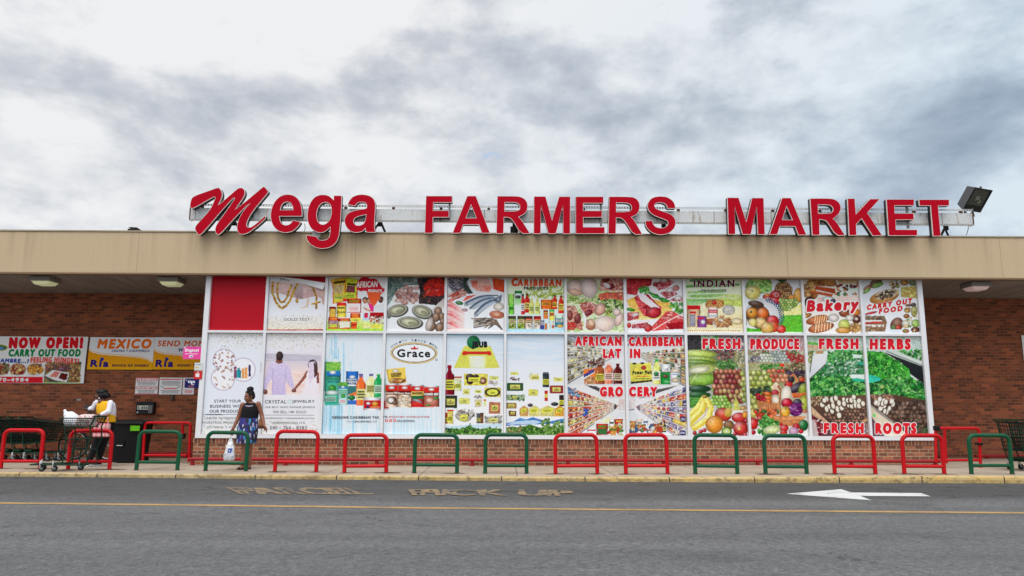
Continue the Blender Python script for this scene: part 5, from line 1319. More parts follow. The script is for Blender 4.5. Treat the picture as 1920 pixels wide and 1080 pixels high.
s.rect(632, 345, 645, 460, (150, 156, 160))
done(s, 'white jewellery poster with three joined round pictures behind the woman in the dark dress', pic=.09)

s = bot(1); s.grad([(0, (226, 226, 228)), (230, (228, 224, 230)), (330, (214, 204, 214)), (430, (235, 212, 208)), (520, (240, 222, 214)), (640, (236, 226, 226)), (690, (230, 230, 236)), (1010, (228, 228, 230))])
gold_dust(s, 60, 230, 330, True)
s.N([(670, 260), (860, 262), (1190, 275), (1185, 330), (670, 330)], [(205, 198, 208), (190, 184, 198), (220, 212, 218)], 120, 16, 4); s.N([(660, 420), (1190, 420), (1185, 620), (650, 640)], [(238, 218, 214), (232, 200, 190), (243, 230, 226)], 150, 12, 5)
SK = (120, 70, 60)
s.P([(720, 350), (790, 325), (850, 335), (900, 380), (945, 570), (930, 590), (880, 540), (860, 480), (865, 650), (735, 650), (740, 480), (700, 540), (680, 600), (655, 595), (670, 480), (690, 400)], (214, 200, 226), (196, 180, 216), .14).L([(800, 350), (800, 640)], 6, (200, 186, 216), .7).L([(745, 400), (740, 640)], 14, (180, 164, 204), .6).L([(860, 400), (862, 520)], 10, (182, 166, 206), .6)
s.P([(775, 300), (830, 300), (835, 345), (800, 355), (770, 340)], (130, 84, 70)).E(807, 282, 33, 42, (60, 42, 42), 0, .3, .1).E(675, 612, 20, 24, (130, 70, 66)).E(938, 600, 22, 18, (130, 70, 64))
s.P([(1055, 415), (1080, 440), (1010, 530), (955, 590), (935, 590), (945, 570), (1010, 490)], (150, 90, 76)).P([(1060, 430), (1140, 440), (1165, 520), (1175, 640), (1060, 655), (1000, 640), (1040, 560)], (238, 232, 238), (232, 224, 230)).P([(1140, 410), (1170, 440), (1168, 530), (1150, 535), (1145, 470)], (140, 80, 70))
s.E(1110, 365, 44, 50, (76, 54, 54), 0, .3, 0).P([(1075, 340), (1130, 330), (1155, 400), (1150, 470), (1110, 500), (1085, 540), (1070, 480)], (214, 196, 216), (226, 212, 226), .16).P([(1120, 330), (1160, 390), (1150, 460), (1125, 480)], (80, 54, 52), None, .3)
s.N([(640, 640), (1190, 640), (1190, 690), (640, 690)], [(230, 229, 235), (233, 228, 230)], 100, 20, 3)
s.T('CRYSTAL', 672, 688, 868, 719, INKC, .012).T('JEWELRY', 922, 688, 1130, 719, INKC, .012).poly([(870, 695), (888, 683), (912, 683), (925, 695), (898, 722)], (196, 214, 220)).poly([(885, 695), (911, 695), (898, 718)], (226, 236, 238))
s.T('WE BUY AND REPAIR JEWELS', 672, 744, 1130, 766, (70, 70, 80), .008).T('WE SELL 14K GOLD', 745, 785, 1050, 808, (70, 70, 80), .008); s.rect(668, 825, 1124, 829, (96, 96, 100))
s.T('COMPRAMOS Y REPARAMOS JOYAS', 664, 848, 1124, 867, (96, 94, 98), .008).T('VENDEMOS ORO 14 K', 735, 887, 1042, 907, (96, 94, 98), .008).T('240 - 764 - 8383', 715, 926, 1056, 958, (66, 66, 72), .008)
gold_dust(s, 880, 1020, 300)
done(s, 'poster of a couple in pale clothes holding hands by the sea', pic=.09)

def planks(s, x0, x1, k0):
    s.grad([(0, (222, 228, 234)), (1100, (226, 232, 236))])
    x = x0
    while x < x1:
        w = s.rng.uniform(10, 26); f = max(0, 1-(x-k0)/ (190 if k0 < 200 else 60))
        s.rect(x, 60, x+w*.8, 1020, (226, 232, 236), None, .04, .5).L([(x, 60), (x, 1020)], 3, (196, 214, 226), .6)
        x += w
    for _ in range(50): 
        x = s.rng.uniform(x0, x1); y = s.rng.uniform(780, 960); s.L([(x, y), (x, 1020)], s.rng.uniform(3, 10), (170, 210, 226), .5)
s = bot(2); planks(s, 50, 640, 60)
for _ in range(90):
    x = 60+s.rng.random()**1.7*300; y = s.rng.uniform(60, 500) if s.rng.random() < .5 else s.rng.uniform(560, 900)
    s.L([(x, y), (x-4, y+s.rng.uniform(120, 500))], s.rng.uniform(4, 16), s.rng.choice([(130, 190, 216), (160, 206, 226), (196, 222, 234), (110, 176, 206)]), .55)
s.pack(90, 335, 240, 735, (70, 170, 140)); s.P([(160, 310), (215, 312), (215, 340), (160, 340)], (220, 226, 220)).N([(105, 335), (242, 340), (235, 430), (105, 430)], [(60, 140, 50), (150, 200, 90), (90, 170, 60)], 24).rect(110, 420, 235, 470, (40, 120, 190)).E(167, 433, 30, 17, (240, 240, 240)).T('100% PURE', 112, 462, 232, 480, (40, 70, 60), .04).T('COCONUT', 112, 486, 232, 504, (30, 100, 60), .04).T('WATER', 120, 510, 226, 528, (30, 90, 130), .04).E(162, 580, 36, 32, (60, 160, 60)).E(160, 620, 60, 22, (214, 232, 226)).rect(100, 655, 195, 715, (170, 214, 190)).squig(105, 660, 190, 700, 3, (60, 90, 90)); s.P([(90, 700), (200, 700), (195, 738), (90, 738)], (40, 150, 130), (90, 190, 170))
s.pack(288, 422, 402, 735, (220, 228, 232), (40, 110, 190)); s.E(346, 474, 28, 14, W_).T('COCONUT', 290, 498, 400, 516, (30, 70, 120), .05).T('WATER', 300, 526, 384, 544, (30, 70, 120), .05).rect(292, 560, 400, 640, (60, 120, 120)).P([(310, 640), (400, 600), (400, 650)], (226, 120, 60)).E(340, 665, 34, 24, (40, 130, 60)).rect(296, 690, 395, 728, (60, 110, 190))
s.pack(212, 525, 308, 730, (150, 205, 196)); s.N([(215, 520), (306, 525), (306, 570), (215, 570)], [(60, 140, 50), (150, 200, 90)], 16).rect(222, 560, 300, 585, (40, 120, 190)).E(260, 567, 18, 10, W_).squig(226, 592, 296, 640, 3, (60, 120, 50)).E(262, 652, 22, 16, (60, 160, 60)).rect(225, 680, 290, 720, (210, 226, 226)).squig(230, 684, 286, 716, 2, (200, 90, 110))
s.bottle(427, 445, 740, 88, (232, 110, 50), (110, 100, 150), (205, 205, 130)).bottle(520, 445, 660, 90, (220, 220, 160), (110, 100, 150), (190, 190, 110)).bottle(588, 448, 662, 84, (40, 160, 90), (40, 170, 80), (190, 220, 200))
s.pack(448, 665, 620, 782, (214, 214, 216), None, None, round_=True); s.rect(452, 690, 614, 765, (196, 24, 40)).E(555, 722, 30, 22, (235, 160, 50)).E(493, 718, 20, 13, W_).squig(510, 745, 600, 760, 1, (240, 200, 120)).rect(478, 740, 500, 764, (40, 60, 110))
s.T('GENUINE CARIBBEAN TAS', 162, 836, 590, 858, (60, 60, 66), .03).T('WWW.', 293, 877, 358, 893, (150, 156, 160), .0).T('GRACEFOODS', 360, 877, 515, 893, (70, 74, 80), .02).T('.COM', 517, 877, 575, 893, (150, 156, 160), .0)
done(s, 'poster of drink cartons and bottles on pale blue boards', pic=.09)

s = bot(3); planks(s, 610, 1190, 600)
for _ in range(36):
    x = s.rng.uniform(620, 1180); s.L([(x, s.rng.uniform(400, 760)), (x, 1020)], s.rng.uniform(2, 6), (190, 218, 230), .6)
for k, (rx, ry, c) in enumerate(((216, 98, (190, 150, 90)), (208, 91, (226, 206, 150)), (200, 85, (40, 36, 34)), (194, 80, (234, 236, 238)))): s.E(914, 256, rx, ry, c, 1, 0, 0)
s.T('Grace', 762, 222, 1060, 290, K_, .03, 2).poly([(888, 222), (884, 200), (903, 212), (918, 188), (934, 212), (952, 200), (947, 222)], (205, 40, 44))
ar = 'QUALITY SINCE 1922'
for k, ch in enumerate(ar):
    if ch == ' ': continue
    a_ = R(208+124*k/(len(ar)-1)); x, y = 914+236*math.cos(a_), 256+118*math.sin(a_)
    s.T(ch, x-9, y-9, x+9, y+9, (60, 60, 64), .0, 10*math.cos(a_)*-1*(-.9))
s.E(1120, 317, 11, 11, (60, 60, 60), 0, 0, 0).E(1120, 317, 7, 7, (230, 232, 234), 0, 0, 0)
s.P([(658, 405), (832, 385), (845, 530), (680, 528)], (226, 196, 90), (235, 200, 80), .06).E(745, 420, 32, 15, (236, 226, 214), -6).T('CHICKEN', 702, 442, 796, 460, (60, 40, 30), .04, -8).T('NOODLE', 708, 462, 790, 478, (60, 40, 30), .04, -8).E(760, 510, 80, 26, (196, 120, 60)).S([(690, 490), (835, 490), (835, 525), (690, 525)], 14, [(235, 196, 110), (150, 90, 50)], 20, 6).P([(660, 410), (672, 408), (692, 530), (680, 528)], (205, 170, 60))
s.rect(622, 668, 686, 780, (200, 200, 204)).rect(622, 690, 682, 765, (176, 24, 40)).P([(636, 450), (655, 500), (655, 600), (622, 660), (622, 450)], (60, 170, 110))
def tin(x0, x1, y0, c1, c2, pic):
    s.pack(x0, y0, x1, 752, c1, (205, 206, 210), None, round_=True); s.rect(x0+2, y0+12, x1-2, y0+62, (205, 44, 34)).E((x0+x1)/2, y0+34, 28, 14, (236, 230, 224)).rect(x0+2, y0+62, x1-2, y0+98, c2); pic((x0+x1)/2)
tin(650, 768, 540, (226, 190, 170), (110, 30, 34), lambda x: s.E(x, 690, 46, 36, (110, 70, 50)).E(x-8, 690, 30, 26, (240, 236, 230)).E(x+30, 716, 24, 20, (120, 80, 60)))
s.T('Coconut Milk', 656, 612, 764, 630, (244, 230, 210), .03)
tin(766, 890, 540, (226, 200, 180), (100, 24, 30), lambda x: s.S([(775, 660), (880, 660), (880, 735), (775, 735)], 16, [(226, 214, 190), (232, 190, 150), (240, 226, 206)], 22, 14))
s.T('Butter Beans', 772, 616, 884, 632, (244, 230, 210), .03)
tin(888, 1004, 548, (205, 60, 50), (226, 200, 110), lambda x: s.rect(894, 650, 1000, 678, (40, 110, 70)).E(x, 700, 46, 18, (150, 160, 176), 20).E(x+10, 716, 44, 12, (214, 60, 50), 25).rect(894, 725, 1000, 745, (205, 40, 40)))
s.T('MACKEREL', 898, 614, 996, 634, (96, 60, 30), .04)
tin(1004, 1146, 556, (214, 110, 90), (60, 20, 26), lambda x: s.E(x, 700, 60, 44, (214, 130, 110)).E(x-16, 690, 36, 24, (235, 180, 160)).E(x+40, 670, 26, 14, (70, 140, 60)).E(x-30, 735, 24, 10, (80, 150, 60)))
s.T('CORNED BEEF', 1010, 624, 1138, 644, (244, 236, 230), .04)
s.T('TE.', 626, 834, 676, 850, (60, 60, 66), .03).T('ENJOYED WORLDWIDE', 684, 835, 1055, 851, (205, 80, 84), .02)
for x in (662, 700, 737): s.E(x, 877, 14, 14, (214, 60, 64), 0, 0, 0)
s.T('f', 658, 869, 667, 885, W_, .05).E(700, 877, 6, 6, W_, 0, 0, 0).rect(729, 872, 745, 882, W_).T('GRACEFOODS', 760, 871, 918, 887, (76, 80, 84), .02)
done(s, 'poster of stacked tins under an oval Grace emblem'.replace(' Grace', ' gold-ringed'), pic=.09)

def landscape(s, x0, x1, hills):
    s.grad([(0, (60, 160, 205)), (75, (90, 170, 210)), (110, (190, 214, 228)), (200, (214, 224, 234)), (400, (226, 229, 235)), (800, (234, 235, 236)), (1100, (230, 232, 230))])
    s.N([(x0, 80), (x1, 80), (x1, 330), (x0, 330)], [(226, 230, 236), (196, 214, 230), (224, 228, 235), (206, 222, 234)], 300, 26, 3, 4, .75)
    s.L([(x0, 76), (x1, 76)], 16, (60, 150, 196), .7)
def prod(s, x0, y0, x1, y1, c, lab=(206, 202, 104)):
    s.P([(x0, y0+4), (x0+6, y0), (x1-4, y0+2), (x1, y0+8), (x1-2, y1-4), (x1-8, y1), (x0+4, y1-2), (x0, y1-8)], c, None, .5)
    w, h = x1-x0, y1-y0; s.rect(x0+w*.2, y0+h*.25, x1-w*.2, y0+h*.75, lab).squig(x0+w*.25, y0+h*.45, x1-w*.25, y0+h*.7, 2, (80, 70, 40)).P([(x0+w*.5, y0+h*.3), (x0+w*.55, y0+h*.45), (x0+w*.45, y0+h*.45)], (50, 60, 30))
def bushes(s, x0, x1, y0, n=150):
    s.N([(x0, y0+20), (x0+80, y0), (x0+160, y0+14), (x0+240, y0-20), (x0+330, y0+10), (x0+420, y0), (x1, y0+6), (x1, 1030), (x0, 1030)], [(40, 80, 30), (90, 140, 50), (60, 110, 36), (130, 170, 80)], 20)
    s.S([(x0, y0+6), (x1, y0), (x1, 1022), (x0, 1022)], n, [(60, 120, 36), (90, 150, 56), (130, 180, 80), (40, 84, 30), (110, 160, 60), (150, 190, 100), (30, 60, 26)], 14, 8)
s = bot(4); landscape(s, 60, 620, 0)
s.P([(245, 192), (492, 192), (575, 392), (150, 392)], (205, 205, 90)).N([(290, 280), (450, 280), (440, 388), (300, 388)], [(214, 216, 140), (226, 230, 214)], 200, 200, 3)
for k in range(18): u = k/17; s.rect(300+u*130, 282, 312+u*130, 390, (226, 230, 222), (222, 228, 224), 0, .75*math.sin(u*math.pi))
s.E(332, 155, 60, 61, (30, 130, 80), 0, .3, .25).N([(300, 110), (360, 110), (380, 170), (330, 200), (300, 170)], [(20, 80, 50), (60, 170, 100)], 22, a=.6).P([(335, 140), (365, 150), (372, 180), (350, 210), (340, 180)], (70, 70, 84))
s.T('JKUB', 322, 152, 456, 216, K_, .05).poly([(225, 262), (240, 236), (290, 240), (440, 240), (485, 236), (502, 262), (485, 278), (450, 266), (285, 266), (240, 278)], (205, 44, 36)); s.squig(300, 246, 430, 260, 1, (120, 20, 24))
s.bottle(113, 368, 642, 88, (130, 16, 40), (150, 20, 30), (205, 205, 80), (60, 40, 30), .3, .36).bottle(190, 470, 605, 64, (205, 210, 170), (176, 30, 40), (205, 210, 90), neck=.12, nw=.9)
prod(s, 245, 445, 465, 555, (214, 200, 80)); s.E(300, 480, 40, 34, (60, 40, 40)).E(356, 470, 24, 20, (50, 36, 36)).E(420, 510, 34, 34, (150, 100, 70)).E(420, 512, 16, 14, (226, 190, 160)).E(300, 520, 30, 24, (70, 40, 40)); s.rect(285, 480, 395, 516, (214, 216, 70)).squig(300, 492, 380, 510, 1, (80, 70, 40))
prod(s, 478, 465, 565, 505, (205, 205, 130)); s.S([(480, 515), (565, 515), (565, 548), (480, 548)], 14, [(150, 110, 110), (200, 180, 176), (226, 220, 214)], 12, 7)
prod(s, 236, 582, 298, 640, (205, 200, 120)); prod(s, 345, 592, 408, 626, (214, 214, 110)); s.S([(342, 645), (412, 645), (412, 670), (342, 670)], 10, [(150, 140, 130), (214, 210, 200)], 10, 6)
prod(s, 432, 572, 585, 660, (190, 176, 70)); s.E(508, 616, 72, 40, (70, 50, 46), 0, .2, 0).E(508, 616, 52, 28, (205, 205, 90), 0, 0, 0); s.rect(475, 595, 548, 640, (214, 216, 80)).squig(485, 612, 540, 632, 2, (80, 70, 40))
prod(s, 60, 645, 185, 762, (50, 54, 44)); prod(s, 198, 668, 300, 725, (205, 205, 110)); prod(s, 343, 680, 410, 752, (205, 190, 160)); s.rect(425, 680, 450, 745, (205, 60, 50)).rect(426, 694, 449, 745, (205, 210, 130)); prod(s, 474, 705, 580, 815, (176, 110, 90))
s.bottle(76, 805, 905, 36, (150, 60, 50), (190, 30, 40), (190, 190, 70), neck=.1, nw=.9).bottle(120, 775, 905, 54, (205, 190, 100), (205, 30, 40), (205, 205, 70), neck=.1, nw=.9); s.E(240, 840, 76, 46, (214, 205, 190), 10).S([(180, 780), (330, 780), (340, 850), (180, 870)], 30, [(60, 56, 50), (176, 170, 160), (226, 220, 210), (150, 110, 90)], 20, 6); prod(s, 205, 820, 280, 880, (205, 205, 80))
s.bottle(377, 808, 900, 36, (80, 80, 90), (90, 90, 96), (190, 190, 90), neck=.1, nw=.9).bottle(410, 805, 900, 30, (110, 70, 50), (60, 40, 36), (150, 110, 70), neck=.1, nw=.9); prod(s, 440, 838, 590, 904, (150, 150, 140)); s.S([(440, 835), (590, 835), (590, 905), (440, 905)], 20, [(190, 186, 176), (110, 110, 104)], 14, 7); prod(s, 470, 850, 560, 895, (205, 200, 140))
s.P([(60, 930), (300, 915), (590, 905), (590, 940), (60, 960)], (190, 214, 226)); bushes(s, 50, 592, 945); s.S([(270, 905), (310, 905), (320, 960), (260, 960)], 14, [(50, 110, 36), (90, 150, 60)], 10, 7)
done(s, 'poster of yellow-labelled groceries under a green globe and yellow trapezoid', pic=.09)
s = bot(5); landscape(s, 610, 1180, 1)
prod(s, 674, 428, 745, 458, (205, 205, 80)); s.S([(670, 478), (756, 478), (756, 506), (670, 506)], 16, [(110, 80, 80), (190, 170, 166)], 11, 6); prod(s, 640, 530, 792, 605, (50, 84, 50)); prod(s, 630, 638, 806, 692, (120, 150, 110)); s.S([(630, 640), (690, 640), (690, 690), (630, 690)], 12, [(60, 90, 60), (176, 196, 160)], 13, 7).S([(725, 640), (800, 640), (800, 690), (725, 690)], 12, [(60, 90, 60), (176, 196, 160)], 13, 7)
prod(s, 632, 712, 730, 766, (150, 120, 76)); prod(s, 658, 785, 728, 838, (110, 60, 40)); prod(s, 845, 440, 942, 510, (226, 224, 200)); s.rect(862, 460, 938, 498, (214, 205, 110)).squig(870, 470, 930, 492, 2, (60, 60, 40)); s.bottle(998, 430, 568, 62, (44, 54, 60), (90, 96, 100), (205, 205, 70), neck=.1, nw=.7); prod(s, 1068, 478, 1160, 520, (214, 210, 130)); prod(s, 1036, 552, 1160, 628, (150, 60, 60)); prod(s, 838, 588, 928, 648, (205, 200, 90)); s.rect(985, 600, 1016, 696, (190, 40, 36)).rect(986, 630, 1015, 668, (205, 190, 90)); s.bottle(1142, 640, 745, 44, (44, 34, 34), (30, 28, 28), (205, 205, 70), neck=.1, nw=.8)
s.E(855, 735, 24, 16, (70, 50, 70)).E(1080, 725, 34, 18, (40, 40, 44))
for x0, x1, c in ((755, 840, (190, 150, 90)), (840, 945, (205, 196, 120)), (945, 1085, (200, 190, 120)), (1080, 1168, (205, 150, 60))):
    s.P([(x0, 770), ((x0+x1)/2, 735), (x1, 765), (x1-4, 838), (x0+4, 838)], c, None, .4); s.P([(x0+14, 775), (x1-20, 760), (x1-24, 795), (x0+16, 806)], (214, 214, 70)).squig(x0+22, 776, x1-30, 795, 2, (90, 90, 40))
s.N([(620, 905), (700, 885), (760, 850), (820, 865), (880, 845), (960, 870), (1010, 890), (1100, 870), (1165, 855), (1165, 900), (620, 925)], [(40, 90, 170), (70, 130, 196), (110, 160, 205)], 50, 20); s.P([(700, 885), (900, 872), (960, 890), (900, 910), (640, 915)], (205, 220, 230), None, 0, .8)
bushes(s, 610, 1168, 930, 170); s.S([(960, 870), (1030, 860), (1040, 1010), (950, 1010)], 50, [(50, 100, 30), (100, 150, 56), (140, 180, 90)], 13, 8).S([(1060, 890), (1165, 880), (1165, 1010), (1060, 1010)], 40, [(50, 100, 30), (100, 150, 56), (140, 180, 90)], 13, 8).S([(630, 940), (760, 930), (760, 1010), (630, 1010)], 26, [(150, 130, 80), (190, 170, 110), (96, 120, 50)], 14, 6); s.L([(765, 920), (770, 1010)], 8, (130, 110, 80))
done(s, 'poster of grocery packets above blue hills and bushes', pic=.09)

PAL = [(196, 70, 50), (226, 150, 70), (214, 190, 90), (90, 130, 170), (110, 150, 80), (226, 226, 220), (150, 60, 60), (60, 80, 130), (226, 120, 90), (180, 160, 140)]
def aisle(s, xe, yvp, xv, y0, y1, rows, pal, items=26, shelf=(60, 56, 56)):
    """shelves running from the outer edge xe back to a vanishing point"""
    for k in range(rows):
        ya, yb = y0+(y1-y0)*k/rows, y0+(y1-y0)*(k+1)/rows
        for j in range(items):
            u0, u1 = (j/items)**.75, ((j+1)/items)**.75
            xa, xb = xe+(xv-xe)*u0, xe+(xv-xe)*u1
            f = lambda y, u: y+(yvp-y)*u
            c = s.rng.choice(pal if not isinstance(pal[0], list) else pal[(k+(j//7)) % len(pal)])
            s.P([(xa, f(ya, u0)), (xb, f(ya, u1)), (xb, f(yb, u1)), (xa, f(yb, u0))], c, tuple(int(q*.7) for q in c), .5)
            m = .35; s.P([(xa, f(ya+(yb-ya)*.35, u0)), (xa*.3+xb*.7, f(ya+(yb-ya)*.35, u1)), (xa*.3+xb*.7, f(ya+(yb-ya)*.6, u1)), (xa, f(ya+(yb-ya)*.6, u0))], s.rng.choice([(232, 226, 214), (226, 205, 120), (60, 50, 60)]), None, 0, .8)
        s.L([(xe, yb), (xv*.94+xe*.06, f(yb, .94))], max(3, (yb-ya)*.16), shelf).L([(xe, yb-(yb-ya)*.14), (xv*.9+xe*.1, f(yb-(yb-ya)*.14, .9))], max(2, (yb-ya)*.09), (226, 226, 224))
WARM = [[(205, 110, 70), (226, 150, 110), (214, 120, 80), (236, 200, 176)], [(205, 90, 60), (196, 60, 60), (226, 160, 130)], [(150, 110, 80), (205, 190, 110), (226, 214, 160), (214, 170, 120)]]
COOL = [[(110, 110, 160), (176, 176, 206), (226, 226, 232), (150, 120, 170)], [(196, 60, 70), (226, 110, 100), (226, 206, 190)], [(70, 70, 130), (226, 190, 90), (190, 190, 210)]]
GREY = [[(205, 205, 196), (176, 170, 150), (226, 222, 205), (150, 140, 110)], [(196, 190, 150), (226, 220, 200), (130, 120, 110)]]
s = bot(6); s.grad([(0, (205, 206, 210)), (300, (220, 222, 224)), (560, (214, 214, 214)), (1100, (226, 226, 228))])
s.N([(60, 75), (590, 75), (590, 190), (60, 190)], [(150, 156, 166), (214, 214, 220), (110, 116, 130), (226, 226, 230)], 60, 10, 4, 12)
aisle(s, 55, 250, 560, 130, 545, 7, GREY, 24, (50, 56, 70)); s.S([(250, 330), (420, 290), (400, 370), (250, 380)], 40, [(110, 50, 50), (70, 40, 44), (150, 110, 100)], 12, 7); s.P([(430, 545), (520, 300), (592, 290), (592, 545)], (226, 228, 230), (205, 206, 210))
s.P([(60, 545), (300, 545), (420, 560), (592, 560), (592, 1020), (60, 1020)], (222, 222, 222)); s.P([(230, 550), (330, 560), (520, 660), (420, 640)], (70, 66, 70))
aisle(s, 55, 740, 545, 560, 1080, 8, WARM, 30); s.S([(60, 580), (170, 580), (170, 660), (60, 640)], 22, [(90, 150, 200), (190, 214, 230), (60, 110, 170)], 14, 12); s.S([(218, 770), (255, 770), (255, 840), (218, 840)], 10, [(50, 90, 190)], 12, 9); s.P([(470, 870), (560, 790), (592, 790), (592, 870)], (214, 218, 222)); s.rect(540, 680, 592, 780, (214, 190, 186), (205, 200, 200), .2)
s.P([(330, 880), (440, 840), (592, 850), (592, 1020), (240, 1020)], (222, 222, 220), None, .1)
s.pack(332, 905, 440, 1010, (196, 30, 40)); s.rect(350, 920, 425, 940, (90, 130, 50)).rect(345, 950, 430, 1005, (60, 110, 60)); s.pack(502, 862, 578, 945, (190, 40, 36)); s.rect(515, 875, 568, 890, (205, 170, 60)).S([(510, 900), (575, 900), (575, 925), (510, 925)], 8, [(235, 225, 200)], 10, 6); s.S([(440, 930), (580, 930), (580, 1010), (440, 1010)], 26, [(190, 190, 60), (60, 140, 60), (205, 50, 40), (226, 226, 214), (226, 150, 60)], 20, 13); s.pack(250, 950, 340, 985, (220, 226, 232), None, (190, 60, 60)); s.P([(380, 880), (450, 840), (470, 890), (420, 900)], (226, 226, 180)).pack(455, 870, 500, 930, (226, 226, 222), None, (60, 90, 70))
s.P([(215, 405), (330, 395), (325, 540), (225, 545)], (226, 120, 50)); s.N([(225, 470), (325, 470), (320, 540), (230, 545)], [(226, 200, 150), (150, 90, 50), (240, 230, 214)], 20); s.P([(215, 465), (310, 405), (320, 435), (222, 495)], (236, 234, 232)).T('ovaltine', 222, 440, 312, 480, (50, 50, 130), .05, -50)
s.bottle(367, 362, 540, 82, (160, 90, 50), (110, 60, 40), (205, 196, 80), neck=.16, nw=.5).bottle(449, 345, 538, 76, (222, 130, 100), (226, 190, 180), (226, 190, 180), neck=.2, nw=.42).bottle(532, 350, 540, 82, (96, 24, 26), (110, 26, 30), (205, 190, 160), neck=.26, nw=.34)
for tx, x0, yt, x1, yb in (('AFRICAN', 145, 108, 560, 182), ('LAT', 402, 222, 555, 295), ('GRO', 374, 572, 572, 650)): s.T(tx, x0, yt, x1, yb, (216, 32, 44), .05, 0, 0, out=(242, 240, 240), ow=.05)
done(s, 'left grocery aisle poster with juice bottles in its middle')
s = bot(7); s.grad([(0, (205, 206, 210)), (300, (222, 224, 226)), (560, (214, 214, 214)), (1100, (226, 226, 228))])
s.N([(615, 75), (1150, 75), (1150, 190), (615, 190)], [(150, 156, 166), (214, 214, 220), (120, 126, 140), (226, 226, 230)], 60, 10, 4, -8)
aisle(s, 1150, 260, 700, 200, 560, 6, [[(176, 140, 110), (226, 214, 200), (150, 90, 80), (205, 196, 150)], [(196, 150, 110), (110, 130, 90), (226, 220, 210)]], 24)
s.P([(615, 560), (1150, 560), (1150, 1020), (615, 1020)], (224, 224, 226)); s.P([(890, 590), (1080, 555), (1000, 590), (720, 680)], (90, 84, 84)); aisle(s, 1162, 750, 690, 560, 1090, 8, COOL, 30, (110, 100, 110)); s.P([(618, 790), (680, 790), (770, 900), (618, 900)], (214, 218, 222)); s.rect(618, 680, 690, 780, (220, 208, 206), (205, 200, 200), .2).L([(618, 780), (680, 776)], 8, (90, 90, 100))
s.pack(645, 880, 700, 945, (190, 120, 60), None, (226, 190, 110)).pack(705, 862, 755, 945, (222, 190, 170), None, (226, 226, 220)).pack(765, 868, 810, 920, (226, 226, 226), None, (90, 130, 190)); s.S([(640, 930), (940, 910), (940, 985), (640, 985)], 60, [(60, 130, 70), (205, 60, 50), (226, 190, 90), (226, 226, 220), (150, 70, 60), (60, 90, 130), (226, 150, 70)], 20, 13); s.rect(888, 935, 945, 985, (176, 70, 50)).bottle(962, 890, 985, 30, (40, 44, 40), (40, 44, 40), (205, 205, 130), neck=.35)
for x in (1135, 1130): s.E(x, 865 if x == 1135 else 990, 30, 26, (50, 44, 110)).squig(x-22, (865 if x == 1135 else 990)-10, x+22, (865 if x == 1135 else 990)+10, 2, (236, 236, 240))
s.P([(640, 350), (840, 345), (850, 520), (650, 540)], (214, 205, 90), (205, 196, 80), .06); s.P([(650, 520), (850, 500), (850, 515), (652, 540)], (40, 40, 40)).rect(668, 345, 700, 360, (50, 46, 40)).rect(740, 342, 775, 356, (50, 46, 40)).E(770, 390, 24, 20, (190, 60, 50), 0, .2, .1).T('Power Malt', 670, 420, 845, 452, K_, .04, -6).squig(690, 462, 830, 478, 1, (205, 110, 60)).squig(690, 485, 830, 498, 1, (60, 120, 60))
s.bottle(890, 312, 545, 68, (214, 214, 120), (60, 170, 80), (226, 230, 226), neck=.24, nw=.4); s.E(885, 445, 22, 18, (40, 140, 80)); s.pack(925, 358, 1030, 545, (20, 150, 66), (214, 216, 216), None, round_=True).P([(936, 405), (1012, 392), (1016, 430), (940, 436)], (60, 40, 40)).T('MILO', 940, 402, 1012, 430, (240, 240, 240), .05, -6).E(970, 470, 26, 20, (110, 70, 50)).E(985, 520, 34, 14, (90, 190, 110)); s.pack(1012, 405, 1114, 545, (220, 222, 226), (205, 190, 170), None, round_=True).squig(1030, 430, 1096, 460, 2, (70, 110, 150)).E(1062, 505, 38, 24, (205, 190, 160)).E(1090, 470, 16, 12, (70, 140, 80))
for tx, x0, yt, x1, yb in (('CARIBBEAN', 640, 112, 1116, 186), ('IN', 650, 222, 732, 295), ('CERY', 642, 572, 886, 650)): s.T(tx, x0, yt, x1, yb, (216, 32, 44), .05, 0, 0, out=(242, 240, 240), ow=.05)
done(s, 'right grocery aisle poster with a yellow malt carton and green tin')

s = bot(8); s.grad([(0, (70, 76, 70)), (250, (110, 120, 100)), (1000, (226, 226, 226))])
s.N([(45, 85), (170, 85), (170, 220), (45, 230)], [(40, 38, 42), (70, 66, 70), (30, 30, 32)], 20); s.N([(165, 85), (350, 85), (330, 130), (180, 240)], [(40, 110, 50), (110, 170, 90), (214, 220, 210), (60, 130, 60)], 26); s.N([(330, 85), (575, 85), (575, 240), (320, 250)], [(226, 220, 220), (150, 130, 130), (90, 84, 90), (205, 190, 180)], 34)
s.S([(300, 230), (480, 220), (520, 290), (440, 340), (330, 310)], 46, [(120, 70, 80), (150, 90, 80), (90, 50, 60), (176, 120, 100)], 16, 11).S([(480, 240), (575, 240), (578, 420), (470, 420), (470, 330)], 46, [(205, 200, 150), (176, 170, 110), (150, 150, 90), (214, 205, 170)], 13, 11)
for y, c in ((262, (190, 210, 100)), (318, (170, 196, 90)), (350, (120, 160, 60)), (380, (90, 130, 50))): s.E(150, y, 170, 38, c, 3, .4, .3)
s.S([(290, 340), (440, 330), (475, 360), (460, 415), (340, 420)], 34, [(70, 130, 50), (110, 160, 80), (50, 100, 40)], 34, 12, 15)
s.E(180, 405, 150, 52, (190, 205, 110), -4).E(150, 410, 100, 30, (235, 232, 200), -8).L([(60, 440), (240, 370)], 4, (214, 214, 170)); s.E(180, 500, 180, 56, (140, 186, 70), -4, .4, .3).L([(70, 540), (130, 450)], 5, (205, 214, 150)).P([(300, 380), (335, 405), (300, 420)], (205, 190, 140))
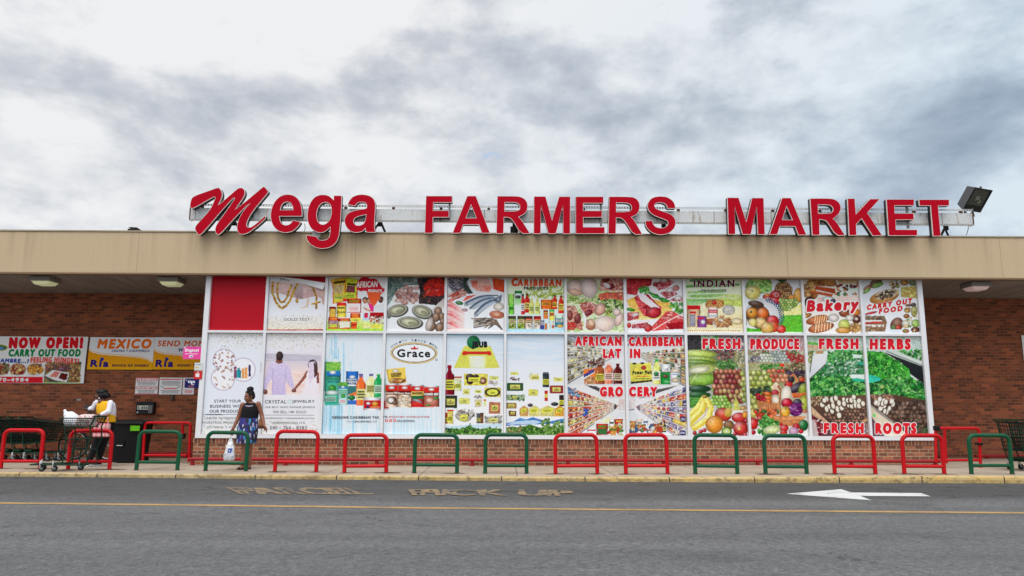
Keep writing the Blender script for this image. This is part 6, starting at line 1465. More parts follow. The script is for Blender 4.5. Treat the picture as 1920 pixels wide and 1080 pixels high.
s.E(150, 585, 110, 34, (30, 70, 40), 0, .3, .35).E(140, 640, 120, 30, (36, 90, 44), 0, .3, .3).E(300, 585, 36, 34, (170, 200, 90)); s.N([(50, 660), (250, 655), (200, 760), (55, 760)], [(40, 110, 40), (110, 170, 80), (30, 80, 34)], 60, 9, 2)
s.rect(280, 425, 560, 720, (110, 60, 50)); s.G([(300, 425), (560, 425), (560, 540), (330, 600), (270, 640), (560, 720), (420, 690), (280, 640)], 42, 46, 22, 24, [(176, 80, 70), (190, 110, 80), (150, 50, 56), (205, 140, 110)]); s.G([(330, 600), (560, 560), (560, 720), (430, 700)], 38, 46, 20, 24, [(190, 150, 100), (160, 60, 60), (140, 44, 56), (205, 170, 110)]); s.G([(545, 440), (585, 440), (590, 740), (545, 740)], 40, 50, 24, 26, [(176, 190, 90), (205, 205, 120), (150, 170, 80)])
s.G([(260, 660), (420, 660), (455, 770), (330, 760), (250, 720)], 34, 30, 21, 20, [(150, 196, 80), (176, 210, 110), (120, 170, 60)])
s.P([(485, 660), (510, 700), (540, 790), (470, 810), (455, 790), (470, 720)], (176, 186, 90), (205, 200, 110), .1).E(555, 765, 30, 30, (190, 150, 90)); s.P([(55, 800), (590, 780), (590, 1020), (50, 1020)], (226, 224, 224), None, .05)
for w, pts in ((60, [(200, 670), (140, 760), (60, 830)]), (66, [(205, 680), (170, 790), (80, 880), (60, 905)]), (54, [(215, 680), (260, 760), (240, 860), (110, 945)])): s.L(pts, w, (214, 190, 70)); s.L([(x-8, y-10) for x, y in pts], w*.5, (240, 226, 130))
s.E(205, 658, 24, 14, (150, 120, 60)).L([(222, 720), (205, 830), (80, 935)], 5, (176, 140, 50))
s.E(373, 820, 78, 64, (205, 70, 50), 10, .4, .35).E(420, 800, 36, 44, (190, 160, 70), 10, .1, .2).E(520, 850, 70, 48, (205, 50, 50), 0, .4, .45).E(575, 820, 30, 34, (232, 150, 50)); s.E(425, 918, 50, 44, (140, 100, 60)); s.E(292, 912, 82, 82, (236, 150, 50), 0, .35, .35).E(255, 890, 10, 9, (190, 170, 80)); s.E(405, 975, 48, 40, (110, 150, 50)).E(405, 975, 34, 28, (190, 210, 120), 0, .2, 0).E(405, 975, 14, 11, (240, 240, 220)); s.E(535, 950, 70, 68, (205, 56, 50), 0, .4, .5).E(520, 950, 16, 18, (235, 200, 120))
for x, y in ((110, 990), (165, 978), (200, 965), (575, 1010), (480, 1000), (585, 880)): s.E(x, y, 20, 20, (176, 20, 36), 0, .4, .5)
s.T('FRESH', 190, 128, 524, 212, (216, 32, 44), .05, 0, out=(242, 240, 240), ow=.055)
done(s, 'produce poster with bananas, corn and an orange')

s = bot(9); s.grad([(0, (205, 205, 210)), (240, (190, 190, 170)), (500, (150, 140, 100)), (1000, (228, 228, 226))])
s.N([(600, 85), (1115, 85), (1115, 240), (600, 240)], [(226, 224, 226), (150, 130, 130), (205, 205, 214), (176, 90, 80), (230, 230, 234)], 40, 16)
s.S([(600, 240), (740, 220), (930, 230), (1110, 240), (1110, 260), (600, 290)], 50, [(120, 90, 60), (150, 150, 90), (90, 120, 60), (190, 160, 130)], 18, 8).S([(600, 280), (710, 280), (710, 350), (600, 350)], 30, [(120, 110, 120), (190, 186, 190), (150, 146, 150), (80, 76, 80)], 14, 12)
s.G([(710, 260), (830, 250), (830, 345), (705, 345)], 30, 26, 17, 16, [(214, 220, 196), (196, 205, 180), (226, 230, 214)]).G([(820, 255), (970, 255), (1000, 350), (825, 350)], 30, 28, 17, 16, [(176, 190, 180), (150, 166, 156), (196, 205, 196)]); s.S([(940, 240), (1115, 280), (1115, 350), (1000, 340)], 60, [(190, 50, 44), (205, 80, 70), (150, 36, 40)], 14, 9)
s.S([(605, 350), (710, 350), (710, 430), (605, 430)], 40, [(205, 205, 150), (176, 180, 110), (190, 190, 130)], 14, 11).S([(710, 360), (930, 350), (930, 400), (800, 420), (710, 420)], 46, [(80, 160, 60), (130, 190, 100), (60, 130, 50)], 20, 11).S([(930, 350), (1115, 350), (1115, 430), (950, 430)], 46, [(110, 90, 60), (150, 130, 80), (80, 70, 50), (176, 160, 110)], 22, 8); s.rect(895, 352, 935, 380, (214, 60, 40)).rect(605, 345, 1000, 353, (176, 150, 110))
s.rect(600, 420, 840, 760, (120, 130, 60)); s.G([(605, 435), (810, 435), (840, 540), (830, 600), (690, 640), (605, 760)], 48, 48, 25, 26, [(190, 200, 100), (205, 210, 130), (170, 184, 80)]); s.G([(605, 600), (680, 600), (690, 770), (605, 770)], 46, 50, 24, 26, [(176, 190, 80), (196, 200, 110)]); s.G([(800, 420), (960, 420), (975, 540), (840, 520)], 40, 44, 23, 22, [(205, 90, 60), (190, 60, 50), (214, 130, 90), (226, 150, 110)])
s.S([(960, 420), (1120, 420), (1120, 480), (980, 470)], 34, [(60, 40, 60), (90, 60, 80), (44, 30, 46)], 22, 9)
s.L([(975, 570), (985, 480), (1020, 450), (1050, 490), (1055, 560)], 14, (214, 130, 80)).E(1000, 500, 30, 30, (40, 34, 40)).E(975, 545, 40, 28, (205, 40, 40)).E(1095, 500, 30, 26, (205, 70, 40)); s.E(1060, 570, 84, 42, (50, 36, 54), -28, .3, .35).E(1105, 590, 40, 60, (150, 170, 60), 20); s.P([(1000, 625), (1140, 620), (1130, 660), (1020, 670)], (205, 110, 60), (176, 80, 44), .15)
s.P([(820, 560), (860, 520), (900, 570), (890, 640), (850, 660)], (226, 205, 180), (205, 170, 140), .1).E(850, 620, 36, 30, (190, 50, 56)); s.E(950, 640, 48, 86, (235, 224, 205), 10, .25, .35).E(865, 690, 46, 60, (230, 214, 190), -30)
s.S([(650, 600), (790, 580), (790, 620), (650, 640)], 12, [(50, 70, 50), (40, 60, 40), (80, 120, 70)], 30, 22); s.E(780, 628, 40, 18, (226, 110, 40), 10).E(785, 665, 40, 16, (230, 120, 50), 5).E(790, 695, 30, 18, (226, 110, 40)); s.S([(690, 640), (750, 640), (750, 690), (690, 690)], 10, [(196, 30, 44), (150, 20, 36)], 18, 17)
bk = [(176, 110, 66), (205, 140, 90), (150, 86, 50)]
s.N([(680, 690), (880, 720), (885, 800), (720, 805)], bk, 10, 20, 3); 
for k in range(12): s.L([(690+k*16, 695+k*2), (705+k*15, 800)], 4, (130, 76, 46)).L([(690, 715+k*9), (885, 735+k*7)], 3, (214, 160, 110), .6)
s.E(1110, 720, 50, 80, (176, 190, 70), 10, .4, .2).E(960, 715, 54, 46, (196, 20, 44), 0, .4, .4).E(1055, 715, 44, 40, (60, 50, 66), 0, .3, .3).E(1040, 775, 66, 62, (120, 30, 110), 0, .3, .2).S([(990, 730), (1090, 730), (1090, 830), (990, 830)], 18, [(150, 50, 140), (90, 20, 90), (196, 130, 190)], 22, 6); s.E(945, 800, 44, 56, (232, 170, 50), 0, .35, .4).L([(945, 745), (950, 775)], 8, (70, 110, 50))
s.N([(800, 830), (1130, 840), (1090, 900), (1040, 930), (900, 925), (840, 880)], bk, 26, 7, 6, 0); s.L([(820, 840), (960, 860), (1130, 845)], 14, (214, 150, 100)); s.L([(900, 850), (890, 700), (900, 600), (880, 560)], 18, (150, 96, 60)).L([(897, 850), (887, 700), (897, 600)], 6, (205, 150, 110))
s.E(645, 810, 36, 50, (205, 190, 100)).S([(650, 780), (890, 780), (820, 840), (660, 840)], 22, [(205, 60, 40), (226, 110, 60), (60, 110, 50), (190, 30, 40)], 26, 18); s.E(650, 905, 46, 56, (214, 44, 40), 0, .4, .4).E(712, 862, 32, 28, (214, 50, 44), 0, .4, .4).S([(720, 840), (830, 840), (900, 920), (830, 1010), (700, 1010)], 80, [(60, 150, 50), (100, 180, 70), (40, 110, 40), (140, 205, 100)], 24, 13); s.E(825, 960, 84, 40, (205, 214, 150), -8, .3, .3).E(650, 985, 24, 22, (190, 24, 40))
s.E(1110, 920, 46, 52, (30, 110, 50), 0, .4, .4).E(935, 945, 40, 34, (205, 50, 50), 0, .4, .4).E(1045, 930, 34, 30, (196, 40, 50)).E(1020, 975, 46, 40, (196, 150, 180), 0, .35, .3).E(930, 985, 34, 26, (205, 50, 44)).E(1088, 975, 24, 22, (205, 30, 50)).E(1125, 790, 26, 16, (205, 110, 80)).E(905, 912, 18, 16, (196, 30, 40))
s.T('PRODUCE', 630, 130, 1064, 214, (216, 32, 44), .05, 0, out=(242, 240, 240), ow=.055)
done(s, 'produce poster with a wicker basket of vegetables and a purple cabbage')

LEAF = [(30, 110, 40), (60, 160, 60), (100, 190, 90), (20, 80, 34), (140, 210, 120), (40, 136, 50)]
s = bot(10); s.grad([(0, (205, 220, 214)), (250, (214, 222, 214)), (1000, (150, 120, 110))])
s.N([(60, 90), (590, 90), (590, 240), (70, 250)], [(214, 226, 220), (190, 205, 190), (150, 176, 150), (230, 232, 230)], 60, 12, 3, -12); s.P([(70, 150), (180, 160), (170, 185), (75, 175)], (110, 176, 80)).P([(70, 180), (220, 190), (240, 230), (75, 230)], (205, 160, 120), (190, 176, 150), .2).rect(140, 235, 215, 262, (176, 140, 100))
s.S([(70, 240), (130, 240), (120, 350), (75, 350)], 30, [(120, 150, 70), (205, 205, 90), (150, 130, 90), (90, 120, 70)], 12, 9); s.P([(120, 280), (260, 250), (250, 340), (90, 510), (85, 420)], (224, 224, 226), (205, 208, 212)).L([(85, 500), (250, 345)], 10, (60, 70, 60)).L([(92, 430), (110, 300)], 8, (70, 80, 80))
s.N([(250, 270), (330, 225), (600, 235), (610, 640), (95, 660), (90, 500), (245, 360)], [(20, 80, 40), (60, 150, 70), (110, 190, 110), (30, 100, 44)], 40, 26)
s.S([(270, 250), (520, 235), (600, 250), (600, 330), (250, 330)], 130, [(50, 140, 60), (110, 190, 100), (30, 100, 46), (150, 214, 140)], 16, 9).S([(240, 330), (600, 320), (600, 470), (180, 470)], 190, [(50, 130, 70), (110, 180, 130), (196, 222, 196), (30, 90, 50), (80, 160, 100)], 18, 11)
s.P([(480, 265), (580, 275), (560, 300), (490, 300)], (205, 226, 214)).P([(510, 340), (610, 330), (610, 370), (560, 365)], (60, 170, 140)); s.S([(95, 480), (600, 480), (605, 640), (100, 650)], 230, LEAF+[(120, 205, 90)], 24, 13); s.P([(450, 455), (608, 450), (608, 500), (480, 490)], (222, 230, 226)).P([(480, 490), (520, 484), (608, 500), (600, 520), (490, 512)], (50, 180, 150))
s.P([(95, 655), (610, 640), (620, 900), (110, 900)], (110, 80, 66), (76, 54, 46)); s.S([(95, 660), (200, 650), (200, 740), (110, 740)], 50, [(176, 130, 110), (205, 196, 130), (150, 100, 84), (120, 80, 66)], 11, 7)
s.G([(250, 760), (615, 730), (620, 880), (300, 890), (220, 830)], 32, 30, 17, 17, [(130, 96, 80), (150, 110, 90), (104, 74, 62), (176, 134, 110)], .6, .1)
for x, y in ((240, 680), (300, 685), (270, 755), (245, 770), (330, 670), (405, 690), (360, 715), (450, 735), (495, 660), (500, 705), (480, 740), (345, 770), (295, 790), (385, 760), (205, 730), (225, 690), (545, 700), (360, 828), (515, 735), (305, 740), (440, 690), (405, 720), (545, 740), (470, 690), (580, 720)):
    s.E(x-3, y+6, 26, 34, (110, 76, 60), -15, .3, 0).E(x, y, 18+s.rng.uniform(-3, 5), 26+s.rng.uniform(-4, 4), (230, 224, 206), -15, .12, .2)
s.P([(100, 740), (150, 790), (260, 890), (230, 900), (110, 820)], (205, 176, 140), (190, 150, 120)); s.P([(560, 880), (615, 855), (620, 880), (590, 900)], (190, 150, 110)); s.P([(100, 830), (230, 900), (600, 900), (620, 1022), (100, 1022)], (120, 70, 66), (96, 60, 60)); s.S([(105, 830), (200, 880), (230, 1010), (170, 1015)], 60, [(130, 24, 44), (190, 60, 70), (226, 214, 205), (90, 20, 34)], 14, 9); s.P([(140, 870), (170, 1020), (110, 1020), (105, 870)], (226, 220, 216), None, 0, .7); s.S([(580, 900), (620, 890), (622, 1015), (570, 1015)], 16, [(90, 60, 80), (150, 130, 140), (226, 220, 226)], 14, 8)
s.T('FRESH', 182, 128, 530, 212, (216, 32, 44), .05, 0, out=(242, 240, 240), ow=.055).T('FRESH', 226, 905, 578, 988, (216, 32, 44), .05, 0, out=(242, 240, 240), ow=.055)
done(s, 'herbs poster with sliced white roots stacked below')

s = bot(11); s.grad([(0, (190, 210, 205)), (240, (205, 214, 205)), (1000, (96, 70, 60))])
s.N([(605, 95), (1120, 95), (1125, 240), (610, 240)], [(190, 214, 205), (226, 230, 228), (150, 180, 170), (214, 222, 214), (110, 150, 110)], 50, 12, 3, 12)
s.S([(900, 230), (1118, 230), (1122, 320), (1000, 290)], 60, LEAF, 15, 9); s.P([(780, 232), (870, 232), (1130, 335), (1135, 400), (1000, 330)], (196, 205, 196), (214, 220, 214)).P([(760, 240), (1130, 380), (1140, 540), (1020, 450), (940, 350)], (40, 44, 46), (24, 26, 28)).L([(800, 240), (1130, 372)], 12, (130, 140, 136)).L([(1015, 460), (1140, 545)], 12, (214, 222, 222))
s.N([(615, 235), (760, 245), (900, 330), (1000, 400), (1020, 470), (1145, 560), (1150, 690), (900, 660), (640, 640)], [(20, 90, 34), (60, 170, 50), (110, 205, 90), (30, 120, 40)], 34, 24)
s.S([(615, 240), (760, 250), (900, 330), (1000, 410), (1000, 480), (640, 470)], 230, [(40, 140, 40), (80, 190, 60), (120, 214, 90), (24, 100, 34), (60, 160, 50)], 17, 9).S([(640, 500), (1010, 480), (1145, 560), (1150, 680), (900, 650), (640, 630)], 200, LEAF+[(120, 220, 90)], 28, 15); s.P([(625, 448), (740, 482), (735, 510), (640, 530), (622, 510)], (40, 176, 150), (70, 196, 170)).E(1040, 560, 34, 28, (30, 130, 44)).E(755, 565, 26, 20, (150, 190, 100))
s.P([(645, 640), (860, 635), (1160, 690), (1170, 1000), (900, 900), (650, 730)], (90, 66, 54), (56, 40, 34)); s.S([(645, 640), (850, 635), (880, 690), (680, 700)], 70, [(176, 130, 100), (140, 100, 80), (205, 160, 130), (110, 76, 60)], 13, 8)
s.G([(830, 680), (1165, 690), (1170, 990), (1080, 990), (950, 900), (790, 820)], 44, 40, 26, 24, [(96, 70, 56), (120, 90, 72), (76, 54, 44), (150, 116, 96)], .6, .12).S([(840, 690), (1165, 700), (1165, 950), (980, 900)], 40, [(140, 110, 92), (60, 44, 38), (110, 84, 70)], 16, 13)
for x, y in ((735, 680), (770, 695), (720, 720), (775, 740), (742, 765), (822, 765), (855, 725), (800, 800), (700, 712), (760, 720), (790, 705), (780, 790), (845, 700)): s.E(x-2, y+5, 22, 28, (120, 86, 66), 15, .3, 0).E(x, y, 16+s.rng.uniform(-3, 5), 24, (232, 226, 214), 15, .12, .2)
s.P([(648, 735), (700, 790), (820, 880), (860, 900), (1010, 1020), (780, 1020), (655, 830)], (205, 190, 160), (224, 214, 196)); s.L([(650, 735), (850, 890)], 14, (150, 146, 140)); s.P([(655, 850), (700, 900), (780, 1020), (655, 1020)], (110, 76, 90), None, .4).P([(670, 810), (700, 820), (690, 850), (670, 840)], (120, 196, 90)); s.N([(1060, 900), (1175, 950), (1180, 1022), (1010, 1022)], [(60, 44, 40), (40, 80, 40), (110, 84, 70), (30, 34, 30)], 24)
s.L([(1130, 1000), (1160, 950), (1180, 945)], 6, (50, 150, 80))
s.T('HERBS', 650, 130, 1010, 216, (216, 32, 44), .05, 0, out=(242, 240, 240), ow=.055).T('ROOTS', 700, 905, 1062, 992, (216, 32, 44), .05, 0, out=(242, 240, 240), ow=.055)
done(s, 'herbs poster with a heap of brown roots at its foot')

# ------------------------------------------------------------------ banners and notices on the recessed wall
def banner(px0, px1, py0, py1, Y, bow=None, step=.014):
    a_, b_ = at((px0+px1)/2, py0, Y), at((px0+px1)/2, py1, Y)
    return Sheet(float(at(px0, (py0+py1)/2, Y)[0]), float(at(px1, (py0+py1)/2, Y)[0]), float(b_[2]), float(a_[2]), Y, step, bow)
wav = lambda a_, b_: .012*math.sin(a_*3.1+b_*1.3)+.008*math.sin(a_*7.3-b_*4.1)+.012
NB = BACK-.03
s = banner(-70, 162, 631, 718.5, NB, wav).view(0, 620, 10.283); s.grad([(0, (196, 196, 198)), (1020, (206, 207, 210))])
s.N([(-700, 100), (1740, 100), (1640, 1030), (-700, 1030)], [(196, 197, 200), (214, 215, 218), (186, 188, 192)], 300, 200, 3)
s.E(20, 330, 140, 62, (196, 176, 80), 0, 0, 0).E(15, 330, 128, 52, (60, 110, 60), 0, .1, .1).E(0, 345, 90, 28, (90, 130, 190), 0, .1, .1)
s.T('NOW OPEN!', 205, 146, 1590, 325, (186, 16, 30), .052, 0, .1, out=(190, 110, 60), ow=.014).T('CARRY OUT FOOD', 186, 366, 1555, 492, (14, 116, 60), .05, 0, .14)
s.T('¿TIENES HAMBRE...?', -560, 530, 560, 618, (34, 66, 140), .045, 22, .12).T('FEELING HUNGRY?', 600, 522, 1530, 618, (196, 70, 56), .045, 28, .12, 22)
for cx, c in ((40, [(150, 50, 40), (90, 130, 70), (110, 50, 44)]), (355, [(205, 150, 80), (140, 40, 36), (120, 50, 40), (226, 190, 120)]), (680, [(205, 130, 40), (110, 56, 46), (226, 160, 70)])):
    s.E(cx, 745, 155, 115, (170, 130, 96), 0, .2, 0).S([(cx-130, 670), (cx+130, 660), (cx+130, 820), (cx-120, 820)], 42, c, 36, 22)
s.E(720, 840, 34, 24, (205, 206, 210)); s.E(88, 636, 26, 24, (90, 20, 26))
s.rect(-700, 885, 830, 1004, (190, 30, 44)).T('301-770-4984', -420, 915, 552, 977, (236, 236, 236), .05, 0, .12)
s.N([(890, 605), (1580, 610), (1550, 1000), (845, 1000)], [(110, 60, 50), (176, 130, 80), (90, 100, 60), (150, 110, 90), (60, 50, 46)], 60, 44, 4); s.rect(1440, 608, 1580, 660, (50, 70, 40)).S([(1330, 680), (1560, 680), (1540, 980), (1340, 980)], 70, [(150, 90, 60), (190, 150, 90), (110, 60, 50), (160, 140, 70)], 30, 16).S([(900, 640), (1350, 640), (1350, 760), (900, 780)], 50, [(150, 80, 60), (190, 130, 90), (110, 90, 60), (90, 60, 70)], 44, 20)
s.P([(860, 870), (1020, 760), (1330, 810), (1330, 900), (1280, 990), (1080, 960)], (214, 214, 212)).P([(960, 885), (1060, 780), (1160, 800), (1090, 900)], (196, 110, 100), None, .3).P([(1120, 910), (1180, 810), (1310, 835), (1290, 940), (1240, 960)], (96, 34, 30), None, .4).L([(860, 880), (1000, 960), (1110, 990)], 22, (40, 44, 46)).L([(1290, 920), (1400, 880)], 10, (40, 44, 46)).E(1200, 740, 90, 40, (110, 70, 90)); s.rect(835, 996, 1570, 1016, (150, 190, 130))
s.L([(1600, 250), (1690, 160)], 10, (176, 178, 186), .5).L([(1590, 320), (1700, 240)], 8, (180, 182, 190), .5)
s.grain(.06, 2, .14).build('advert_banner', 'white carry out food banner with red heading and food pictures, hung on brick', 'banner', 'banners on the brick wall', m_banner, keep=lambda q: q.x < 1740-(q.y-110)*.115)
def ria(px0, px1, label, heads, sub):
    s = banner(px0, px1, 632.5, 693, NB-.004, wav).view(160, 625, 8.727); ox = (px0-167)*8.727
    X = lambda v: v+ox
    s.grad([(0, (196, 197, 200)), (700, (205, 206, 210))])
    curve = [(X(20), 240), (X(75), 275), (X(130), 310), (X(250), 338), (X(480), 358), (X(700), 375), (X(900), 395), (X(1020), 425), (X(1110), 475)]
    s.P(curve+[(X(1120), 640), (X(-40), 640)], (222, 130, 16), (226, 146, 20), .05)
    s.L([(x, y-12) for x, y in curve[1:]], 11, (214, 120, 30)).L([(x, y-2) for x, y in curve[1:]], 16, (232, 214, 196))
    s.rect(X(-40), 575, X(1130), 600, (226, 150, 30))
    s.T('Ria', X(105), 440, X(378), 545, (30, 22, 104), .045, 0, .16).poly([(X(278)+30*math.cos(k*.45), 422+28*math.sin(k*.45)) for k in range(14)], (40, 50, 130))
    for h in heads: s.T(h[0], X(h[1]), h[2], X(h[3]), h[4], h[5], h[6], 0, h[7])
    s.T(sub[0], X(sub[1]), 508, X(sub[2]), 543, (60, 30, 60), .05, 2, .16)
    s.L([(X(150), 110), (X(240), 200)], 7, (176, 178, 184), .6)
    return s.grain(.05, 2, .05).build('advert_banner', label, 'banner', 'banners on the brick wall', m_banner)
OR, NV = (206, 92, 14), (34, 44, 110)
ria(167, 288.5, 'white and orange money transfer banner with the heading MEXICO', [('MEXICO', 225, 102, 1078, 242, OR, .045, .22), ('CENTRO Y SUDAMERICA', 432, 268, 1058, 305, NV, .02, .2)], ('ENVIOS DE DINERO', 445, 1040))
ria(288.8, 410, 'white and orange money transfer banner partly hidden by the window post', [('SEND MONEY', 135, 122, 1060, 210, (190, 84, 24), .03, .2), ('WORLDWIDE', 462, 245, 1000, 300, NV, .03, .2)], ('MONEY TRANSFERS', 452, 1040))

def notice(px0, px1, py0, py1, Y, label, fn, name='notice', cat='notice', step=.006, th=True):
    s = banner(px0, px1, py0, py1, Y, None, step); fn(s)
    return s.build(name, label, cat, 'small notices by the corner of the window bay')
V3 = (230, 620, 6.35)
def f1(s):
    s.view(*V3).grad([(560, (206, 204, 206)), (760, (206, 206, 208))])
    for a_, b_, c, d in ((150, 425, 558, 566), (150, 425, 750, 758)): s.rect(a_, c, b_, d, (190, 80, 84))
    s.rect(168, 568, 415, 602, (176, 30, 44)).T('PROHIBIDO', 182, 572, 402, 598, (230, 226, 226), .05); s.squig(172, 608, 402, 655, 3, (60, 60, 66), 7)
    s.rect(158, 664, 408, 697, (176, 30, 44)).T('PROHIBITED', 166, 668, 398, 693, (230, 226, 226), .05); s.squig(170, 704, 395, 750, 3, (60, 60, 66), 7)
notice(254, 296, 708, 739.6, NB, 'white notice with two red PROHIBIDO and PROHIBITED bars above the black box', f1)
def f2(s):
    s.view(*V3).grad([(560, (206, 206, 208)), (760, (206, 206, 208))]); s.squig(455, 568, 690, 590, 1, (176, 40, 54), 14); s.squig(460, 596, 690, 655, 4, (70, 70, 76), 7); s.squig(480, 680, 650, 698, 1, (190, 60, 70), 14); s.squig(450, 704, 680, 748, 3, (70, 70, 76), 7)
    s.L([(450, 655), (500, 690)], 8, (110, 110, 116)).L([(690, 655), (640, 690)], 8, (110, 110, 116))
notice(298.5, 341, 708, 739.6, NB, 'white notice of small print with thin red headings, middle of the three on the brick', f2)
def f3(s):
    s.view(*V3).grad([(560, (200, 190, 200)), (760, (206, 198, 206))]); s.rect(725, 690, 840, 755, (214, 206, 212)).squig(735, 705, 832, 745, 3, (190, 90, 100), 8)
notice(342.5, 364.5, 708, 739.6, NB, 'pale pink notice partly covered by a navy card', f3)
def f4(s):
    s.view(*V3).grad([(560, (24, 26, 84)), (700, (26, 28, 88))]); s.T('tigo', 778, 590, 860, 630, (226, 228, 236), .03); s.L([(815, 636), (835, 645), (852, 634)], 7, (226, 228, 236)).squig(772, 654, 850, 668, 1, (214, 100, 60), 9).E(760, 588, 8, 8, (214, 216, 220))
notice(346.5, 373, 709.8, 727.2, WALL-.006, 'navy card with a small white smile mark by the window post', f4, 'card', 'card')
def f5(s):
    s.view(*V3).grad([(190, (226, 70, 160)), (340, (232, 80, 150))]); s.T('Digicel', 746, 218, 902, 258, (240, 236, 240), .04); s.rect(740, 272, 895, 278, (240, 220, 232)).E(815, 306, 26, 15, (236, 236, 240), -15, 0, 0).E(818, 309, 16, 7, (60, 120, 190), -20, 0, 0)
    s.P([(722, 188), (755, 190), (735, 215)], (206, 204, 206))
notice(343.5, 378.5, 650, 673.4, WALL+.03, 'bright pink card with white lettering over the orange banner', f5, 'card', 'card')
def f6(s):
    s.view(*V3).grad([(370, (206, 210, 208)), (478, (214, 214, 212)), (479, (196, 40, 44)), (580, (200, 50, 54))]); s.squig(870, 396, 935, 412, 1, (70, 120, 110), 7).squig(862, 432, 905, 450, 1, (214, 160, 60), 12).rect(845, 468, 950, 476, (80, 130, 110)).P([(868, 510), (915, 510), (912, 552), (866, 550)], (230, 226, 224)).P([(885, 500), (898, 486), (905, 500)], (230, 226, 224))
notice(364, 379.6, 680, 711, WALL-.012, 'small white and red card stuck on the white window post', f6, 'card', 'card', .004)

# black box with a number plate, small bell, blank sticker
p = at(276, 765, BACK); bxr = thing('payphone_box', 'black wall box with a number plate on the brick, left of the window bay', 'wall box', (p[0], BACK-.003, p[2]), 0)
W1, H1 = .222, .157
obj('casing', MB().box(-W1, W1, -.13, 0, -H1, H1), paint('black_plastic', (24, 24, 27), .4, 0, .15), bxr, bevel=.015)
obj('keypad', MB().box(.098, .195, -.142, -.1305, -.12, .07), paint('grey_keys', (110, 106, 110), .5, 0, .3, 30), bxr)
pl = Sheet(float(p[0])-W1+.035, float(p[0])+.085, float(p[2])-.04, float(p[2])+.06, BACK-.003-.134, .006); pl.view(*V3).grad([(800, (170, 176, 160)), (900, (176, 180, 166))])
px0, px1 = (pl.px.min()-230)*6.35, (pl.px.max()-230)*6.35; py0, py1 = (pl.py.min()-620)*6.35, (pl.py.max()-620)*6.35
pl.T('5-606', px0+8, py0+8, px1-8, py1-8, (30, 34, 34), .03)
po = pl.build('number_plate', None, None); po.location = po.location-bxr.location; po.parent = bxr
if 'group' in po: del po['group']
obj('bolt', MB().ball((-.17, -.132, -.11), (.02, .012, .02)), m_alu, bxr)
p = at(324.5, 746, BACK); be = MB().box(-.03, .03, -.07, -.001, -.05, .06).box(-.045, .045, -.012, -.0005, -.06, .08)
tag(obj('wall_bell', be, paint('grey_bell', (84, 74, 66), .5, .3, .2), bevel=.006, loc=(p[0], BACK, p[2])), 'small grey bell box on the brick right of the black wall box', 'bell')
p = at(148, 749.5, BACK); st_ = MB().box(-.055, .055, -.006, -.001, -.02, .02)
tag(obj('sticker', st_, paint('torn_white_paper', (176, 170, 166), .8, 0, .4, 30), loc=(p[0], BACK, p[2])), 'torn scrap of white paper on the brick beside the woman in yellow', 'sticker')
p = at(1917, 680, BACK)
s = banner(1917.5, 1990, 629, 676, NB, None, .02); s.grad([(0, (206, 204, 204)), (1080, (206, 204, 204))])
s.build('notice', 'white edge of a notice on the recessed wall at the far right', 'notice')
# ------------------------------------------------------------------ shopping carts, bin, bicycle
m_wire = paint('dark_green_wire', (4, 24, 16), .5, .0, .15)
m_plast = paint('dark_green_plastic', (9, 50, 32), .45, 0, .15)
m_blk = paint('black_rubber', (20, 20, 22), .6, 0, .2)
m_grey = paint('grey_wheel', (92, 94, 96), .5, 0, .2)
m_chrome = paint('zinc_fitting', (170, 172, 172), .35, .5, .1)
m_redp = paint('red_plastic', (150, 20, 26), .45)
def wire_net(c00, c10, c11, c01, nu, nv, r, mb):
    """wires across the quad c00-c10-c11-c01"""
    c00, c10, c11, c01 = map(Vector, (c00, c10, c11, c01))
    for i in range(nu+1):
        u = i/nu; mb.tube([c00.lerp(c10, u), c01.lerp(c11, u)], r, 4, cap=False)
    for j in range(nv+1):
        v = j/nv; mb.tube([c00.lerp(c01, v), c10.lerp(c11, v)], r, 4, cap=False)
def caster(root, x, y, name='wheel'):
    w = MB().tube([(x, y-.016, .058), (x, y+.016, .058)], .056, 14)
    wo_ = obj(name, w, m_blk, root, smooth=True)
    obj('hub', MB().tube([(x, y-.019, .058), (x, y+.019, .058)], .03, 10), m_grey, wo_)
    obj('fork', MB().tube([(x-.02, y-.026, .058), (x-.03, y-.022, .15), (x-.04, y, .19)], .011, 6).tube([(x-.02, y+.026, .058), (x-.03, y+.022, .15)], .011, 6).ball((x-.04, y, .19), .018, 8, 5), m_chrome, wo_)
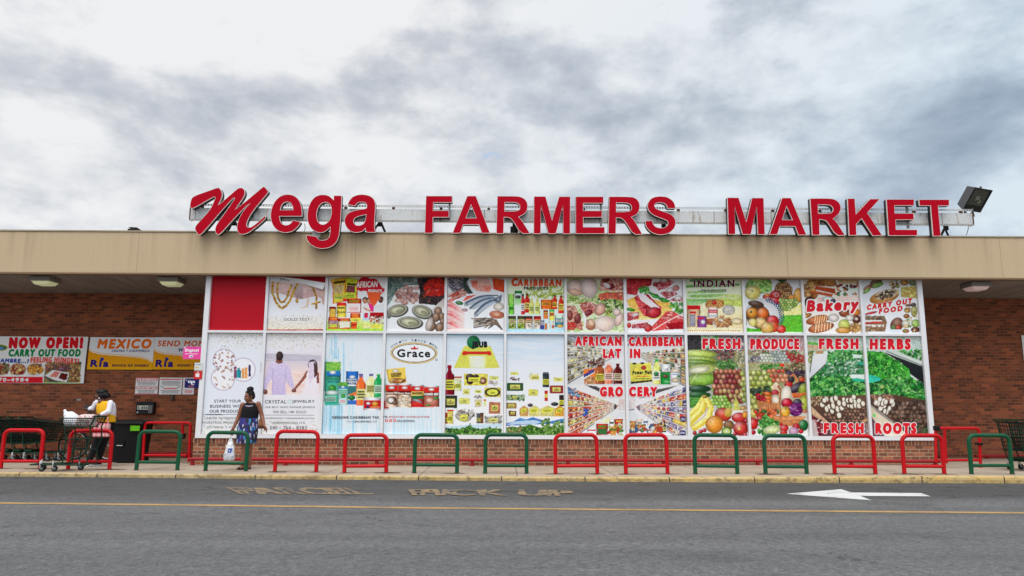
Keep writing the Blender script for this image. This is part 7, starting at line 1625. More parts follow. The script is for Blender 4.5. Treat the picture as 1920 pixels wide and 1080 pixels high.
def cart(label, loc, rz, group=None, grip=None):
    """nose towards +x, handle at -x; x is length, y is width"""
    r = thing('shopping_cart', label, 'cart', loc, rz, group)
    xb, xf = -.42, .46
    B = {k: v for k, v in zip(('bl', 'br', 'fl', 'fr'), ((xb, .27), (xb, -.27), (xf, .20), (xf, -.20)))}
    T0 = lambda k, z: (B[k][0]+(.05 if k[0] == 'f' else -.06), B[k][1]*1.04, z)
    Z0, ZB, ZF = .40, .96, .86
    b4 = {k: (B[k][0]-(.10 if k[0] == 'f' else 0), B[k][1]*.86, Z0+(.09 if k[0] == 'f' else 0)) for k in B}
    t4 = {k: T0(k, ZF if k[0] == 'f' else ZB) for k in B}
    mb = MB(); w = .0056
    wire_net(b4['bl'], b4['fl'], t4['fl'], t4['bl'], 15, 7, w, mb)
    wire_net(b4['br'], b4['fr'], t4['fr'], t4['br'], 15, 7, w, mb)
    wire_net(b4['fl'], b4['fr'], t4['fr'], t4['fl'], 8, 7, w, mb)
    wire_net(b4['bl'], b4['br'], t4['br'], t4['bl'], 9, 7, w, mb)
    wire_net(b4['bl'], b4['fl'], b4['fr'], b4['br'], 12, 8, w, mb)
    obj('basket', mb, m_wire, r)
    obj('basket_rim', MB().tube([t4['bl'], t4['fl'], t4['fr'], t4['br']], .011, 8, closed=True), m_wire, r)
    obj('handle', MB().tube([(xb-.14, -.27, 1.0), (xb-.14, .27, 1.0)], .018, 10), grip or m_plast, r, smooth=True)
    obj('handle_bracket', MB().tube([t4['bl'], (xb-.14, .27, 1.0)], .013, 6).tube([t4['br'], (xb-.14, -.27, 1.0)], .013, 6), m_plast, r)
    sm = MB(); s0 = (xb+.02, 0, .70)
    wire_net((xb+.02, -.22, .66), (xb+.02, .22, .66), (xb+.20, .21, .88), (xb+.20, -.21, .88), 8, 5, w, sm)
    obj('child_seat', sm, m_plast, r)
    ch = MB()
    for s in (-1, 1):
        ch.tube([(xb-.06, s*.25, ZB-.02), (xb+.02, s*.24, .40), (xb+.10, s*.25, .21), (-.30, s*.26, .19), (.40, s*.17, .19), (.46, s*.16, .19)], .013, 8)
        ch.tube([(xb+.04, s*.24, .38), (xf-.14, s*.17, .48)], .011, 6)
    ch.tube([(.46, -.16, .19), (.46, .16, .19)], .013, 6).tube([(-.30, -.26, .19), (-.30, .26, .19)], .013, 6)
    obj('chassis', ch, m_plast, r, smooth=True)
    tr = MB(); wire_net((-.30, -.24, .215), (.40, -.16, .215), (.40, .16, .215), (-.30, .24, .215), 10, 5, .004, tr)
    obj('lower_tray', tr, m_wire, r)
    obj('tray_bumper', MB().box(-.34, -.18, -.265, .265, .225, .265), m_plast, r, bevel=.01)
    for x, y in ((-.30, .26), (-.30, -.26), (.42, .165), (.42, -.165)): caster(r, x, y)
    return r
NG = 'nested carts against the brick wall'
cy0 = 17.9
x0 = float(at(86, 850, cy0)[0])
nest = cart('front cart of the green nested row, its basket nose nearest the woman in yellow', (x0, cy0, 0), 0, NG)
for k, lab in enumerate(('second green cart from the nose of the nested row', 'third green cart from the nose of the nested row', 'fourth green cart from the nose of the nested row', 'fifth green cart from the nose, at the left edge of the photo')):
    c = copy_tree(nest); c.location = (x0-.27*(k+1), cy0+.004*(k+1), 0); c['label'] = lab
    if k == 3:
        for ch in c.children:
            if ch.name.startswith('handle') and not ch.name.startswith('handle_b'):
                ch.data = ch.data.copy(); ch.data.materials[0] = m_redp
                ch['label'] = 'red push handle'
p = ground(1949, 884)
rc = cart('green cart standing half outside the right edge of the photo', (p[0]+.02, 15.2, pav_z(p[0])), R(8))
cc = copy_tree(rc); cc.location = (p[0]+.28, 15.24, pav_z(p[0])); cc['label'] = 'green cart pushed into the one at the right edge of the photo'

# the woman's small two-tier cart
CY = 15.05
CX = float(at(150, 878, CY)[0])
sc = thing('express_cart', 'small green two tier cart loaded with bags, pushed by the woman in yellow', 'cart', (CX, CY, 0))
M_ = 1400.0/CY
def loc_px(px, py, y=0.0):
    q = at(px, py, CY+y); return (float(q[0])-CX, y, float(q[2]))
up = MB(); w = .0042; zt, zb_ = loc_px(150, 784)[2], loc_px(150, 800)[2]
xa, xb = loc_px(121, 784)[0], loc_px(186, 784)[0]
bb = [(xa, -.2, zt), (xb, -.22, zt+.0), (xb, .22, zt), (xa, .2, zt)]; b2 = [(xa+.09, -.16, zb_), (xb-.10, -.18, zb_), (xb-.10, .18, zb_), (xa+.09, .16, zb_)]
wire_net(b2[0], b2[1], bb[1], bb[0], 15, 4, w, up); wire_net(b2[3], b2[2], bb[2], bb[3], 15, 4, w, up); wire_net(b2[0], b2[3], bb[3], bb[0], 8, 4, w, up); wire_net(b2[1], b2[2], bb[2], bb[1], 8, 4, w, up); wire_net(b2[0], b2[1], b2[2], b2[3], 12, 6, w, up)
obj('upper_basket', up, m_wire, sc); obj('basket_rim', MB().tube(bb, .011, 8, closed=True).tube(b2, .012, 8, closed=True), m_plast, sc)
lo = MB(); zl, zl0 = loc_px(150, 822)[2], loc_px(150, 842)[2]; xl0, xl1 = loc_px(143, 842)[0], loc_px(171, 842)[0]
c1 = [(xl0-.14, -.17, zl), (xl1+.06, -.19, zl), (xl1+.06, .19, zl), (xl0-.14, .17, zl)]; c2 = [(xl0, -.15, zl0), (xl1, -.17, zl0), (xl1, .17, zl0), (xl0, .15, zl0)]
wire_net(c2[0], c2[1], c1[1], c1[0], 10, 3, w, lo); wire_net(c2[3], c2[2], c1[2], c1[3], 10, 3, w, lo); wire_net(c2[0], c2[3], c1[3], c1[0], 6, 3, w, lo); wire_net(c2[0], c2[1], c2[2], c2[3], 8, 6, w, lo)
obj('lower_basket', lo, m_wire, sc); obj('lower_rim', MB().tube(c1, .010, 8, closed=True).tube(c2, .014, 8, closed=True), m_plast, sc)
ch = MB()
for s in (-1, 1):
    hx = loc_px(187, 784)[0]
    ch.tube([(hx+.02, s*.21, zt+.03), (hx-.06, s*.21, zt-.16), (xl1+.08, s*.20, zl+.02), (xl1, s*.19, zl0-.01), (xl1+.05, s*.19, .20), (xl1+.02, s*.19, .12), (xl0-.1, s*.17, .13), (loc_px(66, 865)[0], s*.15, .13)], .014, 8)
    ch.tube([(xa+.12, s*.17, zb_), (xa+.16, s*.17, zl), (xa+.14, s*.17, .14)], .013, 8)
    ch.tube([(xl0+.02, s*.15, zl0), (xl0-.01, s*.16, .14)], .012, 8)
ch.tube([(loc_px(66, 865)[0], -.15, .13), (loc_px(66, 865)[0], .15, .13)], .014, 8)
obj('chassis', ch, m_plast, sc, smooth=True)
obj('handle', MB().tube([(loc_px(188, 783)[0], -.24, zt+.035), (loc_px(188, 783)[0], .24, zt+.035)], .019, 10), m_plast, sc, smooth=True)
obj('tray_panel', MB().box(loc_px(100, 866)[0], loc_px(127, 866)[0], -.14, .14, .135, .16), m_plast, sc, bevel=.008)
for px, y in ((79, -.16), (103, -.16), (82, .15), (152, .17)):
    x = loc_px(px, 872, y)[0]; caster(sc, x, y)
# goods in that cart
def blobby(name, label, cat, parts_, mat, loc=(0, 0, 0), vox=.012, sm=6):
    me = remeshed(parts_, vox, sm); me.materials.append(mat)
    o = bpy.data.objects.new(name, me); LINK(o); o.location = loc
    return tag(o, label, cat)
def remeshed(mb, vox, smooth=4, disp=None):
    """fuse overlapping solids into one continuous skin"""
    me = bpy.data.meshes.new('tmp'); me.from_pydata(mb.v, [], mb.f)
    bm = bmesh.new(); bm.from_mesh(me); bmesh.ops.recalc_face_normals(bm, faces=bm.faces); bm.to_mesh(me); bm.free()
    ob = bpy.data.objects.new('tmp', me); LINK(ob)
    r = ob.modifiers.new('r', 'REMESH'); r.mode = 'VOXEL'; r.voxel_size = vox; r.use_smooth_shade = True
    if smooth:
        s = ob.modifiers.new('s', 'SMOOTH'); s.factor = .5; s.iterations = smooth
    dg = bpy.context.evaluated_depsgraph_get(); dg.update()
    out = bpy.data.meshes.new_from_object(ob.evaluated_get(dg))
    bpy.data.objects.remove(ob); bpy.data.meshes.remove(me)
    out.polygons.foreach_set('use_smooth', [True]*len(out.polygons))
    return out
def crumple(me, amp, sc, seed=1):
    n = len(me.vertices); co = np.empty(n*3, np.float32); me.vertices.foreach_get('co', co); co = co.reshape(-1, 3)
    nr = np.empty(n*3, np.float32); me.vertices.foreach_get('normal', nr); nr = nr.reshape(-1, 3)
    d = fbm(co[:, 0]*sc+co[:, 1]*sc*.7, co[:, 2]*sc*.6+co[:, 1]*sc*.5, seed, 3)-.5
    d = np.abs(d)*2-.3
    co += nr*(d*amp)[:, None]; me.vertices.foreach_set('co', co.ravel()); me.update()
m_bagw, nt, b = node_mat('white_plastic_bag'); b.inputs['Base Color'].default_value = (.80, .80, .82, 1); b.inputs['Roughness'].default_value = .35; b.inputs['Subsurface Weight'].default_value = .15
b.inputs['Subsurface Radius'].default_value = (.05, .05, .05)
def lp(px, py, y=0): q = loc_px(px, py, y); return q
mb = MB(); q0, q1 = lp(122, 768), lp(138, 790)
mb.tube([lp(121.5, 768), lp(124, 780), lp(128, 794)], [.026, .05, .07], 10); mb.loft([(lp(136, 796)[0], .0, zb_+.02, .14, .13), (lp(135, 788)[0], 0, zb_+.11, .16, .14), (lp(134, 778)[0], 0, zb_+.22, .13, .11), (lp(131, 772)[0], 0, zb_+.29, .07, .07)], 16)
me = remeshed(mb, .012, 4); crumple(me, .022, 14, 3); me.materials.append(m_bagw)
o = bpy.data.objects.new('plastic_bag', me); LINK(o); o.location = (CX, CY, 0); tag(o, 'plump white plastic bag in the front of the small cart', 'bag')
def floral(name, base, blobs, scale):
    m, nt, b = node_mat(name); t = NT(nt); v = t.obj(); col = base
    for k, (c, th) in enumerate(blobs):
        vo = t.n('ShaderNodeTexVoronoi'); t.L.new(t.mapping(v, loc=(k*3.1, k*1.7, k)), vo.inputs['Vector']); vo.inputs['Scale'].default_value = scale*(1+.2*k); vo.inputs['Randomness'].default_value = 1
        col = t.mix(t.math('LESS_THAN', vo.outputs['Distance'], th), col, lin(c))
    t.L.new(col, b.inputs['Base Color']); b.inputs['Roughness'].default_value = .7
    return m
m_flor = floral('floral_cloth', lin((206, 196, 190)), [((176, 40, 60), .36), ((60, 60, 70), .22), ((226, 160, 170), .28), ((70, 130, 90), .2), ((236, 230, 226), .2)], 26)
mb = MB().loft([(lp(163, 800)[0], -.02, zb_+.01, .17, .15), (lp(163, 790)[0], -.02, zb_+.10, .20, .17), (lp(165, 782)[0], -.02, zb_+.19, .19, .16), (lp(166, 777)[0], -.02, zb_+.24, .13, .10)], 18)
me = remeshed(mb, .013, 4); crumple(me, .03, 9, 5); me.materials.append(m_flor)
o = bpy.data.objects.new('tote_bag', me); LINK(o); o.location = (CX, CY, 0); tag(o, 'floral patterned tote bag lying in the small cart', 'bag')

# wheeled rubbish bin
bx, by = float(at(243, 856, 17.45)[0]), 17.45
bn = thing('rubbish_bin', 'black lidded rubbish bin with a bright green sticker by the brick wall', 'bin', (bx, by, 0))
m_bin = paint('black_bin_plastic', (19, 19, 22), .5, 0, .15)
zh = pz(243, 792, by)-.0
def rrect(w, d, r, n=5):
    o = []
    for sx, sy, a0 in ((1, 1, 0), (-1, 1, 90), (-1, -1, 180), (1, -1, 270)):
        for k in range(n+1):
            a_ = R(a0+90*k/n); o.append((sx*(w-r)+r*math.cos(a_), sy*(d-r)+r*math.sin(a_)))
    return o
def shell(levels, mb):
    o = len(mb.v); n = None
    for (w, d, r, z) in levels:
        q = rrect(w, d, r); n = len(q); mb.v += [(x, y, z) for x, y in q]
    for i in range(len(levels)-1):
        for k in range(n): mb.f.append((o+i*n+k, o+i*n+(k+1) % n, o+(i+1)*n+(k+1) % n, o+(i+1)*n+k))
    mb.f.append(tuple(o+k for k in reversed(range(n)))); mb.f.append(tuple(o+(len(levels)-1)*n+k for k in range(n)))
    return mb
obj('bin_body', shell([(.285, .24, .05, .02), (.30, .255, .06, .10), (.355, .31, .07, zh-.09), (.36, .315, .07, zh-.02)], MB()), m_bin, bn, smooth=True)
obj('lid', shell([(.40, .345, .08, zh-.045), (.415, .36, .08, zh-.02), (.405, .35, .08, zh+.02), (.34, .29, .08, zh+.055), (.2, .16, .07, zh+.07)], MB()), m_bin, bn, smooth=True)
obj('grip_recess', MB().box(-.17, .0, -.31, -.285, .40, .49), paint('bin_recess_shade', (12, 12, 13), .8), bn)  # darker block on the front, painting the shade of the grip hollow
obj('white_mark', MB().box(-.155, -.03, -.319, -.300, .385, .397), m_alu, bn)
obj('sticker', MB().box(.13, .335, -.345, -.326, zh-.18, zh-.065), paint('lime_sticker', (96, 176, 20), .5, 0, .35, 16), bn)
for s in (-1, 1): obj('wheel', MB().tube([(s*.25, .22, .06), (s*.31, .22, .06)], .06, 14), m_blk, bn)

# bicycle leaning on the wall
BYY = 18.3
bk0, bk1 = at(137, 834, BYY), at(205, 834, BYY)
rw = .335; zc = rw+.003
bi = thing('bicycle', 'dark bicycle leaning on the brick behind the woman in yellow', 'bicycle', ((bk0[0]+bk1[0])/2, BYY, 0))
hw = float(bk1[0]-bk0[0])/2
m_frame = paint('dark_bike_frame', (40, 40, 46), .4, .3, .15)
for sx in (-1, 1):
    ty = MB().tube([(sx*hw+rw*math.cos(2*math.pi*k/36), 0, zc+rw*math.sin(2*math.pi*k/36)) for k in range(36)], .020, 8, closed=True)
    wl = obj('wheel', ty, m_blk, bi, smooth=True)
    rm = MB().tube([(sx*hw+(rw-.026)*math.cos(2*math.pi*k/36), 0, zc+(rw-.026)*math.sin(2*math.pi*k/36)) for k in range(36)], .009, 6, closed=True)
    for k in range(16):
        a_ = 2*math.pi*k/16; rm.tube([(sx*hw, 0, zc), (sx*hw+(rw-.03)*math.cos(a_), 0, zc+(rw-.03)*math.sin(a_))], .0025, 4, cap=False)
    rm.tube([(sx*hw, -.03, zc), (sx*hw, .03, zc)], .02, 8)
    obj('rim', rm, m_chrome, wl)
bbk, seat, head = (.08, 0, .30), (.20, 0, .80), (-hw+.17, 0, .80)
obj('frame', MB().tube([bbk, seat], .016, 8).tube([bbk, (-hw+.19, 0, .68)], .018, 8).tube([(.17, 0, .76), head], .016, 8).tube([bbk, (hw, 0, zc)], .011, 6).tube([(.18, 0, .72), (hw, 0, zc)], .010, 6).tube([(-hw+.15, 0, .86), (-hw+.20, 0, .66)], .019, 8).tube([(-hw+.20, 0, .66), (-hw, 0, zc)], .013, 6), m_frame, bi, smooth=True)
obj('handlebar', MB().tube([(-hw+.15, 0, .86), (-hw+.11, 0, .98)], .013, 8).tube([(-hw+.16, -.28, 1.0), (-hw+.11, -.1, .98), (-hw+.11, .1, .98), (-hw+.16, .28, 1.0)], .013, 8), m_frame, bi, smooth=True)
obj('saddle', MB().tube([(.18, 0, .88), (.27, 0, .90), (.36, 0, .90)], [.025, .05, .07], 8).tube([seat, (.235, 0, .89)], .013, 8), m_blk, bi, smooth=True)
obj('crank', MB().tube([(.08, -.05, .30), (.08, -.062, .30)], .075, 16).tube([(.08, -.07, .30), (.0, -.07, .17)], .011, 6).tube([(.0, -.13, .17), (.0, -.06, .17)], .016, 6), m_chrome, bi)

# ------------------------------------------------------------------ people
def limb(mb, pts, rs, n=12):
    """tapered limb with rounded joints"""
    P = [Vector(p) for p in pts]; out, rr = [], []
    for i in range(len(P)-1):
        for k in range(4):
            u = k/4; out.append(P[i].lerp(P[i+1], u)); rr.append(rs[i]+(rs[i+1]-rs[i])*u)
    out.append(P[-1]); rr.append(rs[-1])
    mb.tube(out, rr, n)
    for p, r in zip(P, rs): mb.ball(p, r*1.0, 10, 7)
def hand(mb, wrist, dirv, palm_n, size=.17, curl=.6, side=1):
    """palm, four curled fingers of unequal length and a thumb from the side of the palm"""
    d = Vector(dirv).normalized(); nrm = Vector(palm_n); nrm = (nrm-d*nrm.dot(d)).normalized(); sd_ = d.cross(nrm).normalized()*side
    w = Vector(wrist); pl_ = size*.52
    for k in range(5):
        u = (k-2)/2*.031
        mb.tube([w+sd_*u*.5, w+d*pl_*.5+sd_*u, w+d*pl_+sd_*u], [.014, .0145, .0125], 8)
    for k, (u, l) in enumerate(((-.033, .40), (-.011, .47), (.011, .44), (.032, .34))):
        p = w+d*pl_*.96+sd_*u; L_ = size*l; pts = [p]; a_ = 0
        for j, f in enumerate((.42, .32, .26)):
            a_ += curl*(.55 if j == 0 else .8); p = p+(d*math.cos(a_)+nrm*math.sin(a_))*L_*f; pts.append(p)
        mb.tube(pts, [.0105, .0098, .009, .0075], 8); mb.ball(pts[-1], .0078, 8, 5)
    p = w+d*pl_*.25-sd_*.034; q1 = p+(d*.7-sd_*.65+nrm*.25).normalized()*size*.24; q2 = q1+(d*.9+nrm*.5).normalized()*size*.19
    mb.tube([p, q1, q2], [.0145, .0118, .009], 8); mb.ball(q2, .009, 8, 5)
def head(mb, c, yaw, tilt, s=1.0):
    """skull, jaw, nose, brow, lips, ears; c is the head's centre, +y of the head's own frame is the back"""
    M = Matrix.Translation(c) @ Matrix.Rotation(yaw, 4, 'Z') @ Matrix.Rotation(tilt, 4, 'X')
    def b_(p, r): 
        Mr = M.to_3x3(); mb.ball(M @ Vector([v*s for v in p]), tuple(v*s for v in r), 16, 11, Mr)
    b_((0, .015, .03), (.077, .094, .092)); b_((0, -.018, -.035), (.062, .074, .078)); b_((0, -.05, -.085), (.034, .032, .026))
    b_((0, -.088, -.012), (.013, .018, .024)); b_((0, -.096, -.028), (.019, .016, .012)); b_((-.011, -.090, -.030), (.010, .010, .009)); b_((.011, -.090, -.030), (.010, .010, .009))
    b_((0, -.070, .028), (.056, .020, .012)); b_((-.035, -.062, -.02), (.026, .022, .022)); b_((.035, -.062, -.02), (.026, .022, .022)); b_((0, -.082, -.056), (.023, .012, .007)); b_((0, -.080, -.066), (.021, .012, .007))
    for sx in (-1, 1): b_((sx*.076, .018, -.012), (.010, .020, .030))
    return M
def face_bits(root, M, s=1.0):
    Mr = M.to_3x3()
    def piece(nm, items, mat):
        mb = MB()
        for p, r in items: mb.ball(M @ Vector([v*s for v in p]), tuple(v*s for v in r), 10, 7, Mr)
        return obj(nm, mb, mat, root, smooth=True)
    for sx in (-1, 1):
        e = piece('eye', [((sx*.029, -.081, .004), (.0125, .006, .006))], m_eye); 
        mb = MB(); mb.ball(M @ Vector((sx*.029*s, -.0865*s, .004*s)), tuple(v*s for v in (.0058, .003, .0058)), 8, 6, Mr)
        obj('iris', mb, m_iris, e)
        piece('eyebrow', [((sx*.030, -.090, .026), (.019, .004, .0036))], m_hair)
    piece('lips', [((0, -.0915, -.056), (.021, .005, .0045)), ((0, -.0905, -.065), (.019, .006, .005))], m_lip)
m_eye = paint('eye_white', (205, 200, 194), .3, 0, .02); m_iris = paint('dark_iris', (28, 18, 14), .2); m_lip = paint('lips', (110, 54, 50), .45, 0, .05)
m_hair = paint('black_hair', (20, 17, 18), .55, 0, .3, 40)
def skin_mat(name, c):
    m, nt, b = node_mat(name); t = NT(nt); f = t.noise(t.obj(), 14, 4, .6)
    col = t.ramp(f, [(.3, tuple(v*.85 for v in lin(c))), (.7, tuple(v*1.12 for v in lin(c)))])
    t.L.new(col, b.inputs['Base Color']); b.inputs['Roughness'].default_value = .48
    return m
def body_obj(root, mb, mat, vox=.0075, sm=3, name='body'):
    me = remeshed(mb, vox, sm); me.materials.append(mat)
    o = bpy.data.objects.new(name, me); LINK(o); o.parent = root
    return o
def cloth(root, name, rings, mat, n=30, fold=.0, nf=9, seed=1, thick=.006, cap=False):
    mb = MB(); rg = random.Random(seed); ph = rg.random()*6
    m = len(rings)
    for i, (cx, cy, cz, rx, ry) in enumerate(rings):
        f = fold[i] if isinstance(fold, (list, tuple)) else fold
        for k in range(n):
            a_ = 2*math.pi*k/n; w_ = 1+f*math.sin(a_*nf+ph)+f*.6*math.sin(a_*(nf*.6)+ph*2)
            mb.v.append((cx+rx*w_*math.cos(a_), cy+ry*w_*math.sin(a_), cz))
    for i in range(m-1):
        for k in range(n): mb.f.append((i*n+k, i*n+(k+1) % n, (i+1)*n+(k+1) % n, (i+1)*n+k))
    if cap: mb.f.append(tuple(range((m-1)*n, m*n)))
    o = obj(name, mb, mat, root, smooth=True)
    s_ = o.modifiers.new('thick', 'SOLIDIFY'); s_.thickness = thick; s_.offset = 1
    ss = o.modifiers.new('sub', 'SUBSURF'); ss.levels = 1; ss.render_levels = 1
    return o

# --- the woman in the dark dress, walking left with a white bag
q = ground(459, 880.2)
w1 = thing('person', 'woman in black top and blue patterned skirt, hair in a bun, carrying a white bag', 'person', (float(q[0]), float(q[1]), 0))
K1 = float(q[1])/1400.0/6.354*.995
def a1(zx, zy, y=0.0): return ((zx-313)*K1, y, (1003-zy)*K1)
sk1 = skin_mat('brown_skin', (136, 84, 62))
mb = MB()
limb(mb, [a1(300, 560, .02), a1(298, 725, -.02), a1(292, 945, -.06)], [.095, .058, .036]); limb(mb, [a1(345, 560, .03), a1(348, 735, .04), a1(346, 945, .09)], [.095, .058, .036])
mb.tube([a1(296, 950, -.04), a1(290, 972, -.05), a1(268, 992, -.10)], [.038, .038, .028], 10); mb.ball(a1(258, 995, -.125), (.036, .05, .018)); mb.tube([a1(346, 950, .10), a1(350, 975, .09), a1(345, 992, .03)], [.038, .038, .028], 10); mb.ball(a1(344, 994, .0), (.036, .05, .018))
mb.loft([(a1(315, 0)[0], .02, a1(0, 600)[2], .17, .12), (a1(315, 0)[0], .02, a1(0, 540)[2], .19, .135), (a1(325, 0)[0], .01, a1(0, 400)[2], .155, .11), (a1(335, 0)[0], .0, a1(0, 320)[2], .158, .112), (a1(333, 0)[0], .0, a1(0, 265)[2], .15, .085), (a1(335, 0)[0], .0, a1(0, 238)[2], .10, .065), (a1(330, 0)[0], -.005, a1(0, 222)[2], .052, .05)], 20)
mb.tube([a1(332, 250, .0), a1(322, 190, -.02)], [.056, .05], 12)
limb(mb, [a1(243, 262, .0), a1(202, 412, .0), a1(163, 535, -.07)], [.054, .043, .029]); limb(mb, [a1(425, 250, .0), a1(472, 385, .02), a1(520, 500, -.06)], [.054, .043, .029])
hand(mb, a1(160, 540, -.075), (-.28, -.05, -1), (.5, -.6, 0), .165, .75, 1)
hand(mb, a1(522, 505, -.065), (.62, -.25, -.75), (-.6, -.6, -.3), .165, .35, -1)
HM = head(mb, Vector(a1(318, 168, -.03)), R(-52), R(12), 1.0)
body_obj(w1, mb, sk1); face_bits(w1, HM)
hm = MB(); Mr = HM.to_3x3()
hm.ball(HM @ Vector((0, .035, .05)), (.084, .090, .086), 18, 12, Mr); hm.ball(HM @ Vector((0, .055, .0)), (.078, .072, .075), 16, 10, Mr); hm.ball(HM @ Vector((.0, .05, .155)), (.072, .070, .050), 16, 10); hm.tube([HM @ Vector((0, .05, .10)), HM @ Vector((0, .05, .15))], .05, 10)
for k in range(9):
    u = (k-4)/4; hm.tube([HM @ Vector((u*.055, -.045, .095)), HM @ Vector((u*.07, .0, .125)), HM @ Vector((u*.05, .05, .14))], .012, 6)
hm.tube([HM @ Vector((.074, -.02, .07)), HM @ Vector((.086, .0, .0)), HM @ Vector((.082, .02, -.07))], [.014, .011, .007], 6); hm.tube([HM @ Vector((-.074, -.02, .07)), HM @ Vector((-.084, .01, .0)), HM @ Vector((-.08, .03, -.06))], [.014, .010, .006], 6)
me = remeshed(hm, .008, 1); crumple(me, .010, 60, 2); me.materials.append(m_hair); ho = bpy.data.objects.new('hair', me); LINK(ho); ho.parent = w1
m_top = paint('black_knit', (22, 20, 24), .85, 0, .3, 30)
cloth(w1, 'top', [(a1(330, 0)[0], .01, a1(0, 412)[2], .170, .126), (a1(333, 0)[0], .005, a1(0, 370)[2], .168, .124), (a1(336, 0)[0], .0, a1(0, 325)[2], .170, .126), (a1(334, 0)[0], .0, a1(0, 285)[2], .160, .108), (a1(334, 0)[0], .0, a1(0, 255)[2], .135, .088), (a1(333, 0)[0], .0, a1(0, 240)[2], .098, .074)], m_top, fold=.012, nf=5)
m_dress, nt, b = node_mat('patterned_dress_cloth'); t = NT(nt); v = t.obj()
col = (.008, .008, .016)
for k, (c, th, off) in enumerate((((36, 40, 116), .46, 0), ((70, 44, 110), .30, 3.3), ((20, 26, 50), .30, 9.1), ((160, 162, 196), .235, 5.9), ((40, 150, 190), .20, 1.8), ((190, 192, 210), .15, 7.2))):
    vo = t.n('ShaderNodeTexVoronoi', distance='CHEBYCHEV'); t.L.new(t.mapping(v, (1.5, 1.5, .62), (off, off*.7, off*1.3), (0, R(8), 0)), vo.inputs['Vector']); vo.inputs['Scale'].default_value = 9
    col = t.mix(t.math('LESS_THAN', vo.outputs['Distance'], th), col, lin(c))
t.L.new(col, b.inputs['Base Color']); b.inputs['Roughness'].default_value = .75
cloth(w1, 'skirt', [(a1(308, 0)[0], .01, a1(0, 705)[2], .186, .165), (a1(308, 0)[0], .01, a1(0, 690)[2], .190, .168), (a1(311, 0)[0], .02, a1(0, 630)[2], .205, .17), (a1(313, 0)[0], .02, a1(0, 555)[2], .212, .162), (a1(319, 0)[0], .015, a1(0, 480)[2], .192, .145), (a1(328, 0)[0], .01, a1(0, 405)[2], .168, .122)], m_dress, fold=[.045, .045, .035, .02, .012, .0], nf=8, seed=4)
nk = MB()
for k in range(15):
    a_ = R(200+140*k/14); nk.ball((a1(334, 0)[0]+.105*math.cos(a_), .0+.10*math.sin(a_)-.008, a1(0, 262)[2]-.03*math.sin(math.pi*k/14)), .013, 8, 6)
obj('necklace', nk, floral('bead_colours', lin((190, 170, 196)), [((130, 60, 130), .3), ((226, 214, 226), .2)], 60), w1, smooth=True)
m_sandal = paint('brown_sandal', (50, 30, 24), .6)
for (zx, y0, y1, z_) in ((262, -.15, -.02, 1000), (345, -.05, .12, 1000)):
    x = a1(zx, 0)[0]; s2 = MB()
    dxx = .055 if zx == 262 else 0
    s2.tube([(x-.012, y0, .012), (x+dxx*.5, (y0+y1)/2, .012), (x+dxx, y1, .013)], [.034, .038, .034], 10); s2.tube([(x-.045+dxx*.3, y0+.06, .012), (x+dxx*.3, y0+.05, .058), (x+.045+dxx*.3, y0+.06, .012)], .010, 6); s2.v = [(p[0], p[1], max(p[2], .001)) for p in s2.v]
    obj('sandal', s2, m_sandal, w1, smooth=True)
obj('earring', MB().ball(HM @ Vector((.082, .015, -.055)), .010, 8, 6), paint('gold_earring', (200, 160, 70), .3, .8), w1)
# the plastic bag in her hand
hp = Vector(a1(143, 600, -.10)); mb = MB()
z0 = a1(0, 905)[2]
ring = lambda zx0, zx1, zy, ry: (a1((zx0+zx1)/2, 0)[0], -.09, a1(0, zy)[2], (zx1-zx0)/2*K1, ry)
mb.loft([ring(92, 190, 903, .05), ring(74, 208, 885, .075), ring(76, 208, 840, .085), ring(90, 196, 780, .075), ring(100, 186, 730, .055), ring(112, 178, 700, .04)], 18)
mb.tube([a1(128, 712, -.09), a1(138, 660, -.09), a1(146, 622, -.10)], [.035, .022, .012], 8); mb.tube([a1(168, 712, -.09), a1(156, 660, -.09), a1(147, 622, -.10)], [.03, .020, .012], 8)
me = remeshed(mb, .010, 3); crumple(me, .024, 17, 7)
m_bag2, nt, b = node_mat('white_bag_blue_print'); t = NT(nt); v = t.obj(); x, y, z = t.xyz(v)
mk = t.math('MULTIPLY', t.math('LESS_THAN', t.math('ABSOLUTE', t.math('SUBTRACT', x, a1(158, 0)[0])), .045), t.math('LESS_THAN', t.math('ABSOLUTE', t.math('SUBTRACT', z, a1(0, 785)[2])), .045))
col = t.mix(t.math('MULTIPLY', mk, t.math('GREATER_THAN', t.noise(v, 30, 3, .5), .45)), (.76, .77, .80), (.05, .09, .40))
lowm = t.math('MULTIPLY', t.math('LESS_THAN', z, a1(0, 815)[2]), t.math('GREATER_THAN', t.noise(t.mapping(v, (1, 1, 2)), 24, 4, .6), .55))
col = t.mix(t.math('MULTIPLY', lowm, .6), col, (.22, .25, .42))
t.L.new(col, b.inputs['Base Color']); b.inputs['Roughness'].default_value = .35
me.materials.append(m_bag2)
o = bpy.data.objects.new('plastic_bag', me); LINK(o); o.location = w1.location; tag(o, 'white plastic bag with blue print hanging from the woman in the dark dress', 'bag')
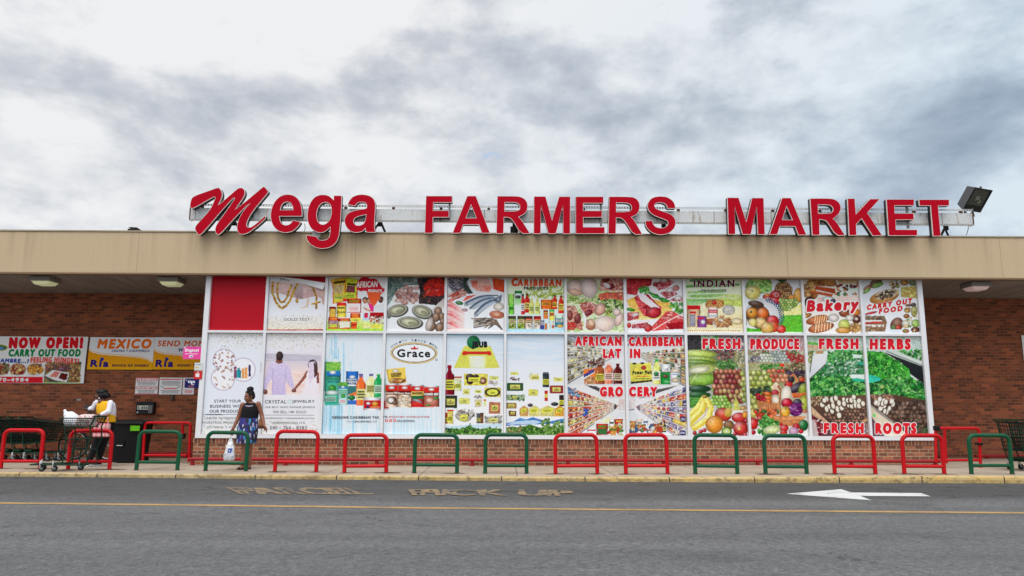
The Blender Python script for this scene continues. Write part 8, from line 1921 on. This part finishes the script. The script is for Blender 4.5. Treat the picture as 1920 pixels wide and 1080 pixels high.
# her shoulder bag
hb = thing('handbag', 'tan and brown shoulder bag behind the arm of the woman in the dark dress', 'bag', tuple(w1.location))
m_tan = paint('tan_leather', (176, 120, 84), .5, 0, .15); m_brn = paint('brown_leather', (96, 52, 28), .5, 0, .15)
c0, c1_ = a1(430, 470, .10), a1(494, 528, .10)
obj('bag_body', MB().box(c0[0], c1_[0], .03, .12, c1_[2]+.045, a1(0, 425)[2]), m_tan, hb, bevel=.02); obj('bag_base', MB().box(c0[0]-.004, c1_[0]+.004, .026, .124, a1(0, 538)[2], c1_[2]+.05), m_brn, hb, bevel=.02)
obj('strap', MB().tube([a1(462, 430, .09), a1(450, 340, .11), a1(428, 245, .07), a1(425, 238, .02), a1(440, 330, -.02), a1(455, 430, .04)], .008, 6), m_brn, hb, smooth=True)

# --- the woman in yellow leaning on her cart
q = ground(164, 874.6)
w2 = thing('person', 'woman in a yellow top and white cardigan leaning on a small green cart', 'person', (float(q[0]), float(q[1]), 0))
K2 = float(q[1])/1400.0/6.353
def a2(zx, zy, y=0.0): return ((zx-405)*K2, y, (985-zy)*K2)
sk2 = skin_mat('deep_brown_skin', (96, 58, 44))
mb = MB()
mb.loft([(a2(555, 0)[0], .06, a2(0, 560)[2], .16, .15), (a2(555, 0)[0], .06, a2(0, 470)[2], .15, .14), (a2(535, 0)[0], .04, a2(0, 380)[2], .17, .15), (a2(530, 0)[0], .03, a2(0, 300)[2], .18, .13), (a2(530, 0)[0], .03, a2(0, 255)[2], .15, .10), (a2(515, 0)[0], .02, a2(0, 235)[2], .08, .07)], 18)
mb.tube([a2(515, 260, .02), a2(492, 200, .0)], [.06, .05], 12)
mb.ball(a2(500, 248, -.055), (.045, .042, .05))
limb(mb, [a2(452, 255, .04), a2(402, 325, .05), a2(345, 330, .02)], [.05, .043, .028]); hand(mb, a2(345, 330, .02), (-1, -.2, .12), (0, -.3, 1), .16, .55, 1)
limb(mb, [a2(622, 262, -.06), a2(628, 372, -.12), a2(540, 392, -.14)], [.058, .046, .03]); hand(mb, a2(545, 390, -.14), (-1, -.05, -.1), (0, .2, -1), .16, .8, -1)
HM2 = head(mb, Vector(a2(478, 168, .0)), R(-78), R(6), 1.0)
body_obj(w2, mb, sk2); face_bits(w2, HM2)
hm = MB(); Mr = HM2.to_3x3()
hm.ball(HM2 @ Vector((0, .03, .05)), (.094, .100, .086), 18, 12, Mr); hm.ball(HM2 @ Vector((.0, .085, -.01)), (.088, .080, .085), 16, 10, Mr); hm.ball(HM2 @ Vector((0, -.045, .075)), (.076, .040, .042), 14, 9, Mr); hm.ball(HM2 @ Vector((.078, .03, -.01)), (.024, .05, .062), 12, 8, Mr); hm.ball(HM2 @ Vector((-.078, .02, -.01)), (.024, .05, .062), 12, 8, Mr); hm.ball(HM2 @ Vector((0, .14, -.03)), (.075, .055, .06), 12, 8, Mr); hm.ball(HM2 @ Vector((0, .06, .075)), (.085, .09, .05), 12, 8, Mr)
me = remeshed(hm, .008, 2); crumple(me, .016, 36, 9); me.materials.append(m_hair); ho = bpy.data.objects.new('hair', me); LINK(ho); ho.parent = w2
m_yel = paint('yellow_jersey', (222, 166, 24), .8, 0, .12, 10); m_wht = paint('white_knit', (222, 218, 226), .85, 0, .10, 12); m_blkc = paint('black_trousers', (22, 22, 26), .85, 0, .25, 12)
cloth(w2, 'top', [(a2(570, 0)[0], .05, a2(0, 485)[2], .170, .165), (a2(560, 0)[0], .05, a2(0, 430)[2], .172, .162), (a2(546, 0)[0], .04, a2(0, 370)[2], .178, .168), (a2(536, 0)[0], .03, a2(0, 310)[2], .182, .150), (a2(534, 0)[0], .03, a2(0, 262)[2], .160, .118), (a2(526, 0)[0], .025, a2(0, 238)[2], .110, .088)], m_yel, fold=.02, nf=6, seed=3)
sl = MB(); limb(sl, [a2(622, 262, -.06), a2(630, 365, -.13), a2(562, 388, -.15)], [.066, .056, .046]); limb(sl, [a2(450, 252, .0), a2(405, 318, .02), a2(368, 330, .01)], [.062, .058, .048])
sl.loft([(a2(592, 0)[0], .07, a2(0, 425)[2], .115, .155), (a2(585, 0)[0], .06, a2(0, 340)[2], .125, .158), (a2(580, 0)[0], .05, a2(0, 275)[2], .118, .125), (a2(572, 0)[0], .04, a2(0, 243)[2], .075, .085)], 16)
me = remeshed(sl, .010, 4); crumple(me, .016, 14, 4); me.materials.append(m_wht); co_ = bpy.data.objects.new('cardigan', me); LINK(co_); co_.parent = w2
tr = MB(); limb(tr, [a2(545, 520, .0), a2(500, 700, -.02), a2(430, 920, -.04)], [.125, .082, .055]); limb(tr, [a2(575, 520, .12), a2(525, 710, .13), a2(480, 915, .16)], [.125, .082, .055]); tr.loft([(a2(560, 0)[0], .06, a2(0, 590)[2], .15, .17), (a2(560, 0)[0], .06, a2(0, 500)[2], .165, .165), (a2(562, 0)[0], .06, a2(0, 470)[2], .155, .155)], 16)
me = remeshed(tr, .010, 4); me.materials.append(m_blkc); co_ = bpy.data.objects.new('trousers', me); LINK(co_); co_.parent = w2
m_sole = paint('white_sole', (200, 200, 198), .6)
for zx0, zx1, y in ((288, 440, -.05), (372, 520, .16)):
    xa_, xb_ = a2(zx0, 0)[0], a2(zx1, 0)[0]; sh_ = MB().tube([(xa_+.03, y, .045), (xa_+.10, y, .055), (xb_-.05, y, .075), (xb_-.02, y, .08)], [.036, .045, .048, .045], 12)
    sh_.v = [(p[0], p[1], max(p[2], .026)) for p in sh_.v]; so_ = obj('shoe', sh_, m_blkc, w2, smooth=True)
    s2 = MB().tube([(xa_, y, .014), (xa_+.05, y, .014), (xb_-.04, y, .014), (xb_, y, .014)], [.03, .045, .046, .036], 12); s2.v = [(p[0], p[1], min(max(p[2], .002), .028)) for p in s2.v]
    obj('sole', s2, m_sole, so_)
obj('earring', MB().tube([HM2 @ Vector((.088, .0, -.05)), HM2 @ Vector((.088, .0, -.085))], [.006, .012], 8), m_alu, w2)
tb = MB(); tb.box(-.115, .115, -.075, .075, -.008, .008).xf(Matrix.Translation(a2(345, 322, .02)) @ Matrix.Rotation(R(-18), 4, 'Z') @ Matrix.Rotation(R(24), 4, 'Y') @ Matrix.Rotation(R(38), 4, 'X'))
tag(obj('wallet', tb, m_blk, bevel=.006, loc=tuple(w2.location)), 'flat black wallet held open by the woman in yellow', 'wallet')
# pink checked handbag at her hip
pb = thing('handbag', 'pink checked tote hanging from the arm of the woman in yellow', 'bag', tuple(w2.location))
m_pink, nt, b = node_mat('pink_check_cloth'); t = NT(nt); v = t.obj(); x, y, z = t.xyz(v)
st1 = t.math('GREATER_THAN', t.math('FRACT', t.math('MULTIPLY', x, 11.0)), .5); st2 = t.math('GREATER_THAN', t.math('FRACT', t.math('MULTIPLY', z, 11.0)), .5)
col = t.ramp(t.math('MULTIPLY', t.math('ADD', st1, st2), .5), [(0, lin((226, 186, 184))), (.5, lin((214, 140, 144))), (1, lin((196, 96, 106)))])
t.L.new(col, b.inputs['Base Color']); b.inputs['Roughness'].default_value = .7
e0, e1 = a2(495, 648), a2(672, 495)
obj('bag_body', MB().box(e0[0], e1[0], -.24, -.13, e0[2], e1[2]), m_pink, pb, bevel=.025)
obj('strap', MB().tube([a2(530, 500, -.185), a2(560, 430, -.185), a2(600, 392, -.16), a2(640, 430, -.185), a2(650, 500, -.185)], .012, 8), m_pink, pb, smooth=True)
